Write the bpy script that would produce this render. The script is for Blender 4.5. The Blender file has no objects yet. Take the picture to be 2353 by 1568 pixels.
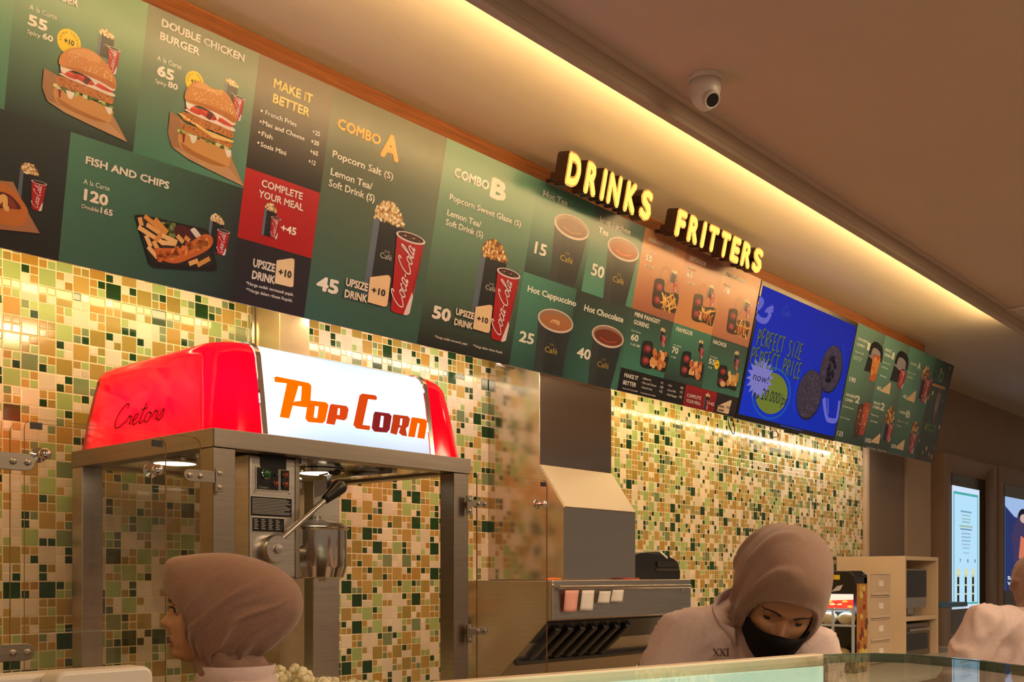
import bpy, bmesh, math, random
from mathutils import Vector, Matrix
random.seed(7)
C = bpy.context.scene.collection
PI = math.pi
# ------------------------------------------------------------------ calibration (2353 x 1568 frame)
F, CX, HY, ZC = 2366.0, 1176.5, 1326.0, 1.55
AX = math.atan2(3270.0 - CX, F)
FW = (math.cos(AX), math.sin(AX)); RT = (math.sin(AX), -math.cos(AX))
W = 2.95                                    # tiled wall plane (Y)
def ray(px, py):
    u = (px - CX) / F; v = (HY - py) / F
    return (FW[0] + u * RT[0], FW[1] + u * RT[1], v)
def atY(px, py, Y):
    d = ray(px, py); t = Y / d[1]; return Vector((d[0] * t, Y, ZC + d[2] * t))
def atX(px, py, X):
    d = ray(px, py); t = X / d[0]; return Vector((X, d[1] * t, ZC + d[2] * t))
def atZ(px, py, z):
    d = ray(px, py); t = (z - ZC) / d[2]; return Vector((d[0] * t, d[1] * t, z))
def atD(px, py, D):
    d = ray(px, py); return Vector((d[0] * D, d[1] * D, ZC + d[2] * D))
def lin(c):
    c /= 255.0
    return c / 12.92 if c <= 0.04045 else ((c + 0.055) / 1.055) ** 2.4
def rgb(r, g, b): return (lin(r), lin(g), lin(b), 1.0)

# ------------------------------------------------------------------ materials
M = {}
def mat(name, col=(.5, .5, .5, 1), rough=.5, metal=0.0, emit=None, es=1.0, spec=None, coat=0.0, sheen=0.0):
    m = bpy.data.materials.new(name); m.use_nodes = True
    b = m.node_tree.nodes['Principled BSDF']
    b.inputs['Base Color'].default_value = col
    b.inputs['Roughness'].default_value = rough
    b.inputs['Metallic'].default_value = metal
    if spec is not None: b.inputs['Specular IOR Level'].default_value = spec
    if coat: b.inputs['Coat Weight'].default_value = coat; b.inputs['Coat Roughness'].default_value = .05
    if sheen: b.inputs['Sheen Weight'].default_value = sheen
    if emit is not None:
        b.inputs['Emission Color'].default_value = emit; b.inputs['Emission Strength'].default_value = es
    M[name] = m
    return m
def N(m, typ, **kw):
    n = m.node_tree.nodes.new(typ)
    for k, v in kw.items(): setattr(n, k, v)
    return n
def L(m, a, b): m.node_tree.links.new(a, b)
def bsdf(m): return m.node_tree.nodes['Principled BSDF']
def math_n(m, op, a, b=None, c=None):
    n = N(m, 'ShaderNodeMath', operation=op)
    for i, x in enumerate((a, b, c)):
        if x is None: continue
        if isinstance(x, (int, float)): n.inputs[i].default_value = x
        else: L(m, x, n.inputs[i])
    return n.outputs[0]
def noise_col(name, c1, c2, scale=(1, 1, 1), rough=.5, metal=0., detail=4., bump=0., coords='Object', nscale=5., spec=None, rr=None):
    m = mat(name, c1, rough, metal, spec=spec)
    tc = N(m, 'ShaderNodeTexCoord'); mp = N(m, 'ShaderNodeMapping'); mp.inputs['Scale'].default_value = scale
    nz = N(m, 'ShaderNodeTexNoise'); nz.inputs['Scale'].default_value = nscale; nz.inputs['Detail'].default_value = detail
    L(m, tc.outputs[coords], mp.inputs[0]); L(m, mp.outputs[0], nz.inputs['Vector'])
    cr = N(m, 'ShaderNodeValToRGB'); cr.color_ramp.elements[0].color = c1; cr.color_ramp.elements[1].color = c2
    cr.color_ramp.elements[0].position = .3; cr.color_ramp.elements[1].position = .7
    L(m, nz.outputs['Fac'], cr.inputs[0]); L(m, cr.outputs[0], bsdf(m).inputs['Base Color'])
    if bump:
        bp = N(m, 'ShaderNodeBump'); bp.inputs['Strength'].default_value = bump; bp.inputs['Distance'].default_value = .01
        L(m, nz.outputs['Fac'], bp.inputs['Height']); L(m, bp.outputs[0], bsdf(m).inputs['Normal'])
    if rr:
        mr = N(m, 'ShaderNodeMapRange'); mr.inputs['To Min'].default_value = rr[0]; mr.inputs['To Max'].default_value = rr[1]
        L(m, nz.outputs['Fac'], mr.inputs[0]); L(m, mr.outputs[0], bsdf(m).inputs['Roughness'])
    return m
def glass_mat(name, tint=(1, 1, 1, 1), refl=.06, rough=.02, graze=.5):
    m = bpy.data.materials.new(name); m.use_nodes = True
    nt = m.node_tree; nt.nodes.clear()
    out = N(m, 'ShaderNodeOutputMaterial'); mx = N(m, 'ShaderNodeMixShader')
    tr = N(m, 'ShaderNodeBsdfTransparent'); tr.inputs[0].default_value = tint
    gl = N(m, 'ShaderNodeBsdfGlossy'); gl.inputs['Roughness'].default_value = rough
    lw = N(m, 'ShaderNodeLayerWeight'); lw.inputs['Blend'].default_value = .5
    f = math_n(m, 'ADD', math_n(m, 'MULTIPLY', math_n(m, 'POWER', lw.outputs['Facing'], 4.0), graze), refl)
    L(m, f, mx.inputs[0]); L(m, tr.outputs[0], mx.inputs[1]); L(m, gl.outputs[0], mx.inputs[2]); L(m, mx.outputs[0], out.inputs[0])
    M[name] = m
    return m
def emis(name, col, s):
    m = bpy.data.materials.new(name); m.use_nodes = True
    m.node_tree.nodes.clear()
    out = N(m, 'ShaderNodeOutputMaterial'); e = N(m, 'ShaderNodeEmission')
    e.inputs[0].default_value = col; e.inputs[1].default_value = s
    L(m, e.outputs[0], out.inputs[0]); M[name] = m
    return m

def mosaic(name):
    m = mat(name, rough=.1)
    P = .0497
    tc = N(m, 'ShaderNodeTexCoord'); sp = N(m, 'ShaderNodeSeparateXYZ'); L(m, tc.outputs['Object'], sp.inputs[0])
    u = math_n(m, 'MULTIPLY', math_n(m, 'SUBTRACT', sp.outputs[0], 1.2519 - 40 * P), 1 / P)
    v = math_n(m, 'MULTIPLY', math_n(m, 'SUBTRACT', sp.outputs[2], ZC + .8817 - 60 * P), 1 / P)
    fu, fv = math_n(m, 'FLOOR', u), math_n(m, 'FLOOR', v)
    par = math_n(m, 'MODULO', math_n(m, 'ADD', math_n(m, 'ADD', fu, fv), 1.0), 2.0)    # 1: one big tile, 0: four small ones
    def edge(x, half):
        fr = math_n(m, 'FRACT', x)
        d = math_n(m, 'MINIMUM', fr, math_n(m, 'SUBTRACT', 1.0, fr))
        return math_n(m, 'GREATER_THAN', d, half)
    def soft(x, lo, hi):
        fr = math_n(m, 'FRACT', x)
        d = math_n(m, 'MINIMUM', fr, math_n(m, 'SUBTRACT', 1.0, fr))
        mr = N(m, 'ShaderNodeMapRange', interpolation_type='SMOOTHSTEP'); mr.inputs['From Min'].default_value = lo; mr.inputs['From Max'].default_value = hi
        L(m, d, mr.inputs[0]); return mr.outputs[0]
    big = math_n(m, 'MULTIPLY', edge(u, .03), edge(v, .03))
    u2, v2 = math_n(m, 'MULTIPLY', u, 2.0), math_n(m, 'MULTIPLY', v, 2.0)
    sml = math_n(m, 'MULTIPLY', edge(u2, .065), edge(v2, .065))
    bigh = math_n(m, 'MULTIPLY', soft(u, .02, .07), soft(v, .02, .07))
    smlh = math_n(m, 'MULTIPLY', soft(u2, .04, .14), soft(v2, .04, .14))
    def pick(a, b):       # par ? a : b
        mx = N(m, 'ShaderNodeMix'); L(m, par, mx.inputs[0]); L(m, b, mx.inputs[2]); L(m, a, mx.inputs[3]); return mx.outputs[0]
    mask = pick(big, sml); hgt = pick(bigh, smlh)
    cb = N(m, 'ShaderNodeCombineXYZ'); L(m, fu, cb.inputs[0]); L(m, fv, cb.inputs[1]); cb.inputs[2].default_value = 3.3
    cs = N(m, 'ShaderNodeCombineXYZ'); L(m, math_n(m, 'FLOOR', u2), cs.inputs[0]); L(m, math_n(m, 'FLOOR', v2), cs.inputs[1]); cs.inputs[2].default_value = 9.1
    w1 = N(m, 'ShaderNodeTexWhiteNoise'); w2 = N(m, 'ShaderNodeTexWhiteNoise'); L(m, cb.outputs[0], w1.inputs['Vector']); L(m, cs.outputs[0], w2.inputs['Vector'])
    val = pick(w1.outputs['Value'], w2.outputs['Value'])
    def ramp(stops):
        cr = N(m, 'ShaderNodeValToRGB'); cr.color_ramp.interpolation = 'CONSTANT'
        els = cr.color_ramp.elements
        while len(els) < len(stops): els.new(.5)
        for e, (p, c) in zip(els, stops): e.position = p; e.color = c
        L(m, val, cr.inputs[0]); return cr.outputs[0]
    cream, ochre, olive, lg, dg, sage, org = (.78, .66, .52, 1), (.46, .30, .085, 1), (.36, .26, .065, 1), (.37, .47, .17, 1), (.014, .05, .014, 1), (.19, .24, .12, 1), (.44, .25, .05, 1)
    bigc = ramp([(0, ochre), (.22, cream), (.44, lg), (.61, olive), (.74, dg), (.87, org), (.91, sage), (.95, cream)])
    smlc = ramp([(0, cream), (.30, ochre), (.50, dg), (.65, lg), (.80, org), (.86, sage), (.93, olive)])
    mc = N(m, 'ShaderNodeMix', data_type='RGBA'); L(m, par, mc.inputs[0]); L(m, smlc, mc.inputs[6]); L(m, bigc, mc.inputs[7])
    hsv = N(m, 'ShaderNodeHueSaturation'); L(m, mc.outputs[2], hsv.inputs['Color'])
    vv = N(m, 'ShaderNodeMapRange'); vv.inputs['To Min'].default_value = .88; vv.inputs['To Max'].default_value = 1.12
    sp2 = N(m, 'ShaderNodeSeparateColor'); wc = N(m, 'ShaderNodeMix', data_type='RGBA'); L(m, par, wc.inputs[0]); L(m, w2.outputs['Color'], wc.inputs[6]); L(m, w1.outputs['Color'], wc.inputs[7])
    L(m, wc.outputs[2], sp2.inputs[0]); L(m, sp2.outputs[1], vv.inputs[0]); L(m, vv.outputs[0], hsv.inputs['Value'])
    fin = N(m, 'ShaderNodeMix', data_type='RGBA'); L(m, mask, fin.inputs[0]); fin.inputs[6].default_value = (.80, .66, .44, 1); L(m, hsv.outputs[0], fin.inputs[7])
    b = bsdf(m); L(m, fin.outputs[2], b.inputs['Base Color'])
    ro = N(m, 'ShaderNodeMapRange'); ro.inputs['To Min'].default_value = .6; ro.inputs['To Max'].default_value = .07; L(m, mask, ro.inputs[0]); L(m, ro.outputs[0], b.inputs['Roughness'])
    bp = N(m, 'ShaderNodeBump'); bp.inputs['Strength'].default_value = .5; bp.inputs['Distance'].default_value = .0012; L(m, hgt, bp.inputs['Height'])
    L(m, bp.outputs[0], b.inputs['Normal'])
    return m

mosaic('mosaic_tile')
noise_col('ceiling_paint', (.66, .51, .43, 1), (.70, .55, .46, 1), rough=.75, nscale=1.5, bump=.02)
noise_col('kiosk_ceiling_paint', (.66, .56, .42, 1), (.72, .62, .48, 1), scale=(.4, 3, 1), rough=.55, nscale=2.2, bump=.02)
noise_col('bulkhead_paint', (.50, .40, .30, 1), (.54, .43, .33, 1), rough=.6, nscale=2)
noise_col('wood_batten', (.15, .045, .012, 1), (.27, .09, .026, 1), scale=(1.2, 12, 26), rough=.4, nscale=4, detail=8)
noise_col('floor_stone', (.22, .17, .13, 1), (.28, .22, .17, 1), rough=.3, nscale=3)
noise_col('brown_panel', (.20, .145, .11, 1), (.23, .165, .125, 1), rough=.5, nscale=3)
noise_col('tan_panel', (.42, .31, .22, 1), (.46, .34, .24, 1), rough=.55, nscale=3)
noise_col('wall_brown', (.30, .20, .135, 1), (.33, .22, .15, 1), rough=.6, nscale=2)
noise_col('beige_trim', (.55, .43, .33, 1), (.6, .47, .36, 1), rough=.5, nscale=6)
noise_col('brushed_steel', (.50, .46, .42, 1), (.60, .56, .51, 1), scale=(1, 1, 60), rough=.3, metal=1., nscale=6, rr=(.24, .36))
noise_col('duct_steel', (.56, .51, .46, 1), (.60, .55, .50, 1), scale=(.8, .8, 4), rough=.2, metal=1., nscale=1.5, detail=1, bump=.30, rr=(.12, .20))
noise_col('dark_steel', (.27, .23, .19, 1), (.32, .275, .23, 1), scale=(1, 1, 40), rough=.35, metal=1., nscale=5)
mat('polished_steel', (.72, .68, .62, 1), .13, 1.0)
mat('chrome', (.8, .76, .7, 1), .06, 1.0)
mat('black_plastic', (.012, .011, .011, 1), .32)
mat('black_matte', (.008, .007, .007, 1), .7)
mat('dark_grey_plastic', (.04, .038, .037, 1), .4)
mat('white_plastic', (.78, .72, .66, 1), .3)
mat('cream_edge', (.80, .66, .50, 1), .45)
mat('paper', (.85, .80, .76, 1), .7)
mat('pink_paper', (.85, .42, .36, 1), .7)
mat('board_edge', (.75, .68, .58, 1), .5)
mat('tv_black', (.006, .006, .007, 1), .25)
glass_mat('acrylic', (.985, .97, .95, 1), .02)
glass_mat('machine_glass', (.98, .98, .97, 1), .015)
mat('acrylic_edge', (.30, .17, .09, 1), .15)

# ------------------------------------------------------------------ mesh building
class MB:
    def __init__(s): s.v = []; s.f = []; s.mi = []; s.cur = 0
    def add(s, vs, fs):
        o = len(s.v); s.v += [Vector(p) for p in vs]
        for f in fs: s.f.append([i + o for i in f]); s.mi.append(s.cur)
        return s
    def box(s, x0, x1, y0, y1, z0, z1):
        return s.add([(x0, y0, z0), (x1, y0, z0), (x1, y1, z0), (x0, y1, z0), (x0, y0, z1), (x1, y0, z1), (x1, y1, z1), (x0, y1, z1)],
                     [(0, 3, 2, 1), (4, 5, 6, 7), (0, 1, 5, 4), (1, 2, 6, 5), (2, 3, 7, 6), (3, 0, 4, 7)])
    def obox(s, c, ax, ay, az):           # centre and three half-axes
        c, ax, ay, az = Vector(c), Vector(ax), Vector(ay), Vector(az)
        vs = [c + a * ax + b * ay + d * az for d in (-1, 1) for (a, b) in ((-1, -1), (1, -1), (1, 1), (-1, 1))]
        return s.add(vs, [(0, 3, 2, 1), (4, 5, 6, 7), (0, 1, 5, 4), (1, 2, 6, 5), (2, 3, 7, 6), (3, 0, 4, 7)])
    def cyl(s, p0, p1, r0, r1=None, n=20, caps=True):
        p0, p1 = Vector(p0), Vector(p1); r1 = r0 if r1 is None else r1
        d = (p1 - p0).normalized(); a = d.orthogonal().normalized(); b = d.cross(a)
        vs = []
        for p, r in ((p0, r0), (p1, r1)):
            vs += [p + (a * math.cos(2 * PI * i / n) + b * math.sin(2 * PI * i / n)) * r for i in range(n)]
        fs = [(i, (i + 1) % n, n + (i + 1) % n, n + i) for i in range(n)]
        if caps: fs += [tuple(reversed(range(n))), tuple(range(n, 2 * n))]
        return s.add(vs, fs)
    def lathe(s, c, prof, axis=(0, 0, 1), n=28, closed=True):   # prof: (radius, height) list
        c = Vector(c); d = Vector(axis).normalized(); a = d.orthogonal().normalized(); b = d.cross(a)
        vs = []
        for r, h in prof: vs += [c + d * h + (a * math.cos(2 * PI * i / n) + b * math.sin(2 * PI * i / n)) * r for i in range(n)]
        fs = []
        for j in range(len(prof) - 1): fs += [(j * n + i, j * n + (i + 1) % n, (j + 1) * n + (i + 1) % n, (j + 1) * n + i) for i in range(n)]
        if closed: fs += [tuple(reversed(range(n))), tuple(range((len(prof) - 1) * n, len(prof) * n))]
        return s.add(vs, fs)
    def tube(s, pts, r, n=10, caps=True):
        pts = [Vector(p) for p in pts]; vs = []; k = len(pts)
        up = None
        for i, p in enumerate(pts):
            d = (pts[min(i + 1, k - 1)] - pts[max(i - 1, 0)]).normalized()
            a = d.orthogonal().normalized() if up is None else (up - d * up.dot(d)).normalized()
            up = a; b = d.cross(a); rr = r[i] if isinstance(r, (list, tuple)) else r
            vs += [p + (a * math.cos(2 * PI * j / n) + b * math.sin(2 * PI * j / n)) * rr for j in range(n)]
        fs = [(i * n + j, i * n + (j + 1) % n, (i + 1) * n + (j + 1) % n, (i + 1) * n + j) for i in range(k - 1) for j in range(n)]
        if caps: fs += [tuple(reversed(range(n))), tuple(range((k - 1) * n, k * n))]
        return s.add(vs, fs)
    def prism(s, poly, vec):              # polygon swept along a vector
        poly = [Vector(p) for p in poly]; vec = Vector(vec); n = len(poly)
        return s.add(poly + [p + vec for p in poly], [tuple(reversed(range(n))), tuple(range(n, 2 * n))] + [(i, (i + 1) % n, n + (i + 1) % n, n + i) for i in range(n)])
    def ellipsoid(s, c, rx, ry, rz, nu=16, nv=10, mtx=None):
        vs, fs = [], []
        for j in range(nv + 1):
            th = PI * j / nv
            for i in range(nu):
                ph = 2 * PI * i / nu
                p = Vector((rx * math.sin(th) * math.cos(ph), ry * math.sin(th) * math.sin(ph), rz * math.cos(th)))
                vs.append(Vector(c) + (mtx @ p if mtx else p))
        for j in range(nv):
            for i in range(nu): fs.append((j * nu + i, (j + 1) * nu + i, (j + 1) * nu + (i + 1) % nu, j * nu + (i + 1) % nu))
        return s.add(vs, fs)
    def grid(s, rows, wrap=False):
        n = len(rows[0]); vs = [p for r in rows for p in r]; fs = []
        for j in range(len(rows) - 1):
            for i in range(n if wrap else n - 1): fs.append((j * n + i, j * n + (i + 1) % n, (j + 1) * n + (i + 1) % n, (j + 1) * n + i))
        return s.add(vs, fs)
    def build(s, name, mats, parent=None, smooth=False, bevel=0, sub=0, origin=None, weld=False, auto=None):
        me = bpy.data.meshes.new(name)
        o0 = Vector(origin) if origin is not None else Vector((0, 0, 0))
        me.from_pydata([p - o0 for p in s.v], [], s.f)
        if not isinstance(mats, (list, tuple)): mats = [mats]
        for m in mats: me.materials.append(M[m] if isinstance(m, str) else m)
        me.polygons.foreach_set('material_index', s.mi)
        if weld:
            bm = bmesh.new(); bm.from_mesh(me); bmesh.ops.remove_doubles(bm, verts=bm.verts, dist=1e-5); bm.to_mesh(me); bm.free()
        bm = bmesh.new(); bm.from_mesh(me); bmesh.ops.recalc_face_normals(bm, faces=bm.faces); bm.to_mesh(me); bm.free()
        if smooth: me.polygons.foreach_set('use_smooth', [True] * len(me.polygons))
        o = bpy.data.objects.new(name, me); C.objects.link(o)
        o.location = o0
        if parent is not None:
            o.parent = parent; o.matrix_parent_inverse = Matrix.Identity(4)
            o.location = o0 - world_loc(parent)
        if bevel:
            b = o.modifiers.new('bevel', 'BEVEL'); b.width = bevel; b.segments = 3; b.limit_method = 'ANGLE'; b.angle_limit = .6
            if not smooth: me.polygons.foreach_set('use_smooth', [True] * len(me.polygons))
            w = o.modifiers.new('wn', 'WEIGHTED_NORMAL'); w.keep_sharp = False
        if sub:
            b = o.modifiers.new('sub', 'SUBSURF'); b.levels = sub; b.render_levels = sub
        if auto: me.set_sharp_from_angle(angle=auto)
        return o
def world_loc(o):
    p = Vector((0, 0, 0))
    while o is not None: p += o.location; o = o.parent
    return p
def tag(o, label, cat, group=None, kind=None):
    o['label'] = label; o['category'] = cat
    if group: o['group'] = group
    if kind: o['kind'] = kind
    return o
def thing(name, loc, label, cat, group=None):
    o = bpy.data.objects.new(name, None); C.objects.link(o); o.location = loc; o.empty_display_size = .05
    return tag(o, label, cat, group)
def struct(o): o['kind'] = 'structure'; return o

# ------------------------------------------------------------------ text and strokes
_tc = {}
def text_mesh(body, bold=0.0, res=3):
    k = (body, round(bold, 3), res)
    if k in _tc: return _tc[k]
    cu = bpy.data.curves.new('t', 'FONT'); cu.body = body; cu.size = 1; cu.offset = bold; cu.resolution_u = res; cu.fill_mode = 'FRONT'
    o = bpy.data.objects.new('t', cu); C.objects.link(o)
    dg = bpy.context.evaluated_depsgraph_get(); dg.update()
    ev = o.evaluated_get(dg); me = ev.to_mesh()
    vs = [(v.co.x, v.co.y) for v in me.vertices]; fs = [tuple(p.vertices) for p in me.polygons]
    ev.to_mesh_clear(); bpy.data.objects.remove(o); bpy.data.curves.remove(cu)
    _tc[k] = (vs, fs)
    return _tc[k]
_hv = text_mesh('H', 0)[0]; CAPH = max(p[1] for p in _hv)
def bold_mesh(body, bold, res=3):
    """Heavier lettering: the plain glyphs overlaid with copies shifted by the stroke gain."""
    vs, fs = text_mesh(body, 0.0, res)
    if bold < .004: return vs, fs
    V, Fc = [], []
    for dx, dy in ((1, 0), (-1, 0), (0, 1), (0, -1), (.72, .72), (-.72, .72), (.72, -.72), (-.72, -.72)):
        o = len(V); V += [(x + dx * bold, y + dy * bold, len(V) / len(vs) * .00012) for x, y in vs]; Fc += [tuple(i + o for i in f) for f in fs]
    return V, Fc
def catmull(pts, k=6):
    if len(pts) < 3: return pts
    out = []
    P = [pts[0]] + list(pts) + [pts[-1]]
    for i in range(1, len(P) - 2):
        p0, p1, p2, p3 = P[i - 1:i + 3]
        for j in range(k):
            t = j / k
            out.append(tuple(.5 * (2 * p1[a] + (p2[a] - p0[a]) * t + (2 * p0[a] - 5 * p1[a] + 4 * p2[a] - p3[a]) * t * t + (3 * p1[a] - p0[a] - 3 * p2[a] + p3[a]) * t ** 3) for a in range(len(p1))))
    out.append(tuple(pts[-1]))
    return out
def ribbon(pts, w, taper=False):
    """2-D stroke outline as quads -> (verts, faces)."""
    n = len(pts); vs = []; fs = []
    for i, p in enumerate(pts):
        a = pts[max(i - 1, 0)]; b = pts[min(i + 1, n - 1)]
        dx, dy = b[0] - a[0], b[1] - a[1]; l = math.hypot(dx, dy) or 1e-9
        ww = w if not taper else w * (.35 + .65 * math.sin(PI * min(max((i + .5) / n, .05), .95)))
        vs += [(p[0] - dy / l * ww / 2, p[1] + dx / l * ww / 2), (p[0] + dy / l * ww / 2, p[1] - dx / l * ww / 2)]
        if i: fs.append((2 * i - 2, 2 * i - 1, 2 * i + 1, 2 * i))
    return vs, fs
# handwriting glyphs, unit x-height = 1, caps/ascenders to ~2; (advance, strokes)
SCR = {
 'C': (1.5, [[(1.15, 1.75), (1.25, 2.1), (.9, 2.15), (.35, 1.5), (.15, .6), (.45, 0), (.95, .1), (1.4, .5)]]),
 'r': (.75, [[(0, .3), (.25, 1.0), (.3, .85), (.55, .85), (.5, .2), (.75, .2)]]),
 'e': (.8, [[(0, .35), (.45, .6), (.5, .95), (.25, .95), (.1, .4), (.35, 0), (.8, .3)]]),
 't': (.6, [[(.35, 1.9), (.15, .3), (.3, 0), (.6, .25)], [(-.1, 1.3), (.7, 1.4)]]),
 'o': (.85, [[(.45, .95), (.15, .8), (.08, .3), (.35, 0), (.65, .3), (.6, .8), (.4, .95), (.85, .7)]]),
 's': (.65, [[(0, .2), (.4, 1.0), (.5, .4), (.25, 0), (-.05, .1)]]),
 'c': (.75, [[(.6, .8), (.4, 1.0), (.12, .7), (.1, .25), (.35, 0), (.75, .3)]]),
 'a': (.9, [[(.62, .85), (.35, 1.0), (.1, .6), (.15, .08), (.4, .1), (.6, .5), (.68, .95), (.62, .3), (.7, .02), (.9, .25)]]),
 'l': (.55, [[(0, .2), (.45, 1.6), (.4, 2.1), (.2, 1.9), (.15, .4), (.3, 0), (.55, .25)]]),
 '-': (.5, [[(.05, .6), (.45, .65)]]),
}
def script(body, w=.16):
    vs, fs = [], []; x = 0
    for ch in body:
        adv, strokes = SCR[ch]
        for st in strokes:
            v, f = ribbon(catmull([(x + p[0] + .22 * p[1], p[1]) for p in st], 5), w)
            o = len(vs); vs += v; fs += [tuple(i + o for i in q) for q in f]
        x += adv
    return vs, fs
# ------------------------------------------------------------------ the setting
HI = ZC + 1.60           # ceiling over the kiosk
HM = ZC + 1.525          # main ceiling
HB = ZC + 1.45           # underside of the bulkhead
YL1, YL2 = 1.45 / .803, 1.45 / .818
XE = 6.75                # end of the light cove
struct(MB().box(-3.0, 13.0, -5.0, 3.2, -.05, 0).build('floor', 'floor_stone'))
struct(MB().box(-3.0, 7.09, W, W + .12, 0, HI + .1).build('wall_back', 'mosaic_tile'))
w2 = MB()
w2.box(7.09, 13.0, W + .06, W + .2, 0, HI + .1)
struct(w2.build('wall_right', 'wall_brown'))
struct(MB().box(-3.0, 13.0, YL2 + .0005, 3.15, HI, HI + .08).build('ceiling', 'kiosk_ceiling_paint'))
struct(MB().box(-3.0, 13.0, -5.0, YL2, HM, HM + .2).build('ceiling', 'ceiling_paint'))
bk = MB()
bk.box(-3.0, XE, YL2, YL1, HB, HB + .02)
bk.box(-3.0, XE, YL2, YL2 + .006, HB + .02, HI - .0005)
bk.box(XE, 13.0, YL2, YL1, HB, HI - .0005)
struct(bk.build('trim_1', 'bulkhead_paint', bevel=.004))
struct(MB().box(-3.0, 13.0, YL2 - .02, YL2 - .001, HM - .012, HM - .0005).build('trim_2', 'ceiling_paint'))     # thin bead where bulkhead meets ceiling
struct(MB().box(-3.0, 7.2, 2.57, 2.60, HI - .24, HI - .001).build('trim_3', 'wood_batten', bevel=.002))      # wooden batten over the menus
struct(MB().box(7.05, 7.1, W - .03, W - .0005, 0, HI).build('trim_4', 'beige_trim', bevel=.003))
struct(MB().box(7.1005, 7.8, W - .012, W + .06, 0, HI).build('trim_7', 'brown_panel'))
struct(MB().box(7.801, 8.31, W - .03, W + .06, 0, HI).build('trim_8', 'tan_panel', bevel=.003))
# clad pillar interrupting the mosaic
cl = MB(); cl.box(2.015, 2.136, 2.796, W - .0005, 0, HI)
struct(cl.build('trim_5', noise_col('pillar_cladding', (.60, .47, .28, 1), (.66, .53, .33, 1), rough=.25, metal=.55, nscale=4), bevel=.002))
struct(MB().box(2.002, 2.012, W - .02, W - .0005, 0, HI).build('trim_6', 'polished_steel', bevel=.002))

# LED strips (the lamps of the place)
emis('led_cove', (1.0, .68, .30, 1), 150.0)
emis('led_wall_warm', (1.0, .76, .34, 1), 24.0)
emis('led_wall_cool', (1.0, .84, .62, 1), 24.0)
t = MB().box(-2.9, XE - .02, YL2 + .008, YL1 - .004, HB + .021, HB + .027).build('cove_light_strip', 'led_cove')
tag(t, 'warm white light strip hidden on top of the bulkhead ledge along the ceiling', 'light strip')
for (x0, x1, mt, lab) in ((-.9, 2.0, 'led_wall_warm', 'warm light strip behind the menu boards, washing the tiles behind the popcorn machine'),
                          (2.16, 3.16, 'led_wall_cool', 'paler light strip behind the menu boards between pillar and steel duct'),
                          (3.72, 5.4, 'led_wall_warm', 'warm light strip under the screen washing the small tiles right of the duct'),
                          (5.42, 7.0, 'led_wall_cool', 'paler light strip under the last menu board at the end of the tiles')):
    e = thing('wall_light_strip', ((x0 + x1) / 2, 2.74, ZC + .88), lab, 'light strip', 'light strips behind the boards')
    MB().box(x0, x1, 2.705, 2.755, ZC + .887, ZC + .90).build('channel', 'polished_steel', e)
    MB().box(x0 + .01, x1 - .01, 2.722, 2.738, ZC + .867, ZC + .8865).build('diffuser', mt, e)

# ------------------------------------------------------------------ tilted menu plane
YB, ZB, TT = 2.65, ZC + .819, .22
SQ = math.sqrt(1 + TT * TT)
NB = Vector((0, -1, -TT)) / SQ
EB = Vector((0, -TT, 1)) / SQ
def B(px, py):
    d = ray(px, py); lam = (YB + TT * .819) / (d[1] + TT * d[2])
    return (d[0] * lam, (ZC + d[2] * lam - ZB) * SQ)
def bw(s, h, off=0.0): return Vector((s, YB, ZB)) + EB * h + NB * off
HT = B(1240, 413)[1]
def zm(sc, ox, oy): return lambda x, y: (ox + x / sc, oy + y / sc)
ILL = (1.0, .86, .62)
def alb(r, g, b, k=.80):
    c = [lin(r) / ILL[0], lin(g) / ILL[1], lin(b) / ILL[2]]
    return (min(c[0] * k, .9), min(c[1] * k, .9), min(c[2] * k, .9), 1.0)
def attr_mat(name, rough, emit=False, es=1.0, coat=0.):
    m = mat(name, rough=rough, coat=coat, spec=0.0 if emit else None)
    a = N(m, 'ShaderNodeVertexColor'); a.layer_name = 'ink'
    if emit:
        L(m, a.outputs[0], bsdf(m).inputs['Emission Color']); bsdf(m).inputs['Emission Strength'].default_value = es
        bsdf(m).inputs['Base Color'].default_value = (.01, .01, .01, 1)
    else: L(m, a.outputs[0], bsdf(m).inputs['Base Color'])
    return m
attr_mat('menu_print', .28)
attr_mat('screen_pixels', .4, True, .85)
attr_mat('poster_pixels', .2, True, 1.15)

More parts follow.
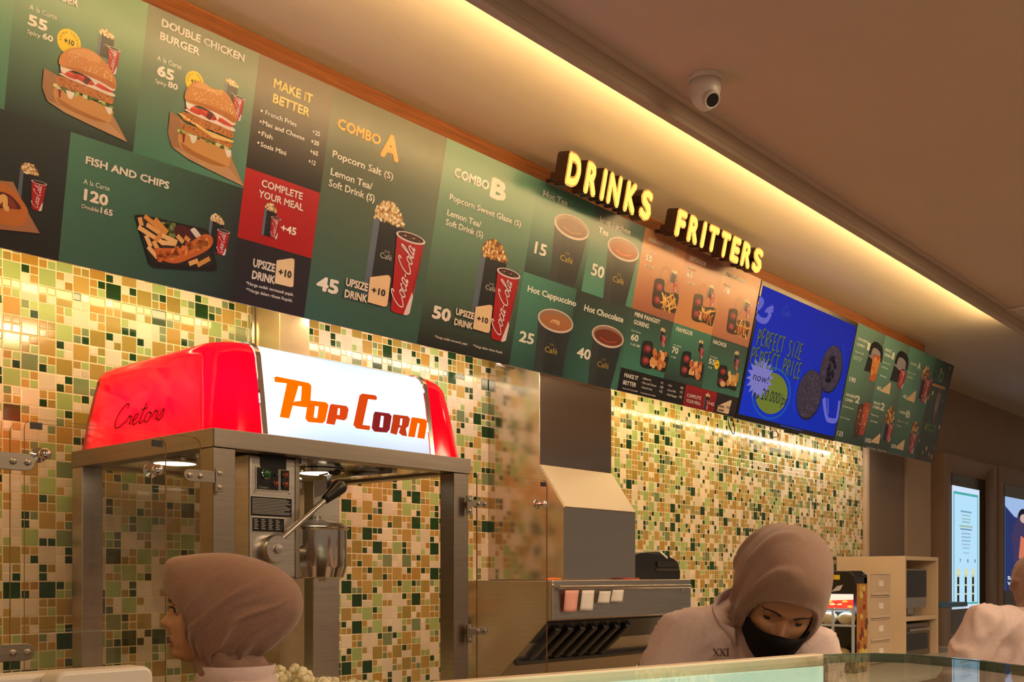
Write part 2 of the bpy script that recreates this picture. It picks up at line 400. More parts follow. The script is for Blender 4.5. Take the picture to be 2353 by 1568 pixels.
class Art:
    """Flat printed shapes with ink colours, on a plane given by a mapping (s, h, offset) -> world."""
    def __init__(s, wmap=bw, k=alb, split=False): s.v = []; s.f = []; s.c = []; s.map = wmap; s.k = k; s.split = split; s.done = []; s.nm = None
    def part(s, name=None):
        if s.v: s.done.append((s.nm, s.v, s.f, s.c))
        s.v, s.f, s.c, s.nm = [], [], [], name
        return s
    def raw(s, vs, fs, col, lay):
        o = len(s.v); s.v += [s.map(p[0], p[1], .0012 + lay * .0003 + (p[2] if len(p) > 2 else 0)) for p in vs]
        c = s.k(*col) if not callable(col) else None
        for f in fs:
            s.f.append([i + o for i in f])
            s.c.append([c if c else s.k(*col(vs[i])) for i in f])
        return s
    def poly(s, pts, col, lay=1): return s.raw(pts, [list(range(len(pts)))], col, lay)
    def quadg(s, pts, cols, lay=0):
        o = len(s.v); s.v += [s.map(p[0], p[1], .0012 + lay * .0003) for p in pts]
        s.f.append([o + i for i in range(4)]); s.c.append([s.k(*c) for c in cols]); return s
    def pix(s, pts, col, lay=1): return s.poly([B(*p) for p in pts], col, lay)
    def ell(s, c, rx, ry, col, lay=1, n=24, rot=0):
        cr, sr = math.cos(rot), math.sin(rot)
        return s.poly([(c[0] + rx * math.cos(2 * PI * i / n) * cr - ry * math.sin(2 * PI * i / n) * sr, c[1] + rx * math.cos(2 * PI * i / n) * sr + ry * math.sin(2 * PI * i / n) * cr) for i in range(n)], col, lay)
    def stroke(s, pts, w, col, lay=2, smooth=True, taper=False):
        v, f = ribbon(catmull(pts) if smooth and len(pts) > 2 else pts, w, taper); return s.raw(v, f, col, lay)
    def txt(s, body, a, b, cap, col, lay=2, bold=.02, pix=True, shear=0.0, res=2):
        """Baseline from a to b (pixels), cap height in pixels."""
        if s.split: s.part('price_lettering' if body.lstrip('+')[:1].isdigit() else 'lettering')
        if pix:
            s0, h0 = B(*a); s1, h1 = B(*b); H = B(a[0], a[1] - cap)[1] - h0
        else: (s0, h0), (s1, h1) = a, b; H = cap
        h = (h0 + h1) / 2 if pix else h0
        vs, fs = bold_mesh(body, bold, res)
        x0 = min(p[0] for p in vs); x1 = max(p[0] for p in vs)
        ky = H / (CAPH + 2 * bold); kx = (s1 - s0) / (x1 - x0)
        dh = 0 if pix else (h1 - h0)
        return s.raw([(s0 + (p[0] - x0) * kx + shear * p[1] * ky, h + p[1] * ky + dh * (p[0] - x0) / (x1 - x0), p[2] if len(p) > 2 else 0) for p in vs], fs, col, lay)
    def place(s, mesh, org, xv, yv, col, lay=3):
        vs, fs = mesh
        return s.raw([(org[0] + p[0] * xv[0] + p[1] * yv[0], org[1] + p[0] * xv[1] + p[1] * yv[1]) for p in vs], fs, col, lay)
    def build(s, name, parent, material='menu_print'):
        if s.done:
            s.part(); items = s.done; s.done = []
            for nm, s.v, s.f, s.c in items: s.build(nm or name, parent, material)
            s.v = []; return
        me = bpy.data.meshes.new(name); me.from_pydata([tuple(p) for p in s.v], [], s.f); me.materials.append(M[material])
        at = me.color_attributes.new('ink', 'FLOAT_COLOR', 'CORNER')
        flat = [x for f in s.c for c in f for x in c]
        at.data.foreach_set('color', flat)
        o = bpy.data.objects.new(name, me); C.objects.link(o)
        o.parent = parent; o.location = -world_loc(parent)
        return o
class Fr:
    """Local frame of a printed picture: unit coordinates -> board (s, h)."""
    def __init__(s, s0, h0, sx, sy): s.a = (s0, h0, sx, sy)
    def __call__(s, x, y): return (s.a[0] + x * s.a[2], s.a[1] + y * s.a[3])
    def pts(s, l): return [s(*p) for p in l]
def frame_px(left, right, ytop_px, ybot):
    """Frame with x 0..1 between two pixels on one base line and y 0..1 from base to the pixel height above its middle."""
    a, b = B(*left), B(*right)
    mx, my = (left[0] + right[0]) / 2, (left[1] + right[1]) / 2
    sl = TT * (FW[0] + RT[0] * (mx - CX) / F) / (1 + .146 * (HY - my) / F)
    top = B(mx + (my - ytop_px) * sl, ytop_px)
    h0 = (a[1] + b[1]) / 2
    return Fr(a[0], h0, b[0] - a[0], top[1] - h0)

rnd = random.Random(3)
def blob(c, r, n=7, j=.35, ry=1.0):
    a0 = rnd.random() * 6
    return [(c[0] + r * (1 - j * rnd.random()) * math.cos(a0 + 2 * PI * i / n), c[1] + r * ry * (1 - j * rnd.random()) * math.sin(a0 + 2 * PI * i / n)) for i in range(n)]
CREAM = (255, 238, 208); GOLD = (255, 176, 70); WHITE = (250, 236, 220)

def pic_cola(a, fr, lay=4, fine=True):
    """Red paper cup with white rim and script, unit frame 1 x 1."""
    a.poly(fr.pts([(0, .93), (.02, .90), (.17, .03), (.25, .0), (.72, .0), (.83, .03), (.98, .90), (1, .93)]), (168, 18, 26), lay)
    a.poly(fr.pts([(.62, .0), (.72, .0), (.83, .03), (.97, .84), (.90, .55), (.78, .25)]), (238, 220, 206), lay + 1)
    a.poly(fr.pts([(.80, .30), (.86, .25), (.985, .88), (.93, .70)]), (140, 10, 20), lay + 2)
    c = fr(.5, .935); a.ell(c, .52 * fr.a[2], .060 * fr.a[3], (232, 214, 200), lay + 2)
    c = fr(.5, .94); a.ell(c, .45 * fr.a[2], .044 * fr.a[3], (56, 22, 16), lay + 3)
    if fine:
        for i in range(7):
            a.poly(blob(fr(.2 + .1 * i, .94 + .012 * (i % 3 - 1)), .05 * fr.a[2], 5, .4, .5), [(120, 70, 55), (190, 160, 140), (86, 40, 30)][i % 3], lay + 4)
    v, f = script('Coca-Cola', .17)
    xm = max(p[0] for p in v)
    k = .78 * fr.a[3] / xm; kw = .22 * fr.a[2]
    o = fr(.54, .05)
    a.place((v, f), o, (.16 * fr.a[2] / xm, k), (-kw, .03 * fr.a[3]), (244, 228, 214), lay + 5)
def pic_popcorn(a, fr, lay=1, n=60, caramel=False, boxh=.78, label=True):
    """Black popcorn box with a grey side and a heap on top."""
    a.poly(fr.pts([(0, .02), (.20, 0), (.22, boxh), (.02, boxh + .06)]), (86, 96, 108), lay)
    a.poly(fr.pts([(.19, 0), (1, .0), (1, boxh - .03), (.21, boxh + .02)]), (24, 26, 27), lay + 1)
    base = [(.02, boxh + .03), (.05, .90), (.2, .97), (.45, 1.0), (.7, .96), (.92, .88), (1.0, boxh - .02), (.6, boxh - .03)]
    dark = (150, 105, 55) if not caramel else (110, 62, 22)
    a.poly(fr.pts(base), dark, lay + 1.5)
    pal = [(240, 214, 160), (222, 186, 122), (250, 232, 190), (198, 150, 86)] if not caramel else [(226, 172, 96), (196, 134, 58), (240, 204, 140), (160, 98, 36)]
    k = 0
    while k < n:
        x, y = rnd.uniform(.04, .98), rnd.uniform(boxh - .02, .99)
        if y > 1.0 - .55 * (x - .45) ** 2 * 1.1 - .01: continue
        c = fr(x, y); r = .55 / math.sqrt(n) * .95
        a.poly(blob(c, r * fr.a[2], 7, .4), pal[k % 4], lay + 2 + .02 * k / n * 20); k += 1
    if label:
        p = fr(.36, .42); a.txt('Café', p, (fr(.74, 0)[0], p[1]), .055 * fr.a[3], (206, 196, 170), lay + 3, .0, False)
        p = fr(.47, .485); a.txt('XXI', p, (fr(.65, 0)[0], p[1]), .022 * fr.a[3], (190, 180, 150), lay + 3, .0, False)
def pic_badge(a, c, r, lay=1):
    a.ell(c, r, r, (252, 208, 30), lay, 32)
    a.txt('+10', (c[0] - r * .42, c[1] - r * .18), (c[0] + r * .42, c[1] - r * .18), r * .42, (40, 30, 6), lay + 1, .03, False)
    w = 'EXTRA CHARGE'
    for i, ch in enumerate(w):
        if ch == ' ': continue
        th = PI * (1.02 - 1.04 * i / (len(w) - 1)); rr = r * .66
        m = text_mesh(ch, .02, 1); kx = r * .20
        o = (c[0] + rr * math.cos(th), c[1] + rr * math.sin(th))
        xv = (math.sin(th) * kx, -math.cos(th) * kx); yv = (math.cos(th) * kx, math.sin(th) * kx)
        a.place(m, (o[0] - .3 * xv[0], o[1] - .3 * xv[1]), xv, yv, (60, 44, 8), lay + 1)
def pic_burger(a, fr, double=False, lay=2):
    """Sesame burger on brown paper in a 1 x 1 frame round the bun."""
    a.poly(fr.pts([(-.20, .50), (-.02, .47), (.5, .2), (1.0, .2), (1.32, -.14), (.62, -.07), (.2, -.02), (-.10, .06), (-.20, .22)]), (168, 122, 80), lay)
    a.poly(fr.pts([(-.20, .50), (-.02, .47), (.1, .1), (-.10, .06), (-.20, .22)]), (150, 104, 66), lay + .5)
    a.poly(fr.pts([(-.10, .06), (.2, -.02), (.62, -.07), (1.32, -.14), (1.0, .03), (.5, .03)]), (186, 140, 96), lay + .5)
    # bottom bun
    a.poly(fr.pts(catmull([(.0, .30), (-.01, .18), (.08, .08), (.35, .02), (.7, .0), (.95, .04), (1.0, .16), (.98, .26), (.5, .30)], 4)), (196, 138, 74), lay + 1)
    a.poly(fr.pts(catmull([(.03, .16), (.12, .075), (.35, .03), (.7, .012), (.93, .05), (.6, .075), (.3, .1)], 4)), (160, 100, 46), lay + 1.2)
    # lettuce
    for i in range(30):
        x = rnd.uniform(.0, .98); y = .29 + .05 * rnd.random() - .03 * abs(x - .5)
        a.poly(blob(fr(x, y), .055 * fr.a[2], 7, .5, .7), [(122, 142, 60), (170, 180, 96), (86, 104, 40), (206, 204, 140), (60, 74, 34)][i % 5], lay + 1.5 + i * .01)
    a.poly(fr.pts(catmull([(.18, .30), (.24, .20), (.30, .22), (.33, .31)], 3)), (240, 226, 196), lay + 2.2)
    a.poly(fr.pts(catmull([(.86, .27), (.93, .18), (.985, .2), (.99, .28)], 3)), (238, 222, 200), lay + 2.2)
    a.poly(fr.pts([(.05, .28), (.08, .16), (.105, .17), (.11, .28)]), (120, 24, 18), lay + 2.2)
    def patty(y0, y1, L_):
        a.poly(fr.pts(catmull([(.0, (y0 + y1) / 2), (.03, y1), (.3, y1 + .02), (.7, y1 + .01), (.97, y1 - .02), (1.0, (y0 + y1) / 2), (.95, y0), (.6, y0 + .01), (.3, y0), (.04, y0 + .01)], 4)), (176, 106, 48), L_)
        for i in range(34):
            x, y = rnd.uniform(.04, .95), rnd.uniform(y0 + .01, y1)
            a.poly(blob(fr(x, y), .022 * fr.a[2], 5, .4), [(150, 84, 34), (202, 134, 68), (128, 66, 24)][i % 3], L_ + .3)
    if double:
        patty(.31, .40, lay + 2.4)
        a.poly(fr.pts([(-.08, .52), (.0, .52), (.5, .43), (1.02, .42), (1.0, .39), (.62, .36), (.45, .40), (.05, .48)]), (240, 194, 112), lay + 3)
        patty(.44, .55, lay + 2.8); ty = .56
    else:
        patty(.33, .46, lay + 2.4); ty = .47
    a.poly(fr.pts(catmull([(.04, ty + .02), (.3, ty), (.7, ty - .01), (.98, ty - .02), (.97, ty + .03), (.5, ty + .05), (.1, ty + .06)], 4)), (236, 214, 192), lay + 3.2)
    for (x0, x1) in ((.06, .34), (.30, .62), (.60, .96)):
        a.poly(fr.pts(catmull([(x0, ty + .05), (x0 + .02, ty + .11), ((x0 + x1) / 2, ty + .12), (x1, ty + .09), (x1 - .01, ty + .03), ((x0 + x1) / 2, ty + .025)], 4)), (190, 50, 34), lay + 3.4)
        a.poly(fr.pts(catmull([(x0 + .03, ty + .09), ((x0 + x1) / 2, ty + .105), (x1 - .02, ty + .08), ((x0 + x1) / 2, ty + .075)], 4)), (220, 86, 58), lay + 3.6)
    a.poly(fr.pts([(.44, ty + .03), (.52, ty + .01), (.58, ty + .1), (.48, ty + .13)]), (86, 20, 18), lay + 3.7)
    # sauce and top bun
    a.poly(fr.pts(catmull([(.05, ty + .16), (.07, ty + .08), (.13, ty + .05), (.18, ty + .10), (.3, ty + .14), (.55, ty + .12), (.66, ty + .05), (.72, ty + .10), (.95, ty + .06), (.98, ty + .12), (.5, ty + .2)], 4)), (240, 222, 204), lay + 3.8)
    a.poly(fr.pts(catmull([(.02, ty + .17), (.05, ty + .30), (.22, ty + .45), (.5, .995), (.78, ty + .44), (.97, ty + .28), (1.02, ty + .13), (.96, ty + .09), (.7, ty + .13), (.35, ty + .14), (.08, ty + .13)], 5)), (196, 124, 58), lay + 4)
    a.poly(fr.pts(catmull([(.14, ty + .36), (.3, ty + .46), (.5, .98), (.7, ty + .46), (.66, ty + .38), (.4, ty + .38)], 5)), (216, 150, 84), lay + 4.2)
    a.poly(fr.pts(catmull([(.05, ty + .16), (.35, ty + .145), (.7, ty + .135), (.96, ty + .1), (1.01, ty + .14), (.9, ty + .19), (.4, ty + .2)], 5)), (170, 96, 40), lay + 4.2)
    for i in range(46):
        x = rnd.uniform(.14, .94); top = ty + .46 - .5 * abs(x - .5) ** 1.6
        y = rnd.uniform(ty + .20, max(top - .03, ty + .22))
        a.ell(fr(x, y), .011 * fr.a[2], .007 * fr.a[3], (240, 206, 152), lay + 4.5, 6, rnd.random())
def pic_hotcup(a, rl, rr, bl, br_, kind, lay=1):
    """Black paper cup seen with its white rim; corners in pixels."""
    A_, Bq, Cq, D_ = B(*rl), B(*rr), B(*bl), B(*br_)
    hy = (A_[1] + Bq[1]) / 2; by = (Cq[1] + D_[1]) / 2
    cx = (A_[0] + Bq[0]) / 2; r = (Bq[0] - A_[0]) / 2
    a.poly([(A_[0] + .03 * r, hy), (Bq[0] - .03 * r, hy), (D_[0], by), (Cq[0], by)], (38, 42, 42), lay)
    a.poly([(A_[0] + .03 * r, hy), (A_[0] + .5 * r, hy - .2 * r), (Cq[0] + .45 * r, by), (Cq[0], by)], (50, 54, 52), lay + .3)
    a.ell((cx, hy), r * 1.02, r * .40, (226, 196, 172), lay + 1, 36)
    a.ell((cx, hy + .015 * r), r * .94, r * .34, (150, 112, 90), lay + 1.3, 36)
    liq = {'tea': (110, 70, 52), 'lychee': (150, 80, 50), 'cappuccino': (168, 104, 62), 'chocolate': (104, 44, 26)}[kind]
    a.ell((cx + .03 * r, hy - .03 * r), r * .87, r * .275, liq, lay + 1.6, 36)
    if kind == 'cappuccino':
        for i in range(4):
            a.stroke([(cx - .30 * r + .15 * r * i, hy - .10 * r), (cx - .1 * r + .1 * r * i, hy + .02 * r), (cx + .15 * r + .02 * i * r, hy - .12 * r)], .05 * r, (226, 180, 130), lay + 2)
    else:
        a.stroke([(cx - .5 * r, hy - .1 * r), (cx, hy - .2 * r), (cx + .55 * r, hy - .1 * r)], .06 * r, tuple(min(255, int(x * 1.5)) for x in liq), lay + 2)
    fy = hy + (by - hy) * .62; w = r * .36
    mx = cx * .4 + (Cq[0] + D_[0]) / 2 * .6
    a.txt('Café', (mx - w, fy), (mx + w, fy), .20 * r, (206, 170, 70), lay + 2, .0, False)
    a.txt('XXI', (mx - w * .35, fy + .26 * r), (mx + w * .3, fy + .26 * r), .09 * r, (170, 130, 60), lay + 2, .0, False)
def pic_tray(a, fr, food, lay=2):
    """Black two-dip snack tray in a 1 x 1 frame."""
    a.poly(fr.pts(catmull([(.0, .82), (.05, .95), (.35, .98), (.45, .62), (.98, .70), (1.0, .12), (.92, .02), (.6, .06), (.35, .0), (.08, .05), (.02, .4)], 4)), (26, 22, 22), lay)
    for y in (.70, .26):
        c = fr(.20, y); a.ell(c, .15 * fr.a[2], .15 * fr.a[3], (104, 34, 38), lay + .5, 16)
        c = fr(.22, y + .02); a.ell(c, .09 * fr.a[2], .09 * fr.a[3], (172, 70, 74), lay + .8, 12)
    if food in ('fries', 'mix'):
        for i in range(22):
            x, y = rnd.uniform(.42, .92), rnd.uniform(.12, .55); an = rnd.uniform(.9, 2.3) if i % 3 else rnd.uniform(0, 3)
            l = .16
            a.stroke([fr(x - l * math.cos(an), y - l * math.sin(an)), fr(x + l * math.cos(an), y + l * math.sin(an))], .042 * fr.a[2], [(226, 168, 84), (204, 140, 56), (240, 192, 112)][i % 3], lay + 1 + i * .03, False)
    if food == 'mix':
        for i in range(4):
            x = .5 + .12 * i
            a.stroke([fr(x, .14), fr(x - .02, .40)], .09 * fr.a[2], [(126, 50, 26), (160, 78, 34)][i % 2], lay + 2 + i * .05, False)
    if food == 'bites':
        for i in range(26):
            a.poly(blob(fr(rnd.uniform(.42, .9), rnd.uniform(.15, .7)), .09 * fr.a[2], 7, .45), [(206, 120, 60), (226, 156, 90), (170, 84, 40), (240, 180, 120)][i % 4], lay + 1 + i * .03)
    if food == 'nachos':
        for i in range(16):
            a.poly(blob(fr(rnd.uniform(.45, .95), rnd.uniform(.2, .75)), .12 * fr.a[2], 4, .4), [(216, 160, 80), (190, 128, 56), (236, 190, 120)][i % 3], lay + 1 + i * .03)
        a.ell(fr(.3, .18), .13 * fr.a[2], .13 * fr.a[3], (224, 178, 124), lay + 2)
def upsize(a, z, pu, pd, box, p10, capu, lay=2):
    sp_, a.split = a.split, False
    a.part('upsize_offer')
    a.txt('UPSIZE', z(*pu[0]), z(*pu[1]), capu, (250, 226, 190), lay, .035)
    a.txt('DRINK', z(*pd[0]), z(*pd[1]), capu, (250, 226, 190), lay, .035)
    a.pix([z(*p) for p in box], (244, 206, 150), lay)
    a.txt('+10', z(*p10[0]), z(*p10[1]), capu * .85, (30, 24, 26), lay + 1, .035)
    a.split = sp_

def board(name, label, s0, s1, group='menu boards over the counter'):
    e = thing(name, bw((s0 + s1) / 2, 0, -.008), label, 'menu board', group)
    p = MB(); cs = [bw(s, h, o) for o in (-.016, 0) for (s, h) in ((s0, 0), (s1, 0), (s1, HT), (s0, HT))]
    p.add(cs, [(0, 3, 2, 1), (4, 5, 6, 7), (0, 1, 5, 4), (1, 2, 6, 5), (2, 3, 7, 6), (3, 0, 4, 7)])
    p.build('panel', 'board_edge', e)
    return e
def tile(a, s0, s1, h0, h1, tl, tr, br_, bl, lay=0):
    n = 1
    a.quadg([(s0, h1), (s1, h1), (s1, h0), (s0, h0)], [tl, tr, br_, bl], lay)
G1 = (92, 136, 104); G2 = (66, 112, 88); G3 = (44, 72, 58); DK = (30, 34, 34); DK2 = (36, 42, 40)

# ================================================================== board 1: burgers
z1 = zm(2.941, 0, 0); z5 = zm(3.136, 0, 350); z2 = zm(2.24, 500, 150); z3 = zm(2.412, 1150, 350); zt = zm(2.8506, 1650, 600)
S_L = -.35
s1_, s2_, s3_, s4_ = B(20, 130)[0], B(328, 130)[0], B(578, 270)[0], B(733, 460)[0]
s5_ = B(149, 440)[0]; s7_ = B(992, 555)[0]; s8_ = B(1203, 627)[0]
hmid = B(305, 350)[1]; hr1 = (B(567, 388)[1] + B(733, 440)[1]) / 2; hr0 = (B(548, 550)[1] + B(715, 590)[1]) / 2
e = board('menu_board', 'green menu board of burgers and fish and chips with red meal panel, leftmost board', S_L, s4_ - .0015)
a = Art()
tile(a, S_L, s1_, hmid, HT, G1, G1, G2, G3)
tile(a, s1_, s2_, hmid, HT, (96, 140, 104), (112, 150, 108), (30, 44, 40), (34, 48, 44))
tile(a, s2_, s3_, hmid, HT, (96, 98, 82), (104, 112, 88), (70, 118, 94), (58, 108, 84))
tile(a, s3_, s4_, hr1, HT, (92, 76, 64), (92, 76, 64), (26, 24, 24), (28, 25, 25))
tile(a, s3_, s4_, hr0, hr1, (176, 20, 28), (172, 20, 28), (160, 12, 20), (164, 12, 20))
tile(a, s3_, s4_, 0, hr0, (34, 28, 34), (34, 28, 34), (36, 28, 34), (34, 28, 32))
tile(a, S_L, s5_, 0, hmid, DK2, DK2, DK, DK)
tile(a, s5_, s3_, 0, hmid, (66, 112, 88), DK2, DK, (56, 98, 80))
a.build('printed_background', e)
a = Art(split=True)
a.txt('BURGER', (92, -16), (179, 14), 19, CREAM, bold=.035)
for z, q in ((z1, (((195, 66), (383, 131)), ((182, 172), (318, 203)), '55', ((180, 226), (270, 255)), ((283, 263), (355, 283)), '60')),
             (z1, (((1058, 408), (1222, 468)), ((1055, 511), (1172, 541)), '65', ((1045, 559), (1120, 584)), ((1130, 590), (1197, 608)), '80'))):
    a.txt('A la Carte', z(*q[0][0]), z(*q[0][1]), 11, CREAM, bold=0)
    a.txt(q[2], z(*q[1][0]), z(*q[1][1]), 26, CREAM, bold=.045)
    a.txt('Spicy', z(*q[3][0]), z(*q[3][1]), 9.5, CREAM, bold=.01)
    a.txt(q[5], z(*q[4][0]), z(*q[4][1]), 14.5, CREAM, bold=.03)
a.txt('DOUBLE CHICKEN', z1(1086, 182), z1(1648, 412), 19, CREAM, bold=.035)
a.txt('BURGER', z1(1075, 270), z1(1345, 371), 19, CREAM, bold=.035)
YEL = (255, 214, 120)
a.txt('MAKE IT', z1(1842, 603), z1(2108, 688), 23, YEL, bold=.03)
a.txt('BETTER', z1(1838, 695), z1(2087, 785), 22, YEL, bold=.03)
for (t_, p, q, pr, r0, r1, dt) in (('French Fries', (1788, 775), (2000, 858), '+25', (2105, 905), (2158, 920), (1766, 750)),
                                   ('Mac and Cheese', (1770, 846), (2054, 948), '+20', (2096, 970), (2152, 986), (1759, 822)),
                                   ('Fish', (1763, 922), (1838, 942), '+65', (2090, 1036), (2145, 1055), (1750, 895)),
                                   ('Sosis Mini', (1756, 994), (1930, 1047), '+12', (2080, 1104), (2128, 1118), (1744, 965))):
    a.txt(t_, z1(*p), z1(*q), 11.5, CREAM, bold=.02); a.txt(pr, z1(*r0), z1(*r1), 11, CREAM, bold=.025)
    a.part('bullet'); a.ell(B(*z1(*dt)), .0035, .0035, CREAM, 2, 10)
a.txt('COMPLETE', z1(1762, 1262), z1(2040, 1347), 17.5, CREAM, bold=.025)
a.txt('YOUR MEAL', z1(1742, 1332), z1(2045, 1424), 17.5, CREAM, bold=.025)
a.txt('+45', z5(2017, 572), z5(2130, 594), 18, CREAM, bold=.03)
upsize(a, z5, ((1815, 850), (1980, 836)), ((1810, 915), (1975, 943)), [(1992, 780), (2098, 764), (2116, 770), (2120, 785), (2112, 962), (2105, 972), (2088, 971), (1976, 944)], ((2000, 893), (2096, 899)), 20)
a.txt('*Harga sudah termasuk pajak.', z5(1770, 952), z5(2112, 1038), 7.5, CREAM, bold=.01)
a.txt('**Harga dalam ribuan Rupiah.', z5(1768, 1000), z5(2105, 1080), 7.5, CREAM, bold=.01)
a.txt('FISH AND CHIPS', z5(612, 86), z5(1215, 260), 18.5, CREAM, bold=.035)
a.txt('A la Carte', z5(598, 229), z5(787, 276), 11, CREAM, bold=0)
a.txt('120', z5(597, 347), z5(775, 380), 27, CREAM, bold=.045)
a.txt('Double', z5(585, 404), z5(708, 431), 9.5, CREAM, bold=.01); a.txt('165', z5(720, 440), z5(808, 458), 14.5, CREAM, bold=.03)
a.build('printed_lettering', e)
for (cx_, cy_, r_) in ((465, 285, .030), (1313, 555, .028)):
    a = Art(); pic_badge(a, B(*z1(cx_, cy_)), r_); a.build('badge_picture', e)
a = Art(); f = frame_px(z1(650, 375), z1(756, 405), z1(0, 203)[1], 0); pic_popcorn(a, Fr(f.a[0], f.a[1], f.a[2], f.a[3]), 1, 50)
a.build('popcorn_box_picture', e)
a = Art(); f = frame_px(z1(712, 480), z1(792, 512), z1(0, 322)[1], 0); pic_cola(a, f, 5, False); a.build('drink_cup_picture', e)
a = Art(); f = frame_px(z1(352, 735), z1(745, 850), z1(0, 330)[1], 0); pic_burger(a, f, False, 9); a.build('burger_picture', e)
a = Art(); f = frame_px(z1(1505, 690), z1(1592, 715), z1(0, 538)[1], 0); pic_popcorn(a, f, 1, 50); a.build('popcorn_box_picture', e)
a = Art(); f = frame_px(z1(1558, 800), z1(1632, 825), z1(0, 650)[1], 0); pic_cola(a, f, 5, False); a.build('drink_cup_picture', e)
a = Art(); f = frame_px(z1(1190, 1045), z1(1545, 1150), z1(0, 592)[1], 0); pic_burger(a, f, True, 9); a.build('burger_picture', e)
# meal panel, fish tile, hot dog tile: box and cup
for (bx, cp) in ((((1880, 600), (1968, 614), 366), ((1932, 612), (2002, 632), 466)),
                 (((1485, 700), (1588, 722), 446), ((1542, 728), (1632, 750), 558)),
                 (((118, 380), (256, 412), 78), ((205, 405), (314, 432), 206))):
    a = Art(); f = frame_px(z5(*bx[0]), z5(*bx[1]), z5(0, bx[2])[1], 0); pic_popcorn(a, f, 1, 50, label=False); a.build('popcorn_box_picture', e)
    a = Art(); f = frame_px(z5(*cp[0]), z5(*cp[1]), z5(0, cp[2])[1], 0); pic_cola(a, f, 5, False); a.build('drink_cup_picture', e)
# fish and chips tray
a = Art()
P5 = lambda l: [B(*z5(*p)) for p in l]
a.poly(P5([(968, 462), (985, 448), (1020, 450), (1480, 555), (1500, 575), (1560, 825), (1555, 850), (1520, 858), (1100, 832), (1070, 805)]), (22, 17, 17), 10)
a.poly(P5([(990, 470), (1010, 462), (1470, 568), (1535, 800), (1500, 815), (1110, 800), (1080, 770)]), (40, 28, 26), 10.5)
a.poly(P5(catmull([(1150, 540), (1200, 500), (1250, 530), (1240, 600), (1180, 610)], 4)), (74, 84, 40), 11)
for i in range(16):
    q = z5(rnd.uniform(1155, 1250), rnd.uniform(505, 600)); a.poly(blob(B(*q), .012, 5, .5), [(110, 124, 60), (50, 62, 30), (150, 160, 96)][i % 3], 11.2)
a.poly(P5(catmull([(1245, 545), (1290, 525), (1350, 545), (1375, 600), (1330, 625), (1265, 600)], 4)), (70, 18, 26), 11.3)
a.poly(P5(catmull([(1365, 560), (1395, 545), (1435, 590), (1450, 615), (1405, 615)], 4)), (232, 216, 188), 11.3)
fries = [((1000, 470), (1015, 530)), ((1035, 460), (1160, 560)), ((990, 540), (1180, 660)), ((1050, 520), (1200, 620)), ((1110, 480), (1200, 580)), ((1045, 600), (1080, 680)), ((1100, 640), (1130, 700)),
         ((1180, 570), (1110, 640)), ((1160, 600), (1270, 650)), ((1270, 600), (1315, 650)), ((1325, 610), (1360, 640)), ((1150, 650), (1260, 660)), ((1355, 805), (1420, 780)), ((1415, 815), (1505, 765)), ((1060, 680), (1130, 760))]
for i, (p, q) in enumerate(fries): a.stroke([B(*z5(*p)), B(*z5(*q))], .0125, [(226, 164, 88), (206, 138, 62), (240, 186, 112)][i % 3], 12 + i * .1, False)
a.poly(P5(catmull([(1100, 690), (1200, 690), (1290, 690), (1400, 625), (1470, 590), (1520, 610), (1525, 660), (1480, 710), (1380, 760), (1270, 800), (1180, 785), (1120, 740)], 4)), (188, 92, 36), 14)
for i in range(60):
    t_ = rnd.random(); x = 1130 + 370 * t_; y = 745 - 105 * t_ ** 1.3 + rnd.uniform(-42, 38) * (1 - .4 * t_)
    a.poly(blob(B(*z5(x, y)), .010, 6, .5), [(222, 124, 54), (156, 66, 24), (208, 108, 44), (236, 150, 76)][i % 4], 14.3)
a.build('fish_tray_picture', e)
# hot dog at the left edge
a = Art()
a.poly(P5([(-260, 260), (0, 205), (90, 215), (190, 420), (282, 585), (-120, 545), (-300, 480)]), (160, 112, 74), 9)
a.poly(P5(catmull([(-300, 260), (-100, 190), (60, 250), (150, 340), (200, 440), (160, 520), (60, 530), (-60, 490), (-240, 420)], 5)), (186, 112, 52), 10)
a.poly(P5(catmull([(-240, 290), (-60, 280), (50, 300), (120, 360), (145, 410), (60, 405), (-60, 400), (-200, 360)], 5)), (80, 30, 22), 11)
a.poly(P5(catmull([(-220, 310), (-40, 295), (70, 330), (110, 400), (20, 390), (-160, 350)], 5)), (124, 52, 34), 11.5)
a.stroke(P5([(-60, 330), (-20, 360), (10, 325), (30, 330), (35, 400), (60, 410)]), .012, (240, 192, 110), 12)
a.build('hot_dog_picture', e)

# ================================================================== board 2: combos
e = board('menu_board', 'green menu board of Combo A and Combo B with popcorn boxes and red cups', s4_ + .0015, s8_ - .0015)
a = Art()
tile(a, s4_, s7_, 0, HT, (82, 78, 58), (84, 86, 66), (46, 84, 72), (48, 88, 74))
hsplit = B(990, 700)[1]
tile(a, s7_, s8_, 0, HT, (110, 148, 116), (104, 144, 114), (28, 30, 30), (26, 30, 30))
a.build('printed_background', e)
a = Art(split=True)
a.txt('COMBO', z2(612, 325), z2(835, 408), 26, GOLD, bold=.04); a.txt('A', z2(833, 468), z2(930, 486), 60, GOLD, bold=.05)
a.txt('Popcorn Salt (S)', z2(588, 474), z2(900, 588), 17, CREAM, bold=.02)
a.txt('Lemon Tea/', z2(578, 568), z2(793, 636), 17, CREAM, bold=.02); a.txt('Soft Drink (S)', z2(568, 622), z2(805, 702), 17, CREAM, bold=.02)
a.txt('45', z2(503, 1154), z2(618, 1176), 34, CREAM, bold=.045)
a.txt('COMBO', z2(1212, 574), z2(1393, 638), 23, CREAM, bold=.04); a.txt('B', z2(1395, 680), z2(1480, 696), 50, CREAM, bold=.05)
a.txt('Popcorn Sweet Glaze (S)', z2(1190, 692), z2(1558, 832), 14.5, CREAM, bold=.02)
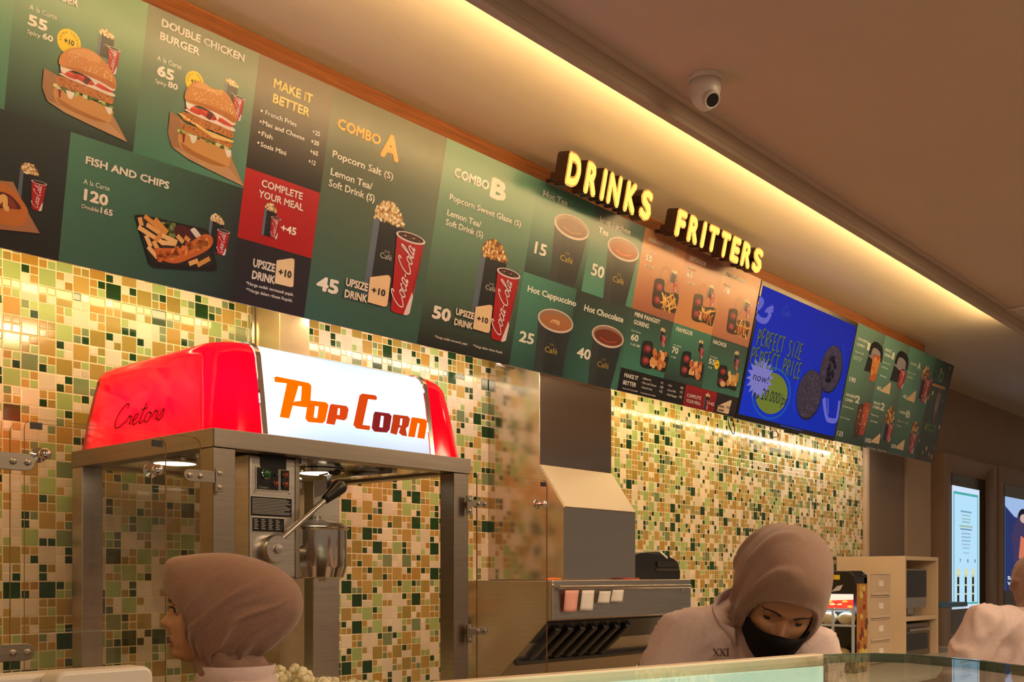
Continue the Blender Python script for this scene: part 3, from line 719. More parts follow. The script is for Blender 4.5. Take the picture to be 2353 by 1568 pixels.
a.txt('Lemon Tea/', z2(1178, 774), z2(1352, 832), 14.5, CREAM, bold=.02); a.txt('Soft Drink (S)', z2(1170, 822), z2(1362, 887), 14.5, CREAM, bold=.02)
a.txt('50', z2(1100, 1300), z2(1195, 1318), 31, CREAM, bold=.045)
a.txt('*Harga sudah termasuk pajak.', z2(1115, 1402), z2(1285, 1442), 5.5, CREAM, bold=.01); a.txt('**Harga dalam ribuan Rupiah.', z2(1312, 1447), z2(1465, 1487), 5.5, CREAM, bold=.01)
a.build('printed_lettering', e)
a = Art(); f = frame_px(z2(745, 1185), z2(903, 1228), z2(0, 700)[1], 0); pic_popcorn(a, f, 1, 110, boxh=.80); a.build('popcorn_box_picture', e)
a = Art(); f = frame_px(z2(862, 1258), z2(1006, 1300), z2(0, 862)[1], 0); pic_cola(a, f, 8); a.build('drink_cup_picture', e)
a = Art(); f = frame_px(z2(1296, 1328), z2(1432, 1362), z2(0, 897)[1], 0); pic_popcorn(a, f, 1, 90, True, boxh=.80); a.build('popcorn_box_picture', e)
a = Art(); f = frame_px(z2(1382, 1400), z2(1497, 1436), z2(0, 1048)[1], 0); pic_cola(a, f, 8); a.build('drink_cup_picture', e)
a = Art(); upsize(a, z2, ((650, 1150), (768, 1146)), ((645, 1197), (762, 1217)), [(779, 1091), (868, 1080), (881, 1086), (885, 1100), (869, 1228), (864, 1241), (850, 1243), (766, 1219)], ((784, 1178), (856, 1184)), 19, 16)
upsize(a, z2, ((1216, 1298), (1314, 1292)), ((1210, 1338), (1305, 1356)), [(1323, 1244), (1396, 1233), (1407, 1238), (1409, 1250), (1396, 1365), (1390, 1377), (1378, 1377), (1308, 1356)], ((1326, 1320), (1385, 1326)), 16, 16)
a.build('upsize_offer_picture', e)

# ================================================================== board 3: hot drinks and fritters
s9_, s10_, s11_ = B(1352, 570)[0], B(1466, 619)[0], B(1717, 810)[0]
sa_, sb_ = B(1564, 650)[0], B(1650, 687)[0]; sc_, sd_ = B(1571, 912)[0], B(1643, 928)[0]
hm = B(1336, 669)[1]; hk = (B(1428, 843)[1] + B(1646, 903)[1]) / 2
sk_ = B(1424, 860)[0]
e = board('menu_board', 'menu board with four black hot drink cups and orange fritters tiles', s8_ + .0015, s11_ - .0015)
a = Art()
tile(a, s8_, s9_, hm, HT, (104, 150, 122), (84, 130, 106), (42, 58, 52), (40, 54, 50))
tile(a, s9_, s10_, hm, HT, (92, 104, 92), (94, 108, 96), (70, 128, 104), (74, 132, 108))
tile(a, s8_, s9_ - .03, 0, hm, (74, 132, 108), (54, 96, 80), (32, 42, 42), (44, 84, 72))
tile(a, s9_ - .03, s10_, 0, hm, (36, 44, 42), (46, 58, 52), (58, 110, 92), (40, 78, 66))
tile(a, s10_, sa_, hm, HT, (226, 158, 106), (216, 140, 88), (150, 88, 64), (160, 92, 62))
tile(a, sa_, sb_, hm, HT, (178, 112, 84), (186, 120, 92), (214, 142, 82), (206, 136, 80))
tile(a, sb_, s11_, hm, HT, (214, 148, 98), (214, 150, 110), (168, 106, 78), (180, 108, 74))
s10b = s10_ - .012
tile(a, s10_, sa_, hk, hm, (44, 60, 52), (40, 60, 52), (58, 116, 94), (60, 116, 94), .2)
tile(a, sa_, sb_, hk, hm, (66, 124, 100), (60, 116, 94), (42, 60, 54), (38, 52, 48), .2)
tile(a, sb_, s11_, hk, hm, (48, 72, 62), (46, 66, 58), (62, 112, 92), (54, 100, 82), .2)
tile(a, sk_, sc_, 0, hk, (20, 19, 20), (20, 19, 20), (22, 20, 22), (22, 20, 22), .4)
tile(a, sc_, sd_, 0, hk, (150, 22, 30), (150, 22, 30), (134, 16, 24), (134, 16, 24), .4)
tile(a, sd_, s11_, 0, hk, (34, 30, 32), (34, 30, 32), (30, 26, 28), (30, 26, 28), .4)
a.build('printed_background', e)
a = Art(split=True)
for (t_, p, q, cp) in (('Hot Tea', (233, 240), (368, 300), 15), ('Hot Lychee', (546, 388), (717, 456), 15), ('Tea', (538, 446), (596, 465), 15), ('Hot Cappuccino', (147, 768), (415, 857), 15), ('Hot Chocolate', (460, 877), (677, 944), 15),
                       ('15', (183, 560), (249, 576), 29), ('50', (497, 680), (568, 698), 29), ('25', (98, 1048), (180, 1064), 26), ('40', (418, 1134), (494, 1151), 25),
                       ('FRENCH FRIES', (818, 492), (955, 552), 10), ('55', (800, 598), (834, 606), 15), ('SISTAGOR', (1045, 596), (1137, 634), 10), ('65', (1028, 690), (1061, 699), 15), ('MIX PLATTER', (1248, 686), (1358, 732), 9), ('78', (1233, 778), (1265, 786), 14),
                       ('MINI PANGSIT', (741, 906), (880, 955), 11), ('GORENG', (735, 950), (818, 977), 11), ('60', (718, 1040), (760, 1050), 16), ('MAMIGOR', (970, 990), (1062, 1018), 11), ('70', (945, 1110), (981, 1119), 15), ('NACHOS', (1175, 1058), (1248, 1083), 10), ('55', (1150, 1170), (1186, 1180), 13),
                       ('A la Carte', (808, 548), (858, 566), 4), ('A la Carte', (1036, 646), (1082, 660), 4), ('A la Carte', (1236, 738), (1280, 752), 4), ('A la Carte', (722, 990), (775, 1006), 4), ('A la Carte', (955, 1070), (1000, 1084), 4), ('A la Carte', (1160, 1135), (1200, 1147), 4),
                       ('+10 80', (795, 630), (850, 648), 5), ('+10 90', (1022, 722), (1075, 740), 5), ('+10 80', (715, 1068), (770, 1084), 6), ('+10', (940, 1136), (968, 1146), 5), ('+10', (1146, 1194), (1168, 1204), 5),
                       ('MAKE IT', (683, 1245), (760, 1264), 10), ('BETTER', (676, 1285), (748, 1302), 10), ('COMPLETE', (1030, 1354), (1108, 1374), 8), ('YOUR MEAL', (1026, 1385), (1106, 1404), 8), ('+45', (1150, 1400), (1180, 1408), 8),
                       ('- Jalapeno', (782, 1254), (832, 1270), 5), ('- Mac and Cheese', (778, 1278), (860, 1304), 5), ('- French Fries', (776, 1304), (838, 1324), 5), ('- Fish', (922, 1294), (946, 1302), 5), ('- Sosis Mini', (918, 1320), (968, 1334), 5), ('- Mini Pangsit', (915, 1346), (974, 1362), 5),
                       ('+5', (884, 1282), (898, 1288), 6), ('+20', (880, 1306), (898, 1312), 6), ('+25', (876, 1330), (894, 1336), 6), ('+65', (992, 1310), (1010, 1316), 6), ('+12', (990, 1334), (1006, 1340), 6), ('+25', (986, 1360), (1002, 1366), 6),
                       ('*Harga sudah termasuk pajak.', (672, 1308), (758, 1332), 3), ('**Harga dalam ribuan Rupiah.', (772, 1334), (858, 1356), 3)):
    a.txt(t_, z3(*p), z3(*q), cp, CREAM, bold=.03 if cp > 8 else .01)
a.part('upsize_offer'); a.split = False
a.pix([z3(*p) for p in [(1204, 1405), (1275, 1374), (1280, 1380), (1262, 1450), (1255, 1452), (1198, 1436)]], (240, 202, 156), 2)
a.txt('+10', z3(1248, 1420), z3(1272, 1425), 7, (40, 30, 30), 3)
a.txt('UPSIZE', z3(1205, 1418), z3(1238, 1412), 5, (40, 30, 30), 3); a.txt('DRINK', z3(1203, 1434), z3(1238, 1438), 5, (40, 30, 30), 3)
a.build('printed_lettering', e)
for q in (((299, 378), (488, 452), (272, 700), (408, 752), 'tea'), ((594, 506), (764, 572), (567, 812), (688, 862), 'lychee'), ((208, 905), (399, 966), (186, 1200), (328, 1243), 'cappuccino'), ((508, 992), (679, 1052), (482, 1283), (606, 1313), 'chocolate')):
    a = Art(); pic_hotcup(a, z3(*q[0]), z3(*q[1]), z3(*q[2]), z3(*q[3]), q[4]); a.build('hot_drink_picture', e)
for (l, r, tp, food, bx, cp) in (((828, 855), (966, 895), 716, 'fries', ((938, 720), (966, 728), 655), ((950, 770), (970, 776), 708)),
                                 ((1048, 930), (1172, 966), 800, 'mix', ((1144, 805), (1172, 812), 738), ((1152, 850), (1174, 856), 778)),
                                 ((1243, 1000), (1362, 1030), 880, 'mix', ((1345, 880), (1372, 886), 818), ((1352, 915), (1372, 920), 852)),
                                 ((762, 1190), (910, 1222), 1058, 'bites', ((874, 1040), (902, 1047), 975), ((882, 1074), (908, 1080), 1015)),
                                 ((984, 1238), (1108, 1270), 1115, 'bites', ((1088, 1105), (1114, 1110), 1043), ((1094, 1140), (1118, 1146), 1085)),
                                 ((1190, 1302), (1302, 1322), 1190, 'nachos', ((1286, 1165), (1312, 1170), 1106), ((1290, 1206), (1312, 1211), 1146))):
    a = Art(); pic_tray(a, frame_px(z3(*l), z3(*r), z3(0, tp)[1], 0), food, 6); a.build('snack_tray_picture', e)
    a = Art(); pic_popcorn(a, frame_px(z3(*bx[0]), z3(*bx[1]), z3(0, bx[2])[1], 0), 1, 18, label=False); a.build('popcorn_box_picture', e)
    a = Art(); pic_cola(a, frame_px(z3(*cp[0]), z3(*cp[1]), z3(0, cp[2])[1], 0), 5, False); a.build('drink_cup_picture', e)
for (c_, col) in (((912, 690), (206, 140, 90)), ((1120, 782), (200, 130, 80)), ((1320, 855), (206, 146, 104))):     # faint round stamps behind the trays
    a = Art(); c = B(*z3(*c_))
    for r_ in (.042, .034):
        a.stroke([(c[0] + r_ * math.cos(i * .3), c[1] + r_ * math.sin(i * .3)) for i in range(22)], .002, (130, 80, 50), 1)
    a.build('stamp_picture', e)
a = Art(); pic_popcorn(a, frame_px(z3(1122, 1420), z3(1145, 1426), z3(0, 1335)[1], 0), 1, 14, label=False); pic_cola(a, frame_px(z3(1130, 1424), z3(1146, 1428), z3(0, 1375)[1], 0), 5, False); a.build('meal_picture', e)
a = Art(); pic_badge(a, B(*z3(1198, 1178)), .022, 1); a.build('badge_picture', e)

# ================================================================== screen
s12_ = B(1943, 882)[0]
e = thing('television', bw((s11_ + s12_) / 2, 0, -.02), 'wall screen glowing blue with two dark cookies, between the menu boards', 'television')
p = MB(); g = .004
p.add([bw(s, h, o) for o in (-.045, .004) for (s, h) in ((s11_ + g, -.004), (s12_ - g, -.004), (s12_ - g, HT - .004), (s11_ + g, HT - .004))], [(0, 3, 2, 1), (4, 5, 6, 7), (0, 1, 5, 4), (1, 2, 6, 5), (2, 3, 7, 6), (3, 0, 4, 7)])
p.build('casing', 'tv_black', e)
sm = (s11_ + s12_) / 2 + .08
MB().add([bw(s, h, o) for o in (-.04, .006) for (s, h) in ((sm - .05, -.016), (sm + .05, -.016), (sm + .05, -.003), (sm - .05, -.003))], [(0, 3, 2, 1), (4, 5, 6, 7), (0, 1, 5, 4), (1, 2, 6, 5), (2, 3, 7, 6), (3, 0, 4, 7)]).build('sensor_bump', 'tv_black', e)
scr = lambda s, h, o: bw(s, h, o + .004)
skc = lambda r, g_, b, k=1: (lin(r), lin(g_), lin(b), 1)
a = Art(scr, skc)
gx = .022
tile(a, s11_ + gx, s12_ - gx, .022, HT - .026, (4, 36, 168), (2, 30, 150), (2, 40, 168), (4, 48, 190))
a.build('display', e, 'screen_pixels')
a = Art(scr, skc)
OL = (88, 104, 66); BK = (14, 26, 66)
def hand(body, p, q, cap, col, seed):
    r2 = random.Random(seed)
    s0, h0 = B(*p); s1, h1 = B(*q); H = B(p[0], p[1] - cap)[1] - h0
    n = len(body); w = (s1 - s0) / n
    ST = {'P': [[(.2, 0), (.25, 1)], [(.2, .95), (.8, .85), (.7, .55), (.25, .45)]], 'E': [[(.2, 0), (.25, 1)], [(.25, 1), (.8, 1)], [(.25, .5), (.7, .55)], [(.2, 0), (.8, .02)]],
          'R': [[(.2, 0), (.25, 1)], [(.2, .95), (.8, .85), (.7, .55), (.25, .48)], [(.3, .48), (.85, 0)]], 'F': [[(.2, 0), (.25, 1)], [(.25, 1), (.85, 1)], [(.25, .5), (.7, .55)]],
          'C': [[(.85, .9), (.5, 1), (.2, .5), (.45, 0), (.85, .1)]], 'T': [[(.5, 0), (.5, 1)], [(.1, 1), (.95, .98)]], 'S': [[(.85, .9), (.45, 1), (.25, .75), (.75, .35), (.5, 0), (.15, .1)]],
          'I': [[(.5, 0), (.5, 1)]], 'Z': [[(.15, 1), (.85, 1), (.15, 0), (.9, .02)]], ' ': []}
    for i, ch in enumerate(body):
        dy = r2.uniform(-.06, .06)
        for st in ST[ch]:
            pts = [(s0 + (i + x) * w, h0 + (y + dy) * H) for x, y in st]
            sm_ = ch in 'PRCS'
            a.stroke([(x + .004, y - .003) for x, y in pts], .013, BK, 2, sm_); a.stroke(pts, .0095, col, 3, sm_)
a.part('lettering')
hand('PERFECT SIZE', zt(240, 545), zt(548, 590), 40, OL, 1)
a.part('lettering')
hand('PERFECT PRICE', zt(196, 668), zt(540, 712), 40, OL, 2)
a.part('price_bubble')
c = B(*zt(270, 765)); st = []
for i in range(36): r_ = (.125 if i % 2 else .085); st.append((c[0] + r_ * 1.15 * math.cos(i * PI / 18), c[1] + r_ * .92 * math.sin(i * PI / 18)))
a.poly(st, (128, 124, 196), 2.5)
a.txt('now!', zt(215, 800), zt(322, 782), 19, (10, 20, 60), 4, .0, shear=.15)
c = B(*zt(345, 868)); a.ell(c, .178, .108, (112, 124, 46), 2.2, 40)
for i in range(60):
    t_ = i * 2 * PI / 60; a.ell((c[0] + .205 * math.cos(t_), c[1] + .132 * math.sin(t_)), .008, .008, (30, 92, 170), 2.1, 8)
a.txt('Rp', zt(222, 890), zt(258, 900), 12, (14, 26, 50), 4, .02); a.txt('20.000/pc', zt(265, 930), zt(445, 925), 27, (14, 26, 50), 4, .0, shear=.15)
a.part('line_drawing')
a.stroke([B(*zt(*p)) for p in ((812, 545), (818, 620), (800, 720), (770, 840))], .004, (20, 84, 190), 2)
a.part('line_drawing')
a.stroke([B(*zt(*p)) for p in ((545, 720), (510, 800), (490, 900), (490, 980))], .004, (20, 84, 190), 2)
LI = (104, 104, 200)
a.part('hand_drawing')
for q in (((262, 245), (285, 270), (265, 300), (248, 310)), ((245, 355), (270, 385), (310, 390), (340, 340)), ((300, 330), (330, 325), (355, 330)), ((310, 320), (335, 305), (358, 310)), ((320, 345), (345, 300), (350, 290))):
    a.stroke([B(*zt(*p)) for p in q], .030 if q[0][0] < 290 else .014, LI, 2)
a.part('hand_drawing')
for q in (((790, 915), (780, 990), (765, 1045), (710, 1040)), ((710, 1040), (695, 980), (685, 900)), ((705, 1000), (700, 950), (698, 895)), ((715, 1000), (715, 960), (714, 900))):
    a.stroke([B(*zt(*p)) for p in q], .030 if q[0][1] > 1030 or q[0][0] > 780 else .012, LI, 2)
a.part('lettering')
a.txt('Café', zt(405, 352), zt(468, 368), 16, (40, 72, 170), 2, 0)
a.part('lettering'); a.txt('XXI', zt(428, 305), zt(452, 310), 8, (40, 72, 170), 2, 0)
a.part('lettering')
a.stroke([B(*zt(400, 1076)), B(*zt(545, 1112))], .004, (40, 84, 200), 2, False)
a.build('screen_lettering', e, 'screen_pixels')
for (cx_, cy_, ww, hh, choc) in ((735, 710, 72, 172, True), (592, 878, 82, 178, False)):
    a = Art(scr, skc); c = B(*zt(cx_, cy_))
    rx = (B(*zt(cx_ + ww, cy_))[0] - B(*zt(cx_ - ww, cy_))[0]) / 2; ry = (B(*zt(cx_, cy_ - hh))[1] - B(*zt(cx_, cy_ + hh))[1]) / 2
    a.ell(c, rx * 1.02, ry * .97, (30, 24, 36), 3.5 if choc else 4.5, 40); a.ell((c[0] - .004, c[1] + .004), rx * .97, ry * .93, (62, 50, 62), 3.7 if choc else 4.7, 40)
    for i in range(90):
        t_, r_ = rnd.random() * 6.28, math.sqrt(rnd.random()) * .9
        a.poly(blob((c[0] + rx * r_ * math.cos(t_), c[1] + ry * r_ * math.sin(t_)), .010, 5, .5), [(74, 60, 72), (46, 36, 48), (84, 70, 80)][i % 3], 3.9 if choc else 4.9)
    if choc:
        for i in range(16): a.poly(blob((c[0] + rnd.uniform(-.3, .3) * rx, c[1] + rnd.uniform(-.5, .5) * ry), .022, 6, .4), (16, 14, 30), 4.1)
    a.build('cookie_picture', e, 'screen_pixels')

# ================================================================== board 4: far combos
s15_ = B(2168, 951)[0]
sA, sB_, sC = B(2007, 902)[0], B(2065, 921)[0], B(2126, 938)[0]
e = board('menu_board', 'narrow dark green menu board at the far end beyond the blue screen', s12_ + .0015, s15_)
a = Art()
tile(a, s12_, sA, 0, HT, (110, 150, 126), (100, 122, 104), (34, 46, 42), (44, 78, 64))
tile(a, sA, sB_, 0, HT, (112, 158, 132), (96, 116, 100), (34, 46, 42), (36, 64, 54))
tile(a, sB_, sC, 0, HT, (104, 152, 126), (60, 108, 86), (40, 78, 64), (38, 70, 58))
tile(a, sC, s15_, 0, HT, (48, 84, 66), (24, 30, 26), (18, 14, 16), (24, 34, 30))
a.build('printed_background', e)
a = Art(split=True)
zs = zm(4.355, 1950, 640)
for (t_, p, q, cp) in (('FAVORITE', (88, 615), (190, 655), 7), ('COMBO', (76, 668), (155, 698), 7), ('1', (178, 715), (205, 718), 19), ('Popcorn (M)', (62, 738), (146, 765), 4), ('Lychee Tea', (48, 785), (132, 812), 4), ('Lemon Tea', (44, 806), (120, 832), 4), ('190', (0, 1028), (62, 1045), 12),
                       ('SNACK', (362, 722), (424, 748), 7), ('COMBO', (352, 770), (420, 800), 7), ('1', (424, 808), (448, 812), 18), ('Popcorn (M)', (336, 842), (412, 868), 4), ('Soft Drink', (326, 890), (388, 912), 4), ('Mineral', (314, 978), (372, 998), 4), ('85', (278, 1112), (318, 1124), 9),
                       ('COMBO', (612, 860), (678, 884), 7), ('A', (678, 908), (714, 916), 18), ('Popcorn (S)', (592, 945), (664, 970), 4), ('Soft Drink', (584, 988), (638, 1010), 4), ('45', (536, 1195), (576, 1206), 9),
                       ('COMBO', (502, 1345), (568, 1368), 7), ('B', (566, 1390), (606, 1398), 17), ('SNACK', (246, 1252), (312, 1275), 7), ('COMBO', (238, 1292), (306, 1318), 7), ('2', (308, 1316), (352, 1322), 18), ('Popcorn (S)', (484, 1425), (590, 1462), 4), ('Tea', (475, 1475), (520, 1492), 4)):
    a.txt(t_, zs(*p), zs(*q), cp, CREAM, bold=.03 if cp > 6 else .01)
for (t_, p, q, cp) in (('FAVORITE', (835, 880), (900, 905), 7), ('COMBO', (828, 912), (880, 930), 7), ('2', (893, 925), (922, 935), 18), ('133', (775, 1140), (812, 1152), 12), ('Double Burger', (815, 955), (885, 975), 4), ('Ice Cream', (800, 1025), (860, 1045), 4),
                       ('105', (960, 1185), (996, 1194), 11), ('50', (1130, 1222), (1160, 1230), 10), ('Popcorn', (1000, 1010), (1048, 1022), 4), ('Soft Drink', (992, 1050), (1040, 1064), 4), ('*Harga sudah termasuk', (968, 1222), (1030, 1234), 2.5), ('**Harga dalam ribuan', (1040, 1238), (1100, 1250), 2.5),
                       ('GREEN TEA', (1345, 1080), (1425, 1095), 7), ('FLOAT', (1345, 1112), (1420, 1122), 7)):
    a.txt(t_, zt(*p), zt(*q), cp, CREAM if t_[0] != 'G' and t_ != 'FLOAT' else (110, 150, 80), bold=.03 if cp > 6 else .01)
for q in ([(322, 1115), (418, 1040), (422, 1055), (406, 1158), (398, 1160), (318, 1130)], [(580, 1200), (668, 1125), (672, 1140), (656, 1240), (648, 1242), (576, 1216)]):
    a.part('upsize_offer').pix([zs(*p) for p in q], (238, 196, 144), 2)
for q in ([(1002, 1178), (1060, 1130), (1062, 1140), (1052, 1200), (1000, 1188)], [(1166, 1215), (1218, 1170), (1222, 1180), (1210, 1242), (1164, 1228)]): a.part('upsize_offer').pix([zt(*p) for p in q], (238, 196, 144), 2)
a.part('lettering').stroke([B(*zt(1400, 808)), B(*zt(1485, 836))], .016, (210, 150, 50), 2, False)
a.build('printed_lettering', e)
def tumbler(l, r, tp, c1, c2):
    a = Art(); f = frame_px(l, r, tp, 0)
    a.poly(f.pts([(.15, 0), (.85, 0), (1, .9), (.9, 1), (.1, 1), (0, .9)]), c1, 3); a.poly(f.pts([(.12, .3), (.9, .3), (.98, .86), (.04, .86)]), c2, 3.5)
    for i in range(8): a.poly(blob(f(rnd.uniform(.2, .8), rnd.uniform(.2, .95)), .10 * f.a[2], 5, .5), [(240, 190, 120), (190, 90, 40), c1][i % 3], 4)
    a.build('iced_drink_picture', e)
def lidbox(l, r, tp):
    a = Art(); f = frame_px(l, r, tp, 0)
    a.poly(f.pts([(0, 0), (.8, 0), (.9, .55), (.1, .6)]), (28, 26, 28), 1); a.poly(f.pts(catmull([(.12, .55), (.2, .8), (.5, .9), (.85, .8), (.92, .5), (.5, .45)], 4)), (150, 140, 136), 1.5)
    a.stroke([f(.15, .6), f(.25, .95), f(.6, 1.0), f(.95, .85), f(1, .5)], .18 * f.a[2], (24, 22, 24), 2); a.build('popcorn_bucket_picture', e)
lidbox(zs(148, 935), zs(290, 960), zs(0, 672)[1]); tumbler(zs(192, 1010), zs(270, 1040), zs(0, 770)[1], (196, 96, 40), (224, 140, 60))
lidbox(zs(405, 1035), zs(545, 1050), zs(0, 765)[1])
tumbler(zt(875, 1150), zt(920, 1165), zt(0, 940)[1], (70, 34, 28), (96, 50, 40)); tumbler(zt(912, 1130), zt(958, 1145), zt(0, 930)[1], (170, 70, 44), (190, 90, 56))
tumbler(zs(820, 1430), zs(862, 1440), zs(0, 1110)[1], (90, 56, 50), (140, 110, 104))
for (l, r, tp) in ((zs(470, 1090), zs(545, 1105), zs(0, 905)[1]), (zs(705, 1235), zs(780, 1255), zs(0, 990)[1]), (zt(1090, 1180), zt(1125, 1190), zt(0, 1060)[1]), (zt(1235, 1255), zt(1278, 1266), zt(0, 1115)[1])):
    a = Art(); pic_cola(a, frame_px(l, r, tp, 0), 5, False); a.build('drink_cup_picture', e)
for (l, r, tp) in ((zs(675, 1200), zs(760, 1215), zs(0, 890)[1]), (zt(1062, 1170), zt(1120, 1180), zt(0, 960)[1]), (zt(1236, 1240), zt(1280, 1248), zt(0, 1050)[1])):
    a = Art(); pic_popcorn(a, frame_px(l, r, tp, 0), 1, 24, True, boxh=.62 if tp < 935 else .5, label=False); a.build('popcorn_box_picture', e)
a = Art()
for i in range(46):
    s = rnd.uniform(sC + .01, s15_ - .008); h = rnd.uniform(.01, HT - .01)
    if abs(s - (sC + s15_) / 2) < .09 and .1 < h < .6: continue
    a.poly(blob((s, h), rnd.uniform(.008, .022), 5, .5, 1.3), [(206, 150, 60), (120, 40, 30), (60, 96, 40), (230, 190, 120), (20, 20, 20)][i % 5], 1.5)
a.ell(B(*zs(925, 985)), .035, .035, (120, 170, 130), 2, 20); a.ell(B(*zs(925, 985)), .027, .027, (36, 60, 48), 2.3, 20)
a.build('leaf_picture', e)
# ------------------------------------------------------------------ channel letter signs over board 3
emis('letter_face', (1.0, .64, .12, 1), 1.5)
mat('letter_side', (.035, .014, .008, 1), .35)
mat('letter_rim', (.62, .38, .16, 1), .3, .4)
OFF = .135
def BO(px, py, off):
    d = Vector(ray(px, py)); P0 = Vector((0, YB, ZB - ZC))
    lam = (off + P0.dot(NB)) / d.dot(NB); p = d * lam - P0
    return (p.x, p.dot(EB))
def solid_glyph(verts, faces, mp, o_front, o_back):
    mb = MB(); n = len(verts)
    cnt = {}
    for f in faces:
        for i in range(len(f)):
            k = (f[i], f[(i + 1) % len(f)]); cnt[k] = 1
    side = [k for k in cnt if (k[1], k[0]) not in cnt]
    vs = [mp(v[0], v[1], o_front) for v in verts] + [mp(v[0], v[1], o_back) for v in verts]
    mb.cur = 1; mb.add(vs, [tuple(f) for f in faces])
    mb.cur = 0; mb.add(vs, [tuple(reversed([i + n for i in f])) for f in faces] + [(a, a + n, b + n, b) for a, b in side])
    return mb
def sign(label, name, letters, z, cap0, cap1):
    x0 = letters[0][1]
    a = BO(*z(letters[0][1], letters[0][3]), OFF)
    e = thing(name, bw(a[0], a[1], OFF - .03), label, 'sign', 'channel letter signs')
    k = len(letters) - 1
    sl = BO(*z(letters[0][1], letters[0][3]), OFF)[1]; sr = BO(*z(letters[-1][2], letters[-1][3]), OFF)[1]
    h0 = (sl + sr) / 2
    H = (cap0 + cap1) / 2
    smin = smax = None
    for i, (ch, xl, xr, yb) in enumerate(letters):
        sA_, sB2 = BO(*z(xl, yb), OFF)[0], BO(*z(xr, yb), OFF)[0]
        smin = sA_ if smin is None else smin; smax = sB2
        glyph, gf = text_mesh(ch, 0.0, 5); body, bf = bold_mesh(ch, .085, 5); face, ff = bold_mesh(ch, .045, 5)
        bx0, bx1 = min(v[0] for v in body), max(v[0] for v in body)
        kx = (sB2 - sA_) / (bx1 - bx0); ky = H / (max(v[1] for v in body) - min(v[1] for v in body)); y0 = min(v[1] for v in body)
        sh = .02
        tf = lambda v: (sA_ + (v[0] - bx0) * kx, h0 + (v[1] - y0) * ky)
        lo = solid_glyph([tf(v) for v in body], bf, bw, OFF, OFF - .055).build('letter', ['letter_side', 'letter_rim'], e)
        fo = MB().add([bw(*tf(v), OFF + .0015) for v in face], ff).build('letter_face', 'letter_face', lo)
        fo.location = (0, 0, 0)
    # mounting rail behind the letters, feet on the board top
    mb = MB()
    vs = [bw(s, h, o) for o in (OFF - .075, OFF - .056) for (s, h) in ((smin, h0 + .02), (smax, h0 + .02), (smax, h0 + .045), (smin, h0 + .045))]
    mb.add(vs, [(0, 3, 2, 1), (4, 5, 6, 7), (0, 1, 5, 4), (1, 2, 6, 5), (2, 3, 7, 6), (3, 0, 4, 7)])
    for s in (smin + .05, smax - .05):
        mb.cyl(bw(s, h0 + .03, OFF - .07), bw(s, h0 + .03, .003), .008, n=8)
    mb.build('mounting_rail', 'letter_side', e)
sign('yellow lit letters reading DRINKS on top of the hot drinks menu', 'channel_letter_sign',
     [('D', 350, 434, 193), ('R', 453, 527, 232), ('I', 543, 570, 270), ('N', 580, 657, 285), ('K', 674, 745, 326), ('S', 757, 828, 378)], z3, .122, .122)
sign('yellow lit letters reading FRITTERS on top of the orange fritters menu', 'channel_letter_sign',
     [('F', 956, 1016, 475), ('R', 1024, 1089, 505), ('I', 1099, 1124, 535), ('T', 1133, 1196, 550), ('T', 1202, 1261, 578), ('E', 1264, 1318, 604), ('R', 1323, 1382, 630), ('S', 1383, 1441, 668)], z3, .116, .116)

# small clip under the board seam, cables under the screen
s_ = s8_
cl = MB(); cl.add([bw(s, h, o) for o in (-.04, .012) for (s, h) in ((s_ - .03, -.012), (s_ + .025, -.012), (s_ + .025, 0), (s_ - .03, 0))], [(0, 3, 2, 1), (4, 5, 6, 7), (0, 1, 5, 4), (1, 2, 6, 5), (2, 3, 7, 6), (3, 0, 4, 7)])
tag(cl.build('board_clip', 'dark_steel', bevel=.002), 'small dark metal clip under the seam of the combo and drinks boards', 'clip')
for (pp, lab) in (([(1676, 955), (1674, 972), (1680, 990), (1686, 998), (1688, 985), (1683, 965), (1680, 955)], 'dark cable loop hanging under the left corner of the blue screen'),
                  ([(1785, 990), (1772, 992), (1769, 999), (1777, 1005), (1788, 1003), (1787, 996), (1783, 990)], 'dark cable loop hanging under the middle of the blue screen')):
    pts = [atY(p[0], p[1], 2.70) for p in pp]; pts = [Vector(q) for q in catmull([tuple(p) for p in pts], 5)]
    tag(MB().tube(pts, .0028, 6).build('cable_loop', 'black_plastic', smooth=True), lab, 'cable', 'cable loops under the screen')

# ------------------------------------------------------------------ popcorn machine
XL, XR, YF, YK = 1.36, 2.233, 2.15, 2.87
Z0, Z1 = ZC + .309, ZC + .3542
pm = thing('popcorn_machine', ((XL + XR) / 2, (YF + YK) / 2, 0), 'red topped popcorn machine with lit white sign reading Pop Corn, doors wide open', 'popcorn machine')
def translucent(name, col, gloss=.08, diffuse=.25):
    m = bpy.data.materials.new(name); m.use_nodes = True; m.node_tree.nodes.clear()
    out = N(m, 'ShaderNodeOutputMaterial'); t = N(m, 'ShaderNodeBsdfTranslucent'); t.inputs[0].default_value = col
    d = N(m, 'ShaderNodeBsdfDiffuse'); d.inputs[0].default_value = col
    mx = N(m, 'ShaderNodeMixShader'); mx.inputs[0].default_value = diffuse; L(m, t.outputs[0], mx.inputs[1]); L(m, d.outputs[0], mx.inputs[2])
    g = N(m, 'ShaderNodeBsdfGlossy'); g.inputs['Roughness'].default_value = .08
    fr = N(m, 'ShaderNodeFresnel'); fr.inputs[0].default_value = 1.25
    m2 = N(m, 'ShaderNodeMixShader'); L(m, fr.outputs[0], m2.inputs[0]); L(m, mx.outputs[0], m2.inputs[1]); L(m, g.outputs[0], m2.inputs[2]); L(m, m2.outputs[0], out.inputs[0])
    M[name] = m
translucent('red_plastic', (.85, .0004, .010, 1), diffuse=.03); translucent('sign_white', (.52, .74, 1.0, 1), diffuse=.08)
emis('tube_white', (.80, .90, 1.0, 1), 11.0); emis('tube_red_end', (1.0, .75, .6, 1), 36.0)
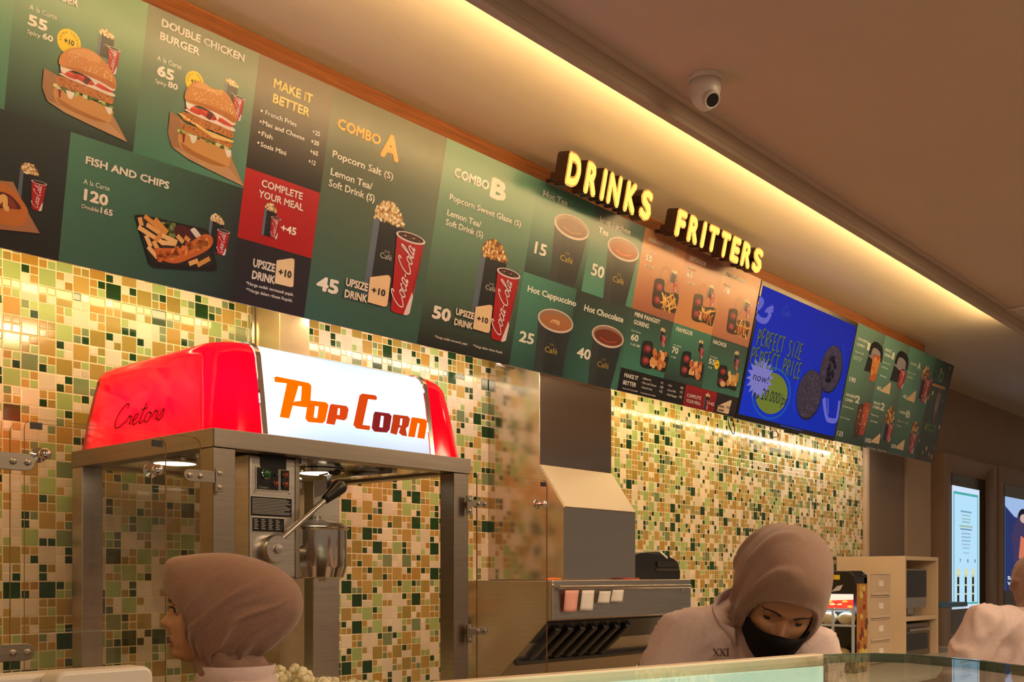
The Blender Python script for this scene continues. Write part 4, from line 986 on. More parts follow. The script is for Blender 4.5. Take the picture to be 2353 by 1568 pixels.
XC = (1.497, 1.512, 2.072, 2.088)
def dome_cols(ins):
    r = .075; cols = []
    for i in range(7):
        ph = i / 6 * PI / 2
        cols.append((XL + ins + r * (1 - math.cos(ph)), r * (1 - math.sin(ph)) + ins))
    for x in (XC[0], XC[1], 1.65, 1.79, 1.93, XC[2], XC[3]): cols.append((x, ins))
    for i in range(7):
        ph = PI / 2 - i / 6 * PI / 2
        cols.append((XR - ins - r * (1 - math.cos(ph)), r * (1 - math.sin(ph)) + ins))
    return cols
lev = [(0, 0), (.007, .05), (.014, .10), (.022, .15), (.028, .18)]
for i in range(1, 8):
    al = i / 7 * PI / 2; lev.append((.028 + .055 * (1 - math.cos(al)), .18 + .055 * math.sin(al)))
def dome(name, xa, xb, m, extra=0.):
    mb = MB(); ref = dome_cols(0)
    idx = [i for i, c in enumerate(ref) if xa - 1e-6 <= c[0] <= xb + 1e-6]
    rows = []
    for ins, zz in lev:
        c = dome_cols(ins)
        fr = [(c[i][0], YF + c[i][1] - extra, Z1 + zz + (extra if zz > .17 else 0)) for i in idx]; bk_ = [(c[i][0], YK - c[i][1], Z1 + zz + (extra if zz > .17 else 0)) for i in reversed(idx)]
        rows.append(fr + bk_)
    n = len(rows[0]); half = len(idx)
    end_open_front = False
    vs = [p for r in rows for p in r]; fs = []
    for j in range(len(rows) - 1):
        for i in range(n):
            k = (i + 1) % n
            if i == half - 1 and xb < XR - .1: continue
            if i == n - 1 and xa > XL + .1: continue
            fs.append((j * n + i, j * n + k, (j + 1) * n + k, (j + 1) * n + i))
    top = (len(rows) - 1) * n
    for i in range(half - 1):
        fs.append((top + i, top + i + 1, top + n - 2 - i, top + n - 1 - i))
    mb.add(vs, fs)
    o = mb.build(name, m, pm, smooth=True)
    return o
dome('red_dome', XL, XC[0], 'red_plastic'); dome('red_dome', XC[3], XR, 'red_plastic')
dome('chrome_band', XC[0], XC[1], 'polished_steel', .004); dome('chrome_band', XC[2], XC[3], 'polished_steel', .004)
ws = dome('sign_panel', XC[1], XC[2], 'sign_white')
for y_, z_ in ((YF + .085, Z1 + .105),):
    MB().cyl((XC[1] + .015, y_, z_), (XC[2] - .015, y_, z_), .012, n=12).build('lamp_tube', 'tube_white', pm)
for x_, y0_, y1_ in ((XL + .085, YF + .12, YK - .15), (XR - .08, YF + .10, YK - .15)):
    MB().cyl((x_, y0_, Z1 + .10), (x_, y1_, Z1 + .10), .012, n=12).build('lamp_tube', 'tube_red_end', pm)
MB().cyl((XC[0] - .04, YF + .09, Z1 + .04), (XC[0] - .04, YF + .09, Z1 + .15), .010, n=12).build('lamp_tube', 'tube_red_end', pm)
MB().box(XL + .03, XR - .03, YK - .11, YK - .105, Z1, Z1 + .19).build('glow_block_plate', 'brushed_steel', pm)  # unseen plate added to keep the dome's red glow off the tiles
# sign lettering
zp = zm(3.136, 500, 750)
def sy(z): return YF + .14 * max(0, z - Z1) - .0025
def spt(p):
    q = atY(*zp(*p), YF)
    for _ in range(3): q = atY(*zp(*p), sy(q.z))
    return tuple(q)
def letter(polys, col, rings=()):
    mb = MB()
    for pl in polys: mb.add([spt(p) for p in pl], [list(range(len(pl)))])
    for outer, inner in rings:
        n = len(outer); inn = [inner[i * len(inner) // n] for i in range(n)]
        vs = [spt(p) for p in outer] + [spt(p) for p in inn]
        fs = []
        for i in range(n):
            j = (i + 1) % n
            f = [i, j, n + j, n + i] if inn[i] != inn[j] else [i, j, n + i]
            fs.append(f)
        mb.add(vs, fs)
    k = 'sign_letter_glow_%d_%d_%d' % col
    if k not in M: emis(k, rgb(*col), 1.0)  # emission stands in for tube light passing through, one tone per letter
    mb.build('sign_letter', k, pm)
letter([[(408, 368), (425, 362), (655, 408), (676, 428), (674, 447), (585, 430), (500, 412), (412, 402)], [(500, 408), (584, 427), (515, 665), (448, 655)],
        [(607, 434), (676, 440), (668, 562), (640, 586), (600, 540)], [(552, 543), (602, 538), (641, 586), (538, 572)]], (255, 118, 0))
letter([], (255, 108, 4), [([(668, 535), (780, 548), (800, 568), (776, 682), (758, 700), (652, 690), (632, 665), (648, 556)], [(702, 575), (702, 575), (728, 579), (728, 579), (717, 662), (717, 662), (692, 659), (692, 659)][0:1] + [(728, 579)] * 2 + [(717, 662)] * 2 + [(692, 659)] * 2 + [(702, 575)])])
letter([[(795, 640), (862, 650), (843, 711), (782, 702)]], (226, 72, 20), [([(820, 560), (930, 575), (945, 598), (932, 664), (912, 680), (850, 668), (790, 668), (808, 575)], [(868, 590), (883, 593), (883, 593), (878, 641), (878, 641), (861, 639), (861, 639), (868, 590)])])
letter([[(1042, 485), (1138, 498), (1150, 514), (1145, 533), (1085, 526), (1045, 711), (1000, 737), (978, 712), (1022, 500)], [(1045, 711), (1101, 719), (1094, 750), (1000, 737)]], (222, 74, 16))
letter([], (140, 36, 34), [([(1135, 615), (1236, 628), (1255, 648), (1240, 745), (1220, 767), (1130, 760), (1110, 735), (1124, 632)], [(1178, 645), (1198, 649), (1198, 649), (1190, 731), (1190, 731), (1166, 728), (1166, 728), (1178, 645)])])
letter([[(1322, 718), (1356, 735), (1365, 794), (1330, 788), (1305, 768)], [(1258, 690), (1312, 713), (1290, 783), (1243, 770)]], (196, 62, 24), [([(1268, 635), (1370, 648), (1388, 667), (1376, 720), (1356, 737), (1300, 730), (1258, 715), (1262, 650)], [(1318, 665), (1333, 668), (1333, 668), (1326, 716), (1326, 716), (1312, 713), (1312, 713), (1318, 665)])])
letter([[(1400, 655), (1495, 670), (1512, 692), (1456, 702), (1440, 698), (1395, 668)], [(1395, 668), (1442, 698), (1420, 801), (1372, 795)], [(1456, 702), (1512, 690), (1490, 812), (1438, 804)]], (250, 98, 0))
# embossed script on the left face of the dome
sv, sf = script('Cretors', .15)
xm = max(v[0] for v in sv)
pa, pb = atX(752 + 0, 0, XL), None
qa = atX(*zm(3.136, 0, 750)(795, 738), XL); qb = atX(*zm(3.136, 0, 750)(1165, 668), XL)
mb = MB(); ky = .034
def sc_pt(v):
    t = v[0] / xm; z = (qa.z + qb.z) / 2 + v[1] * ky * .82
    ins = .14 * max(0, z - Z1)
    return (XL + ins - .0012, qa.y + (qb.y - qa.y) * t, z)
mb.add([sc_pt(v) for v in sv], sf); mat('emboss_red', (.16, .002, .005, 1), .7, spec=.1)
mb.build('script_lettering', 'emboss_red', pm)
# canopy frame, posts
mb = MB()
for (x0, x1, y0, y1) in ((XL, XR + .006, YF - .004, YF + .05), (XL, XR + .006, YK - .05, YK), (XL - .002, XL + .05, YF, YK), (XR - .044, XR + .006, YF, YK)):
    mb.box(x0, x1, y0, y1, Z0, Z1)
mb.box(XL + .02, XR - .02, YF + .02, YK - .02, Z1 - .004, Z1 - .001)
mb.build('canopy_frame', 'dark_steel', pm, bevel=.003)
MB().box(XL + .04, XR - .04, YF + .045, YK - .045, Z0 + .006, Z0 + .010).build('canopy_underside', 'polished_steel', pm)
for dx in (.30, .62):
    MB().box(XL + dx, XL + dx + .02, YF + .06, YK - .06, Z0 - .012, Z0 + .0055).build('canopy_rail', 'polished_steel', pm)
zb = ZC - .5
for (x, y) in ((XL, YF), (XR - .062, YF), (XL, YK - .06), (XR - .062, YK - .06)):
    MB().box(x, x + .062, y, y + .06, zb, Z0).build('post', 'brushed_steel' if y > 2.5 else 'dark_steel', pm, bevel=.003)
MB().box(XL + .028, XL + .032, YF + .06, YK - .06, zb, Z0).build('side_glass', 'machine_glass', pm)
MB().box(XR - .034, XR - .03, YF + .06, YK - .06, zb, Z0).build('side_glass', 'machine_glass', pm)
MB().box(XL + .062, XR - .062, YK - .032, YK - .028, zb, Z0).build('back_glass', 'machine_glass', pm)
mb = MB(); mb.box(XL, XR, YF, YK, .12, zb); mb.box(XL + .05, XR - .05, YF + .05, YK - .05, 0, .12)
mb.build('base_cabinet', 'brushed_steel', pm, bevel=.004)
emis('lamp_lens', (1.0, .88, .66, 1), 5.0)
for (x, y, r) in ((XL + .105, 2.50, .055), (1.885, 2.42, .06)):
    lo = MB().lathe((x, y, Z0 - .004), [(r + .012, .008), (r + .012, 0), (r, -.003), (r, .006)]).build('lamp_ring', 'polished_steel', pm, smooth=True, auto=.6)
    ll = MB().lathe((x, y, Z0 - .003), [(0.001, -.006), (r * .6, -.005), (r, 0), (r, .004), (.001, .004)]).build('lamp_lens', 'lamp_lens', pm, smooth=True)
# control column
c0, c1, cy0, cy1, cz0 = 1.494, 1.645, 2.20, 2.42, ZC - .006
cb = MB().box(c0, c1, cy0, cy1, cz0, Z0).build('control_column', 'brushed_steel', pm, bevel=.008)
MB().box(c1 - .012, c1 + .003, cy0 - .003, cy1, cz0, Z0).build('column_edge', 'dark_steel', pm, bevel=.003)
zc_ = zm(2.86, 550, 1020)
def cpt(x, y, dy=0.0): return atY(*zc_(x, y), cy0 - dy)
def plate(name, x0, y0, x1, y1, m, dy=.002, parent=pm):
    a_, b_, c_, d_ = cpt(x0, y0), cpt(x1, y0 + (x1 - x0) * .05), cpt(x0, y1), cpt(x1, y1)
    zt_, zb_ = a_.z, c_.z; xl_, xr_ = a_.x, b_.x
    return MB().box(xl_, xr_, cy0 - dy, cy0 - .0002, zb_, zt_).build(name, m, parent, bevel=.0008), (xl_, xr_, zb_, zt_)
mat('plate_border', (.6, .56, .5, 1), .35, .6); mat('ink_grey', (.35, .33, .30, 1), .6)
mat('green_button', (.01, .09, .03, 1), .25); mat('red_button', (.28, .035, .015, 1), .25); mat('blue_lamp', (.03, .07, .10, 1), .3)
plate('display_window', 138, 72, 305, 158, 'tv_black', .003)
def labelplate(name, x0, y0, x1, y1):
    o, (a_, b_, c_, d_) = plate(name, x0, y0, x1, y1, 'plate_border', .0022)
    i = MB().box(a_ + .0025, b_ - .0025, cy0 - .0032, cy0 - .0022, c_ + .0025, d_ - .0025).build('plate_face', 'tv_black', o); i.location = (0, 0, 0)
    return o, (a_, b_, c_, d_)
def button(x, y, r, m, name='button'):
    p = cpt(x, y); rr = r / 2.86 * (cy0 / ray(*zc_(x, y))[1]) / F
    o = MB().lathe((p.x, cy0 - .0035, p.z), [(rr * 1.18, 0), (rr * 1.18, .003), (rr, .004), (rr, .002)], axis=(0, -1, 0), n=20).build(name, 'chrome', pm, smooth=True, auto=.7)
    q = MB().lathe((p.x, cy0 - .0055, p.z), [(rr, 0), (rr, .004), (rr * .8, .006), (.0005, .0065)], axis=(0, -1, 0), n=20).build('button_cap', m, o, smooth=True); q.location = (0, 0, 0)
labelplate('switch_panel', 106, 148, 258, 304); labelplate('switch_panel', 262, 166, 328, 312)
button(170, 198, 31, 'green_button'); button(294, 207, 17, 'red_button'); button(294, 267, 17, 'red_button'); button(231, 262, 15, 'red_button'); button(232, 206, 9, 'blue_lamp')
o1, r1 = labelplate('instruction_plate', 66, 338, 345, 478); o2, r2_ = labelplate('wiring_plate', 76, 478, 295, 582)
for (oo, (a_, b_, c_, d_), n_) in ((o1, r1, 11), (o2, r2_, 6)):
    mb = MB()
    for i in range(n_):
        zz = d_ - .007 - (d_ - c_ - .012) * i / n_
        if n_ == 11:
            mb.box(a_ + .006, b_ - .006 - (.0 if i % 4 else .012) - .004 * (i % 3), cy0 - .0036, cy0 - .0033, zz - .0009, zz + .0009)
        else:
            for k in range(4):
                xx = a_ + .007 + (b_ - a_ - .014) * k / 4
                mb.box(xx, xx + .010 + .003 * (i % 2), cy0 - .0036, cy0 - .0033, zz - .0011, zz + .0011)
    t = mb.build('plate_lettering', 'ink_grey', oo); t.location = (0, 0, 0)
v_, f_ = text_mesh('Cretors', .0); p_ = cpt(122, 292); kk = .009
t = MB().add([(p_.x + v[0] * kk, cy0 - .0036, p_.z + v[1] * kk) for v in v_], f_).build('plate_lettering', 'ink_grey', pm)
for q in ((104, 312), (330, 326)):
    p = cpt(*q); MB().lathe((p.x, cy0 - .0005, p.z), [(.003, 0), (.003, .001), (.0005, .0018)], axis=(0, -1, 0), n=10).build('screw', 'polished_steel', pm, smooth=True)
# crank: disc, arm, black knob
cp_ = cpt(208, 694); ca = Vector((cp_.x, cy0, cp_.z))
MB().lathe(ca, [(.036, .0), (.036, .026), (.034, .03), (.012, .03), (.011, .036), (.0005, .037)], axis=(0, -1, 0), n=36).build('crank_disc', 'brushed_steel', pm, smooth=True, auto=.6)
k0 = atY(*zc_(275, 625), cy0 - .02); k1 = atY(*zc_(580, 355), cy0 - .035); k2 = atY(*zc_(682, 262), cy0 - .04)
lev_ = MB().tube([k0, k1], .0075, 12).build('crank_arm', 'polished_steel', pm, smooth=True, auto=.6)
d_ = (k2 - k1).normalized()
MB().lathe(k1 - d_ * .012, [(.011, 0), (.013, .012), (.019, .045), (.021, .062), (.016, .074), (.001, .078)], axis=d_, n=20).build('crank_knob', 'black_plastic', pm, smooth=True)
# kettle hanging under the canopy, on its mast
kc = atY(*zc_(515, 700), 2.46)
kz0 = ZC - .005
kt = MB().lathe((kc.x - .005, 2.46, kz0), [(.072, 0), (.080, .004), (.088, .030), (.090, .036), (.090, .142), (.096, .146), (.097, .150), (.090, .153), (.080, .153)], n=40).build('kettle', 'polished_steel', pm, smooth=True, auto=.5)
MB().lathe((kc.x - .005, 2.46, kz0 + .150), [(.092, 0), (.085, .012), (.03, .024), (.014, .026), (.014, .034), (.001, .035)], n=32).build('kettle_lid', 'brushed_steel', pm, smooth=True, auto=.6)
MB().lathe((kc.x + .002, 2.44, kz0 - .012), [(.008, 0), (.010, .004), (.010, .012)], n=12).build('kettle_bolt', 'polished_steel', pm, smooth=True)
MB().tube([(kc.x + .01, 2.42, Z0 + .005), (kc.x + .01, 2.42, Z0 - .055)], .006, 10).build('agitator_rod', 'black_plastic', pm, smooth=True)
ka = atY(*zc_(600, 190), 2.36); kb = atY(*zc_(650, 178), 2.36)
MB().tube([atY(*zc_(530, 205), 2.40), atY(*zc_(575, 195), 2.37)], .005, 8).build('lid_handle', 'polished_steel', pm, smooth=True)
MB().ellipsoid((ka + kb) / 2, .022, .014, .013).build('lid_knob', 'black_plastic', pm, smooth=True)
m0 = atY(707, 1400, 2.66); m1 = atY(767, 1400, 2.66)
MB().box(m0.x, m1.x, 2.63, 2.68, zb, Z0).build('mast', 'brushed_steel', pm, bevel=.004)
# drive drum tying kettle to the column
MB().cyl((c1 - .01, 2.36, kz0 + .07), (kc.x - .07, 2.44, kz0 + .07), .025, n=18).build('kettle_axle', 'dark_steel', pm, smooth=True, auto=.6)
mb = MB(); mb.box(c1 + .01, 1.84, 2.44, 2.56, Z0 - .055, Z0 - .02)
mb.build('kettle_hanger', 'polished_steel', pm, bevel=.006)
# open acrylic doors
def rrect(x0, x1, z0, z1, r, n=5):
    pts = []
    for cx_, cz_, a0 in ((x1 - r, z1 - r, 0), (x0 + r, z1 - r, PI / 2), (x0 + r, z0 + r, PI), (x1 - r, z0 + r, 3 * PI / 2)):
        pts += [(cx_ + r * math.cos(a0 + PI / 2 * i / n), cz_ + r * math.sin(a0 + PI / 2 * i / n)) for i in range(n + 1)]
    return pts
def door(parent, x0, x1, y, z0, z1, knob_x, knob_z, catch_x, name='door'):
    mb = MB(); pl = rrect(x0, x1, z0, z1, .022); n = len(pl)
    vs = [(p[0], y, p[1]) for p in pl] + [(p[0], y + .005, p[1]) for p in pl]
    mb.cur = 0; mb.add(vs, [tuple(range(n)), tuple(reversed(range(n, 2 * n)))])
    mb.cur = 1; mb.add(vs, [(i, n + i, n + (i + 1) % n, (i + 1) % n) for i in range(n)])
    d = mb.build(name, ['acrylic', 'acrylic_edge'], parent)
    k = MB().lathe((knob_x, y + .006, knob_z), [(.016, 0), (.016, -.003), (.006, -.006), (.006, -.022), (.011, -.026), (.012, -.036), (.008, -.040), (.0005, -.041)], axis=(0, 1, 0), n=18).build('door_knob', 'chrome', d, smooth=True, auto=.7); k.location = (0, 0, 0)
    c = MB().box(catch_x - .012, catch_x + .012, y - .004, y - .0005, z1 - .022, z1 - .008).build('magnet_catch', 'black_plastic', d); c.location = (0, 0, 0)
    return d
def strap(parent, x_post, x_door, y, z, w=.028):
    mb = MB(); s = 1 if x_door > x_post else -1
    pl = [(x_post, -w / 2), (x_door - s * w / 2, -w / 2)] + [(x_door - s * w / 2 + s * w / 2 * math.sin(a * PI / 8), -w / 2 * math.cos(a * PI / 8)) for a in range(1, 8)] + [(x_door - s * w / 2, w / 2), (x_post, w / 2)]
    mb.prism([(p[0], y - .004, z + p[1]) for p in pl], (0, .0035, 0))
    mb.box(min(x_post, x_post - s * .022), max(x_post, x_post - s * .022), y - .006, y - .0005, z - .034, z + .022)
    h = mb.build('hinge', 'dark_steel', parent, bevel=.001)
    for q in ((x_door - s * .014, z), (x_door - s * .042, z), (x_post - s * .011, z + .010), (x_post - s * .011, z - .024)):
        b = MB().lathe((q[0], y - .0055, q[1]), [(.0065, .002), (.0065, -.001), (.004, -.004), (.0005, -.0045)], axis=(0, 1, 0), n=12).build('bolt', 'polished_steel', h, smooth=True, auto=.6); b.location = (0, 0, 0)
YD = YF - .012
a0 = atY(57, 960, YD); a1 = atY(462, 1006, YD)
door(pm, a0.x, a1.x, YD, zb + .05, (a0.z + a1.z) / 2, atY(90, 1046, YD).x, atY(90, 1046, YD).z, atY(82, 975, YD).x)
hz = atY(500, 1098, YD).z
for z_ in (hz, zb + .12): strap(pm, atY(492, 1098, YD).x, atY(421, 1095, YD).x, YD - .001, z_)
b0 = atY(1097, 1085, YD); b1 = atY(1258, 1103, YD)
door(pm, b0.x, b1.x, YD, zb + .05, (b0.z + b1.z) / 2 - .002, atY(1236, 1160, YD).x, atY(1236, 1160, YD).z, atY(1247, 1118, YD).x)
for py_ in (1157, 1452): strap(pm, atY(1082, py_, YD).x, atY(1118, py_, YD).x, YD - .001, atY(1082, py_, YD).z, .02)
# popcorn heap inside
noise_col('popcorn', (.86, .74, .42, 1), (.95, .90, .72, 1), nscale=60, rough=.7)
mb = MB(); r3 = random.Random(11)
for i in range(520):
    x = r3.uniform(XL + .09, XR - .09); y = r3.uniform(YF + .09, YK - .09)
    top = ZC - .315 + .055 * math.exp(-((x - 1.78) / .14) ** 2 - ((y - 2.5) / .2) ** 2) - .05 * abs(x - 1.8)
    z = top - r3.uniform(0, .05); r = r3.uniform(.010, .018)
    for k in range(3): mb.ellipsoid((x + r3.uniform(-.009, .009), y + r3.uniform(-.009, .009), z + r3.uniform(-.006, .008)), r * r3.uniform(.6, 1), r * r3.uniform(.6, 1), r * r3.uniform(.5, .9), 6, 4)
mb.box(XL + .07, XR - .07, YF + .07, YK - .07, zb + .002, ZC - .40)
pc = tag(mb.build('popcorn', 'popcorn', smooth=True), 'heap of fresh pale yellow popcorn inside the machine cabinet', 'popcorn', kind='stuff')
# acrylic door of the neighbouring unit at the left edge
YN = 2.05
n0 = atY(24, 958, YN); n1 = atY(382, 1014, YN)
e = thing('acrylic_door', (n0.x, YN, 0), 'clear acrylic door with brass knob hinged at the far left, in front of the tiles', 'door')
door(e, n0.x, n1.x, YN, zb + .05, (n0.z + n1.z) / 2, atY(348, 1082, YN).x, atY(348, 1082, YN).z, atY(360, 1018, YN).x, 'door_panel')
for py_ in (1060, 1501): strap(e, atY(-40, py_, YN).x, atY(78, py_, YN).x, YN - .001, atY(20, py_, YN).z, .034)
px_ = atY(-40, 1060, YN).x
MB().box(px_ - .06, px_, YN - .001, YN + .06, 0, Z0).build('post', 'dark_steel', e, bevel=.003)

# ------------------------------------------------------------------ steel duct, hood, printer, slips
hx0, hx1 = 3.183, 3.675
e = thing('exhaust_duct', ((hx0 + hx1) / 2, 2.8, ZC), 'tall shiny steel exhaust duct with sloping shoulder against the tiles', 'exhaust duct')
prof = [(W - .001, ZC - .014), (2.541, ZC - .014), (2.541, ZC + .2767), (2.668, ZC + .4526), (2.668, HI - .001), (W - .001, HI - .001)]
MB().prism([(hx0, y, z) for y, z in prof], (hx1 - hx0, 0, 0)).build('duct_body', 'duct_steel', e, bevel=.003)
MB().obox(((hx0 + hx1) / 2, (2.541 + 2.668) / 2 - .0015, ZC + .365), ((hx1 - hx0) / 2 - .003, 0, 0), (0, .0625, .0868), (0, .0012, -.0008)).build('shoulder_plate', mat('satin_steel', (.80, .72, .60, 1), .45, .4) and 'satin_steel', e)
cx0, cx1, cyf = 3.013, 3.987, 2.48
e = thing('exhaust_hood', ((cx0 + cx1) / 2, 2.7, ZC - .45), 'steel hood with slanted grease filters and order rail below the duct', 'exhaust hood')
prof = [(W - .001, ZC - .015), (cyf, ZC - .015), (cyf, ZC - .165), (2.80, ZC - .46), (W - .001, ZC - .46)]
MB().prism([(cx0, y, z) for y, z in prof], (cx1 - cx0, 0, 0)).build('hood_body', 'brushed_steel', e, bevel=.003)
mb = MB(); mb.box(cx0 - .004, cx1 + .004, cyf - .022, cyf - .0005, ZC - .165, ZC - .012)
mb.build('front_fascia', 'brushed_steel', e, bevel=.006)
mb = MB(); mb.cyl((cx0 + .02, cyf - .032, ZC - .042), (cx1 - .02, cyf - .032, ZC - .042), .009, n=12)
mb.build('order_rail', 'polished_steel', e, smooth=True, auto=.6)
nv = Vector((0, -.27, -.32)).normalized(); ev_ = Vector((0, .32, -.27)).normalized()
fl0 = Vector((0, cyf, ZC - .165))
mat('filter_dark', (.03, .032, .04, 1), .3, .8); mat('baffle_dark', (.07, .07, .075, 1), .35, .9)
MB().obox(Vector(((cx0 + cx1) / 2, 0, 0)) + fl0 + ev_ * .21 + nv * .003, ((cx1 - cx0) / 2 - .005, 0, 0), ev_ * .20, nv * .003).build('filter_panel', 'filter_dark', e)
for i in range(7):
    x = cx0 + .08 + .078 * i
    MB().obox(Vector((x, 0, 0)) + fl0 + ev_ * .13 + nv * .014, (.018, 0, 0), ev_ * .095, nv * .012).build('filter_baffle', 'baffle_dark', e, bevel=.008)
MB().obox(Vector(((cx0 + cx1) / 2, 0, 0)) + fl0 + ev_ * .245 + nv * .014, ((cx1 - cx0) / 2 - .01, 0, 0), ev_ * .012, nv * .012).build('grease_channel', 'baffle_dark', e, bevel=.003)
for (px_, py_) in ((1270, 1346), (1567, 1355)):
    p = atY(px_, py_, cyf - .023); MB().lathe((p.x, cyf - .0225, p.z), [(.007, 0), (.007, -.004), (.0005, -.006)], axis=(0, 1, 0), n=12).build('rail_screw', 'chrome', e, smooth=True)
for (x0, y0, x1, y1, m_, lab) in ((1294, 1362, 1326, 1406, 'pink_paper', 'crumpled pink order slip hanging leftmost on the steel hood front'), (1331, 1362, 1359, 1403, 'paper', 'long white order slip hanging beside the pink slip'),
                                  (1371, 1364, 1397, 1386, 'paper', 'short white order slip, third along the hood rail'), (1401, 1361, 1427, 1383, 'paper', 'short white order slip, last along the hood rail')):
    p, q = atY(x0, y0, cyf - .03), atY(x1, y1, cyf - .03)
    rows = []
    for j in range(7):
        t = j / 6; z = p.z + .008 + (q.z - p.z - .008) * t
        rows.append([Vector((p.x + (q.x - p.x) * i / 6, cyf - .0445 + .012 * t * (.5 + .5 * math.cos(i / 6 * 5 + (1 if m_ == 'pink_paper' else 0))) + (.010 * abs(i / 6 - .45) if m_ == 'pink_paper' else 0), z)) for i in range(7)])
    o = MB().grid(rows).build('order_slip', m_, smooth=True)
    md = o.modifiers.new('s', 'SOLIDIFY'); md.thickness = .0004
    tag(o, lab, 'paper slip', 'order slips on the hood')
# receipt printer on the hood
pl_, pr_ = atY(1466, 1328, 2.60), atY(1553, 1328, 2.60)
e = thing('receipt_printer', ((pl_.x + pr_.x) / 2, 2.66, ZC - .0145), 'black receipt printer with white paper roll on the steel hood', 'printer')
x0, x1 = hx1 + .012, pr_.x
z0 = ZC - .0145; zz = lambda px, py: atY(px, py, 2.60).z
prof = catmull([(0, 0), (0, .55), (.06, .80), (.2, .93), (.45, .95), (.75, .85), (.93, .70), (1.0, .45), (1.0, 0)], 4)
hgt = zz(1500, 1262) - z0
MB().prism([(x0 + (x1 - x0) * p[0], 2.58, z0 + hgt * .92 * p[1]) for p in prof], (0, .18, 0)).build('housing', 'black_plastic', e, bevel=.004)
MB().box(x0 + .52 * (x1 - x0), x1 - .03, 2.573, 2.581, z0 + .42 * hgt, z0 + .60 * hgt).build('paper_slot', 'black_matte', e)
MB().box(x0 + .5 * (x1 - x0), x1 - .02, 2.574, 2.582, z0 + .30 * hgt, z0 + .36 * hgt).build('cover_lip', 'dark_grey_plastic', e, bevel=.002)
MB().obox((x0 + .66 * (x1 - x0), 2.612, z0 + .825 * hgt), (.032, 0, -.016), (0, .034, 0), (.002, 0, .004)).build('cover_label', 'paper', e)
MB().cyl((x0 + .01, 2.64, z0 + hgt * .90), (x0 + .095, 2.64, z0 + hgt * .90), .026, n=24).build('paper_roll', 'paper', e, smooth=True, auto=.6)
p, q = atY(1196, 1331, 2.50), atY(1257, 1332, 2.50)
mat('orange_plastic', (.85, .20, .02, 1), .4); mat('red_plastic_pen', (.4, .02, .02, 1), .4)
mb = MB(); mb.tube([(3.02, 2.505, ZC - .0095), (3.05, 2.505, ZC - .0095), (3.10, 2.51, ZC - .0095), (3.125, 2.512, ZC - .0095)], [.003, .006, .006, .005], 10)
e = tag(mb.build('marker_pen', 'orange_plastic', smooth=True), 'orange marker pen lying at the left end of the hood ledge', 'pen')
p = atY(1428, 1331, 2.52); q = atY(1468, 1329, 2.52)
mb = MB(); mb.cyl((p.x, 2.51, ZC - .0095), (q.x, 2.52, ZC - .0095), .005, n=10)
tag(mb.build('marker_pen', 'red_plastic_pen', smooth=True), 'dark red pen lying at the foot of the duct next to the printer', 'pen')

# ------------------------------------------------------------------ dome camera on the ceiling
cc = atZ(1620, 178, HM); cc.z = HM
e = thing('security_camera', cc, 'white dome security camera on the main ceiling', 'security camera')
rC = .052
MB().lathe((cc.x, cc.y, HM - .0005), [(rC, 0), (rC, -.012), (rC * .97, -.014)], n=32).build('mount_ring', 'white_plastic', e, smooth=True, auto=.6)
MB().lathe((cc.x, cc.y, HM - .015), [(rC * .97, 0), (rC * .90, -.03), (rC * .72, -.058), (rC * .45, -.078), (rC * .15, -.086), (.0005, -.087)], n=32).build('housing', 'white_plastic', e, smooth=True)
view = Vector((-FW[0] * .55 + RT[0] * .22, -FW[1] * .55 + RT[1] * .22, -.50)).normalized()
ec = Vector((cc.x, cc.y, HM - .052)) + view * .026
MB().lathe(ec, [(.026, 0), (.026, .026), (.023, .030), (.019, .028)], axis=view, n=24).build('eyeball', 'white_plastic', e, smooth=True, auto=.6)
MB().lathe(ec, [(.0195, .020), (.0195, .0295), (.010, .030), (.0005, .029)], axis=view, n=24).build('lens', 'tv_black', e, smooth=True, auto=.6)
vc = atZ(2366, 700, HM)
e = thing('ceiling_vent', (vc.x, vc.y, HM), 'square white vent at the right edge of the ceiling', 'vent')
mb = MB(); mb.box(vc.x - .0, vc.x + .3, vc.y - .15, vc.y + .15, HM - .014, HM - .0005)
mb.build('frame', 'white_plastic', e, bevel=.003)
mb = MB()
for i in range(5): mb.box(vc.x + .02, vc.x + .28, vc.y - .13 + i * .056, vc.y - .10 + i * .056, HM - .018, HM - .0135)
mb.build('louvre', 'ceiling_paint', e)

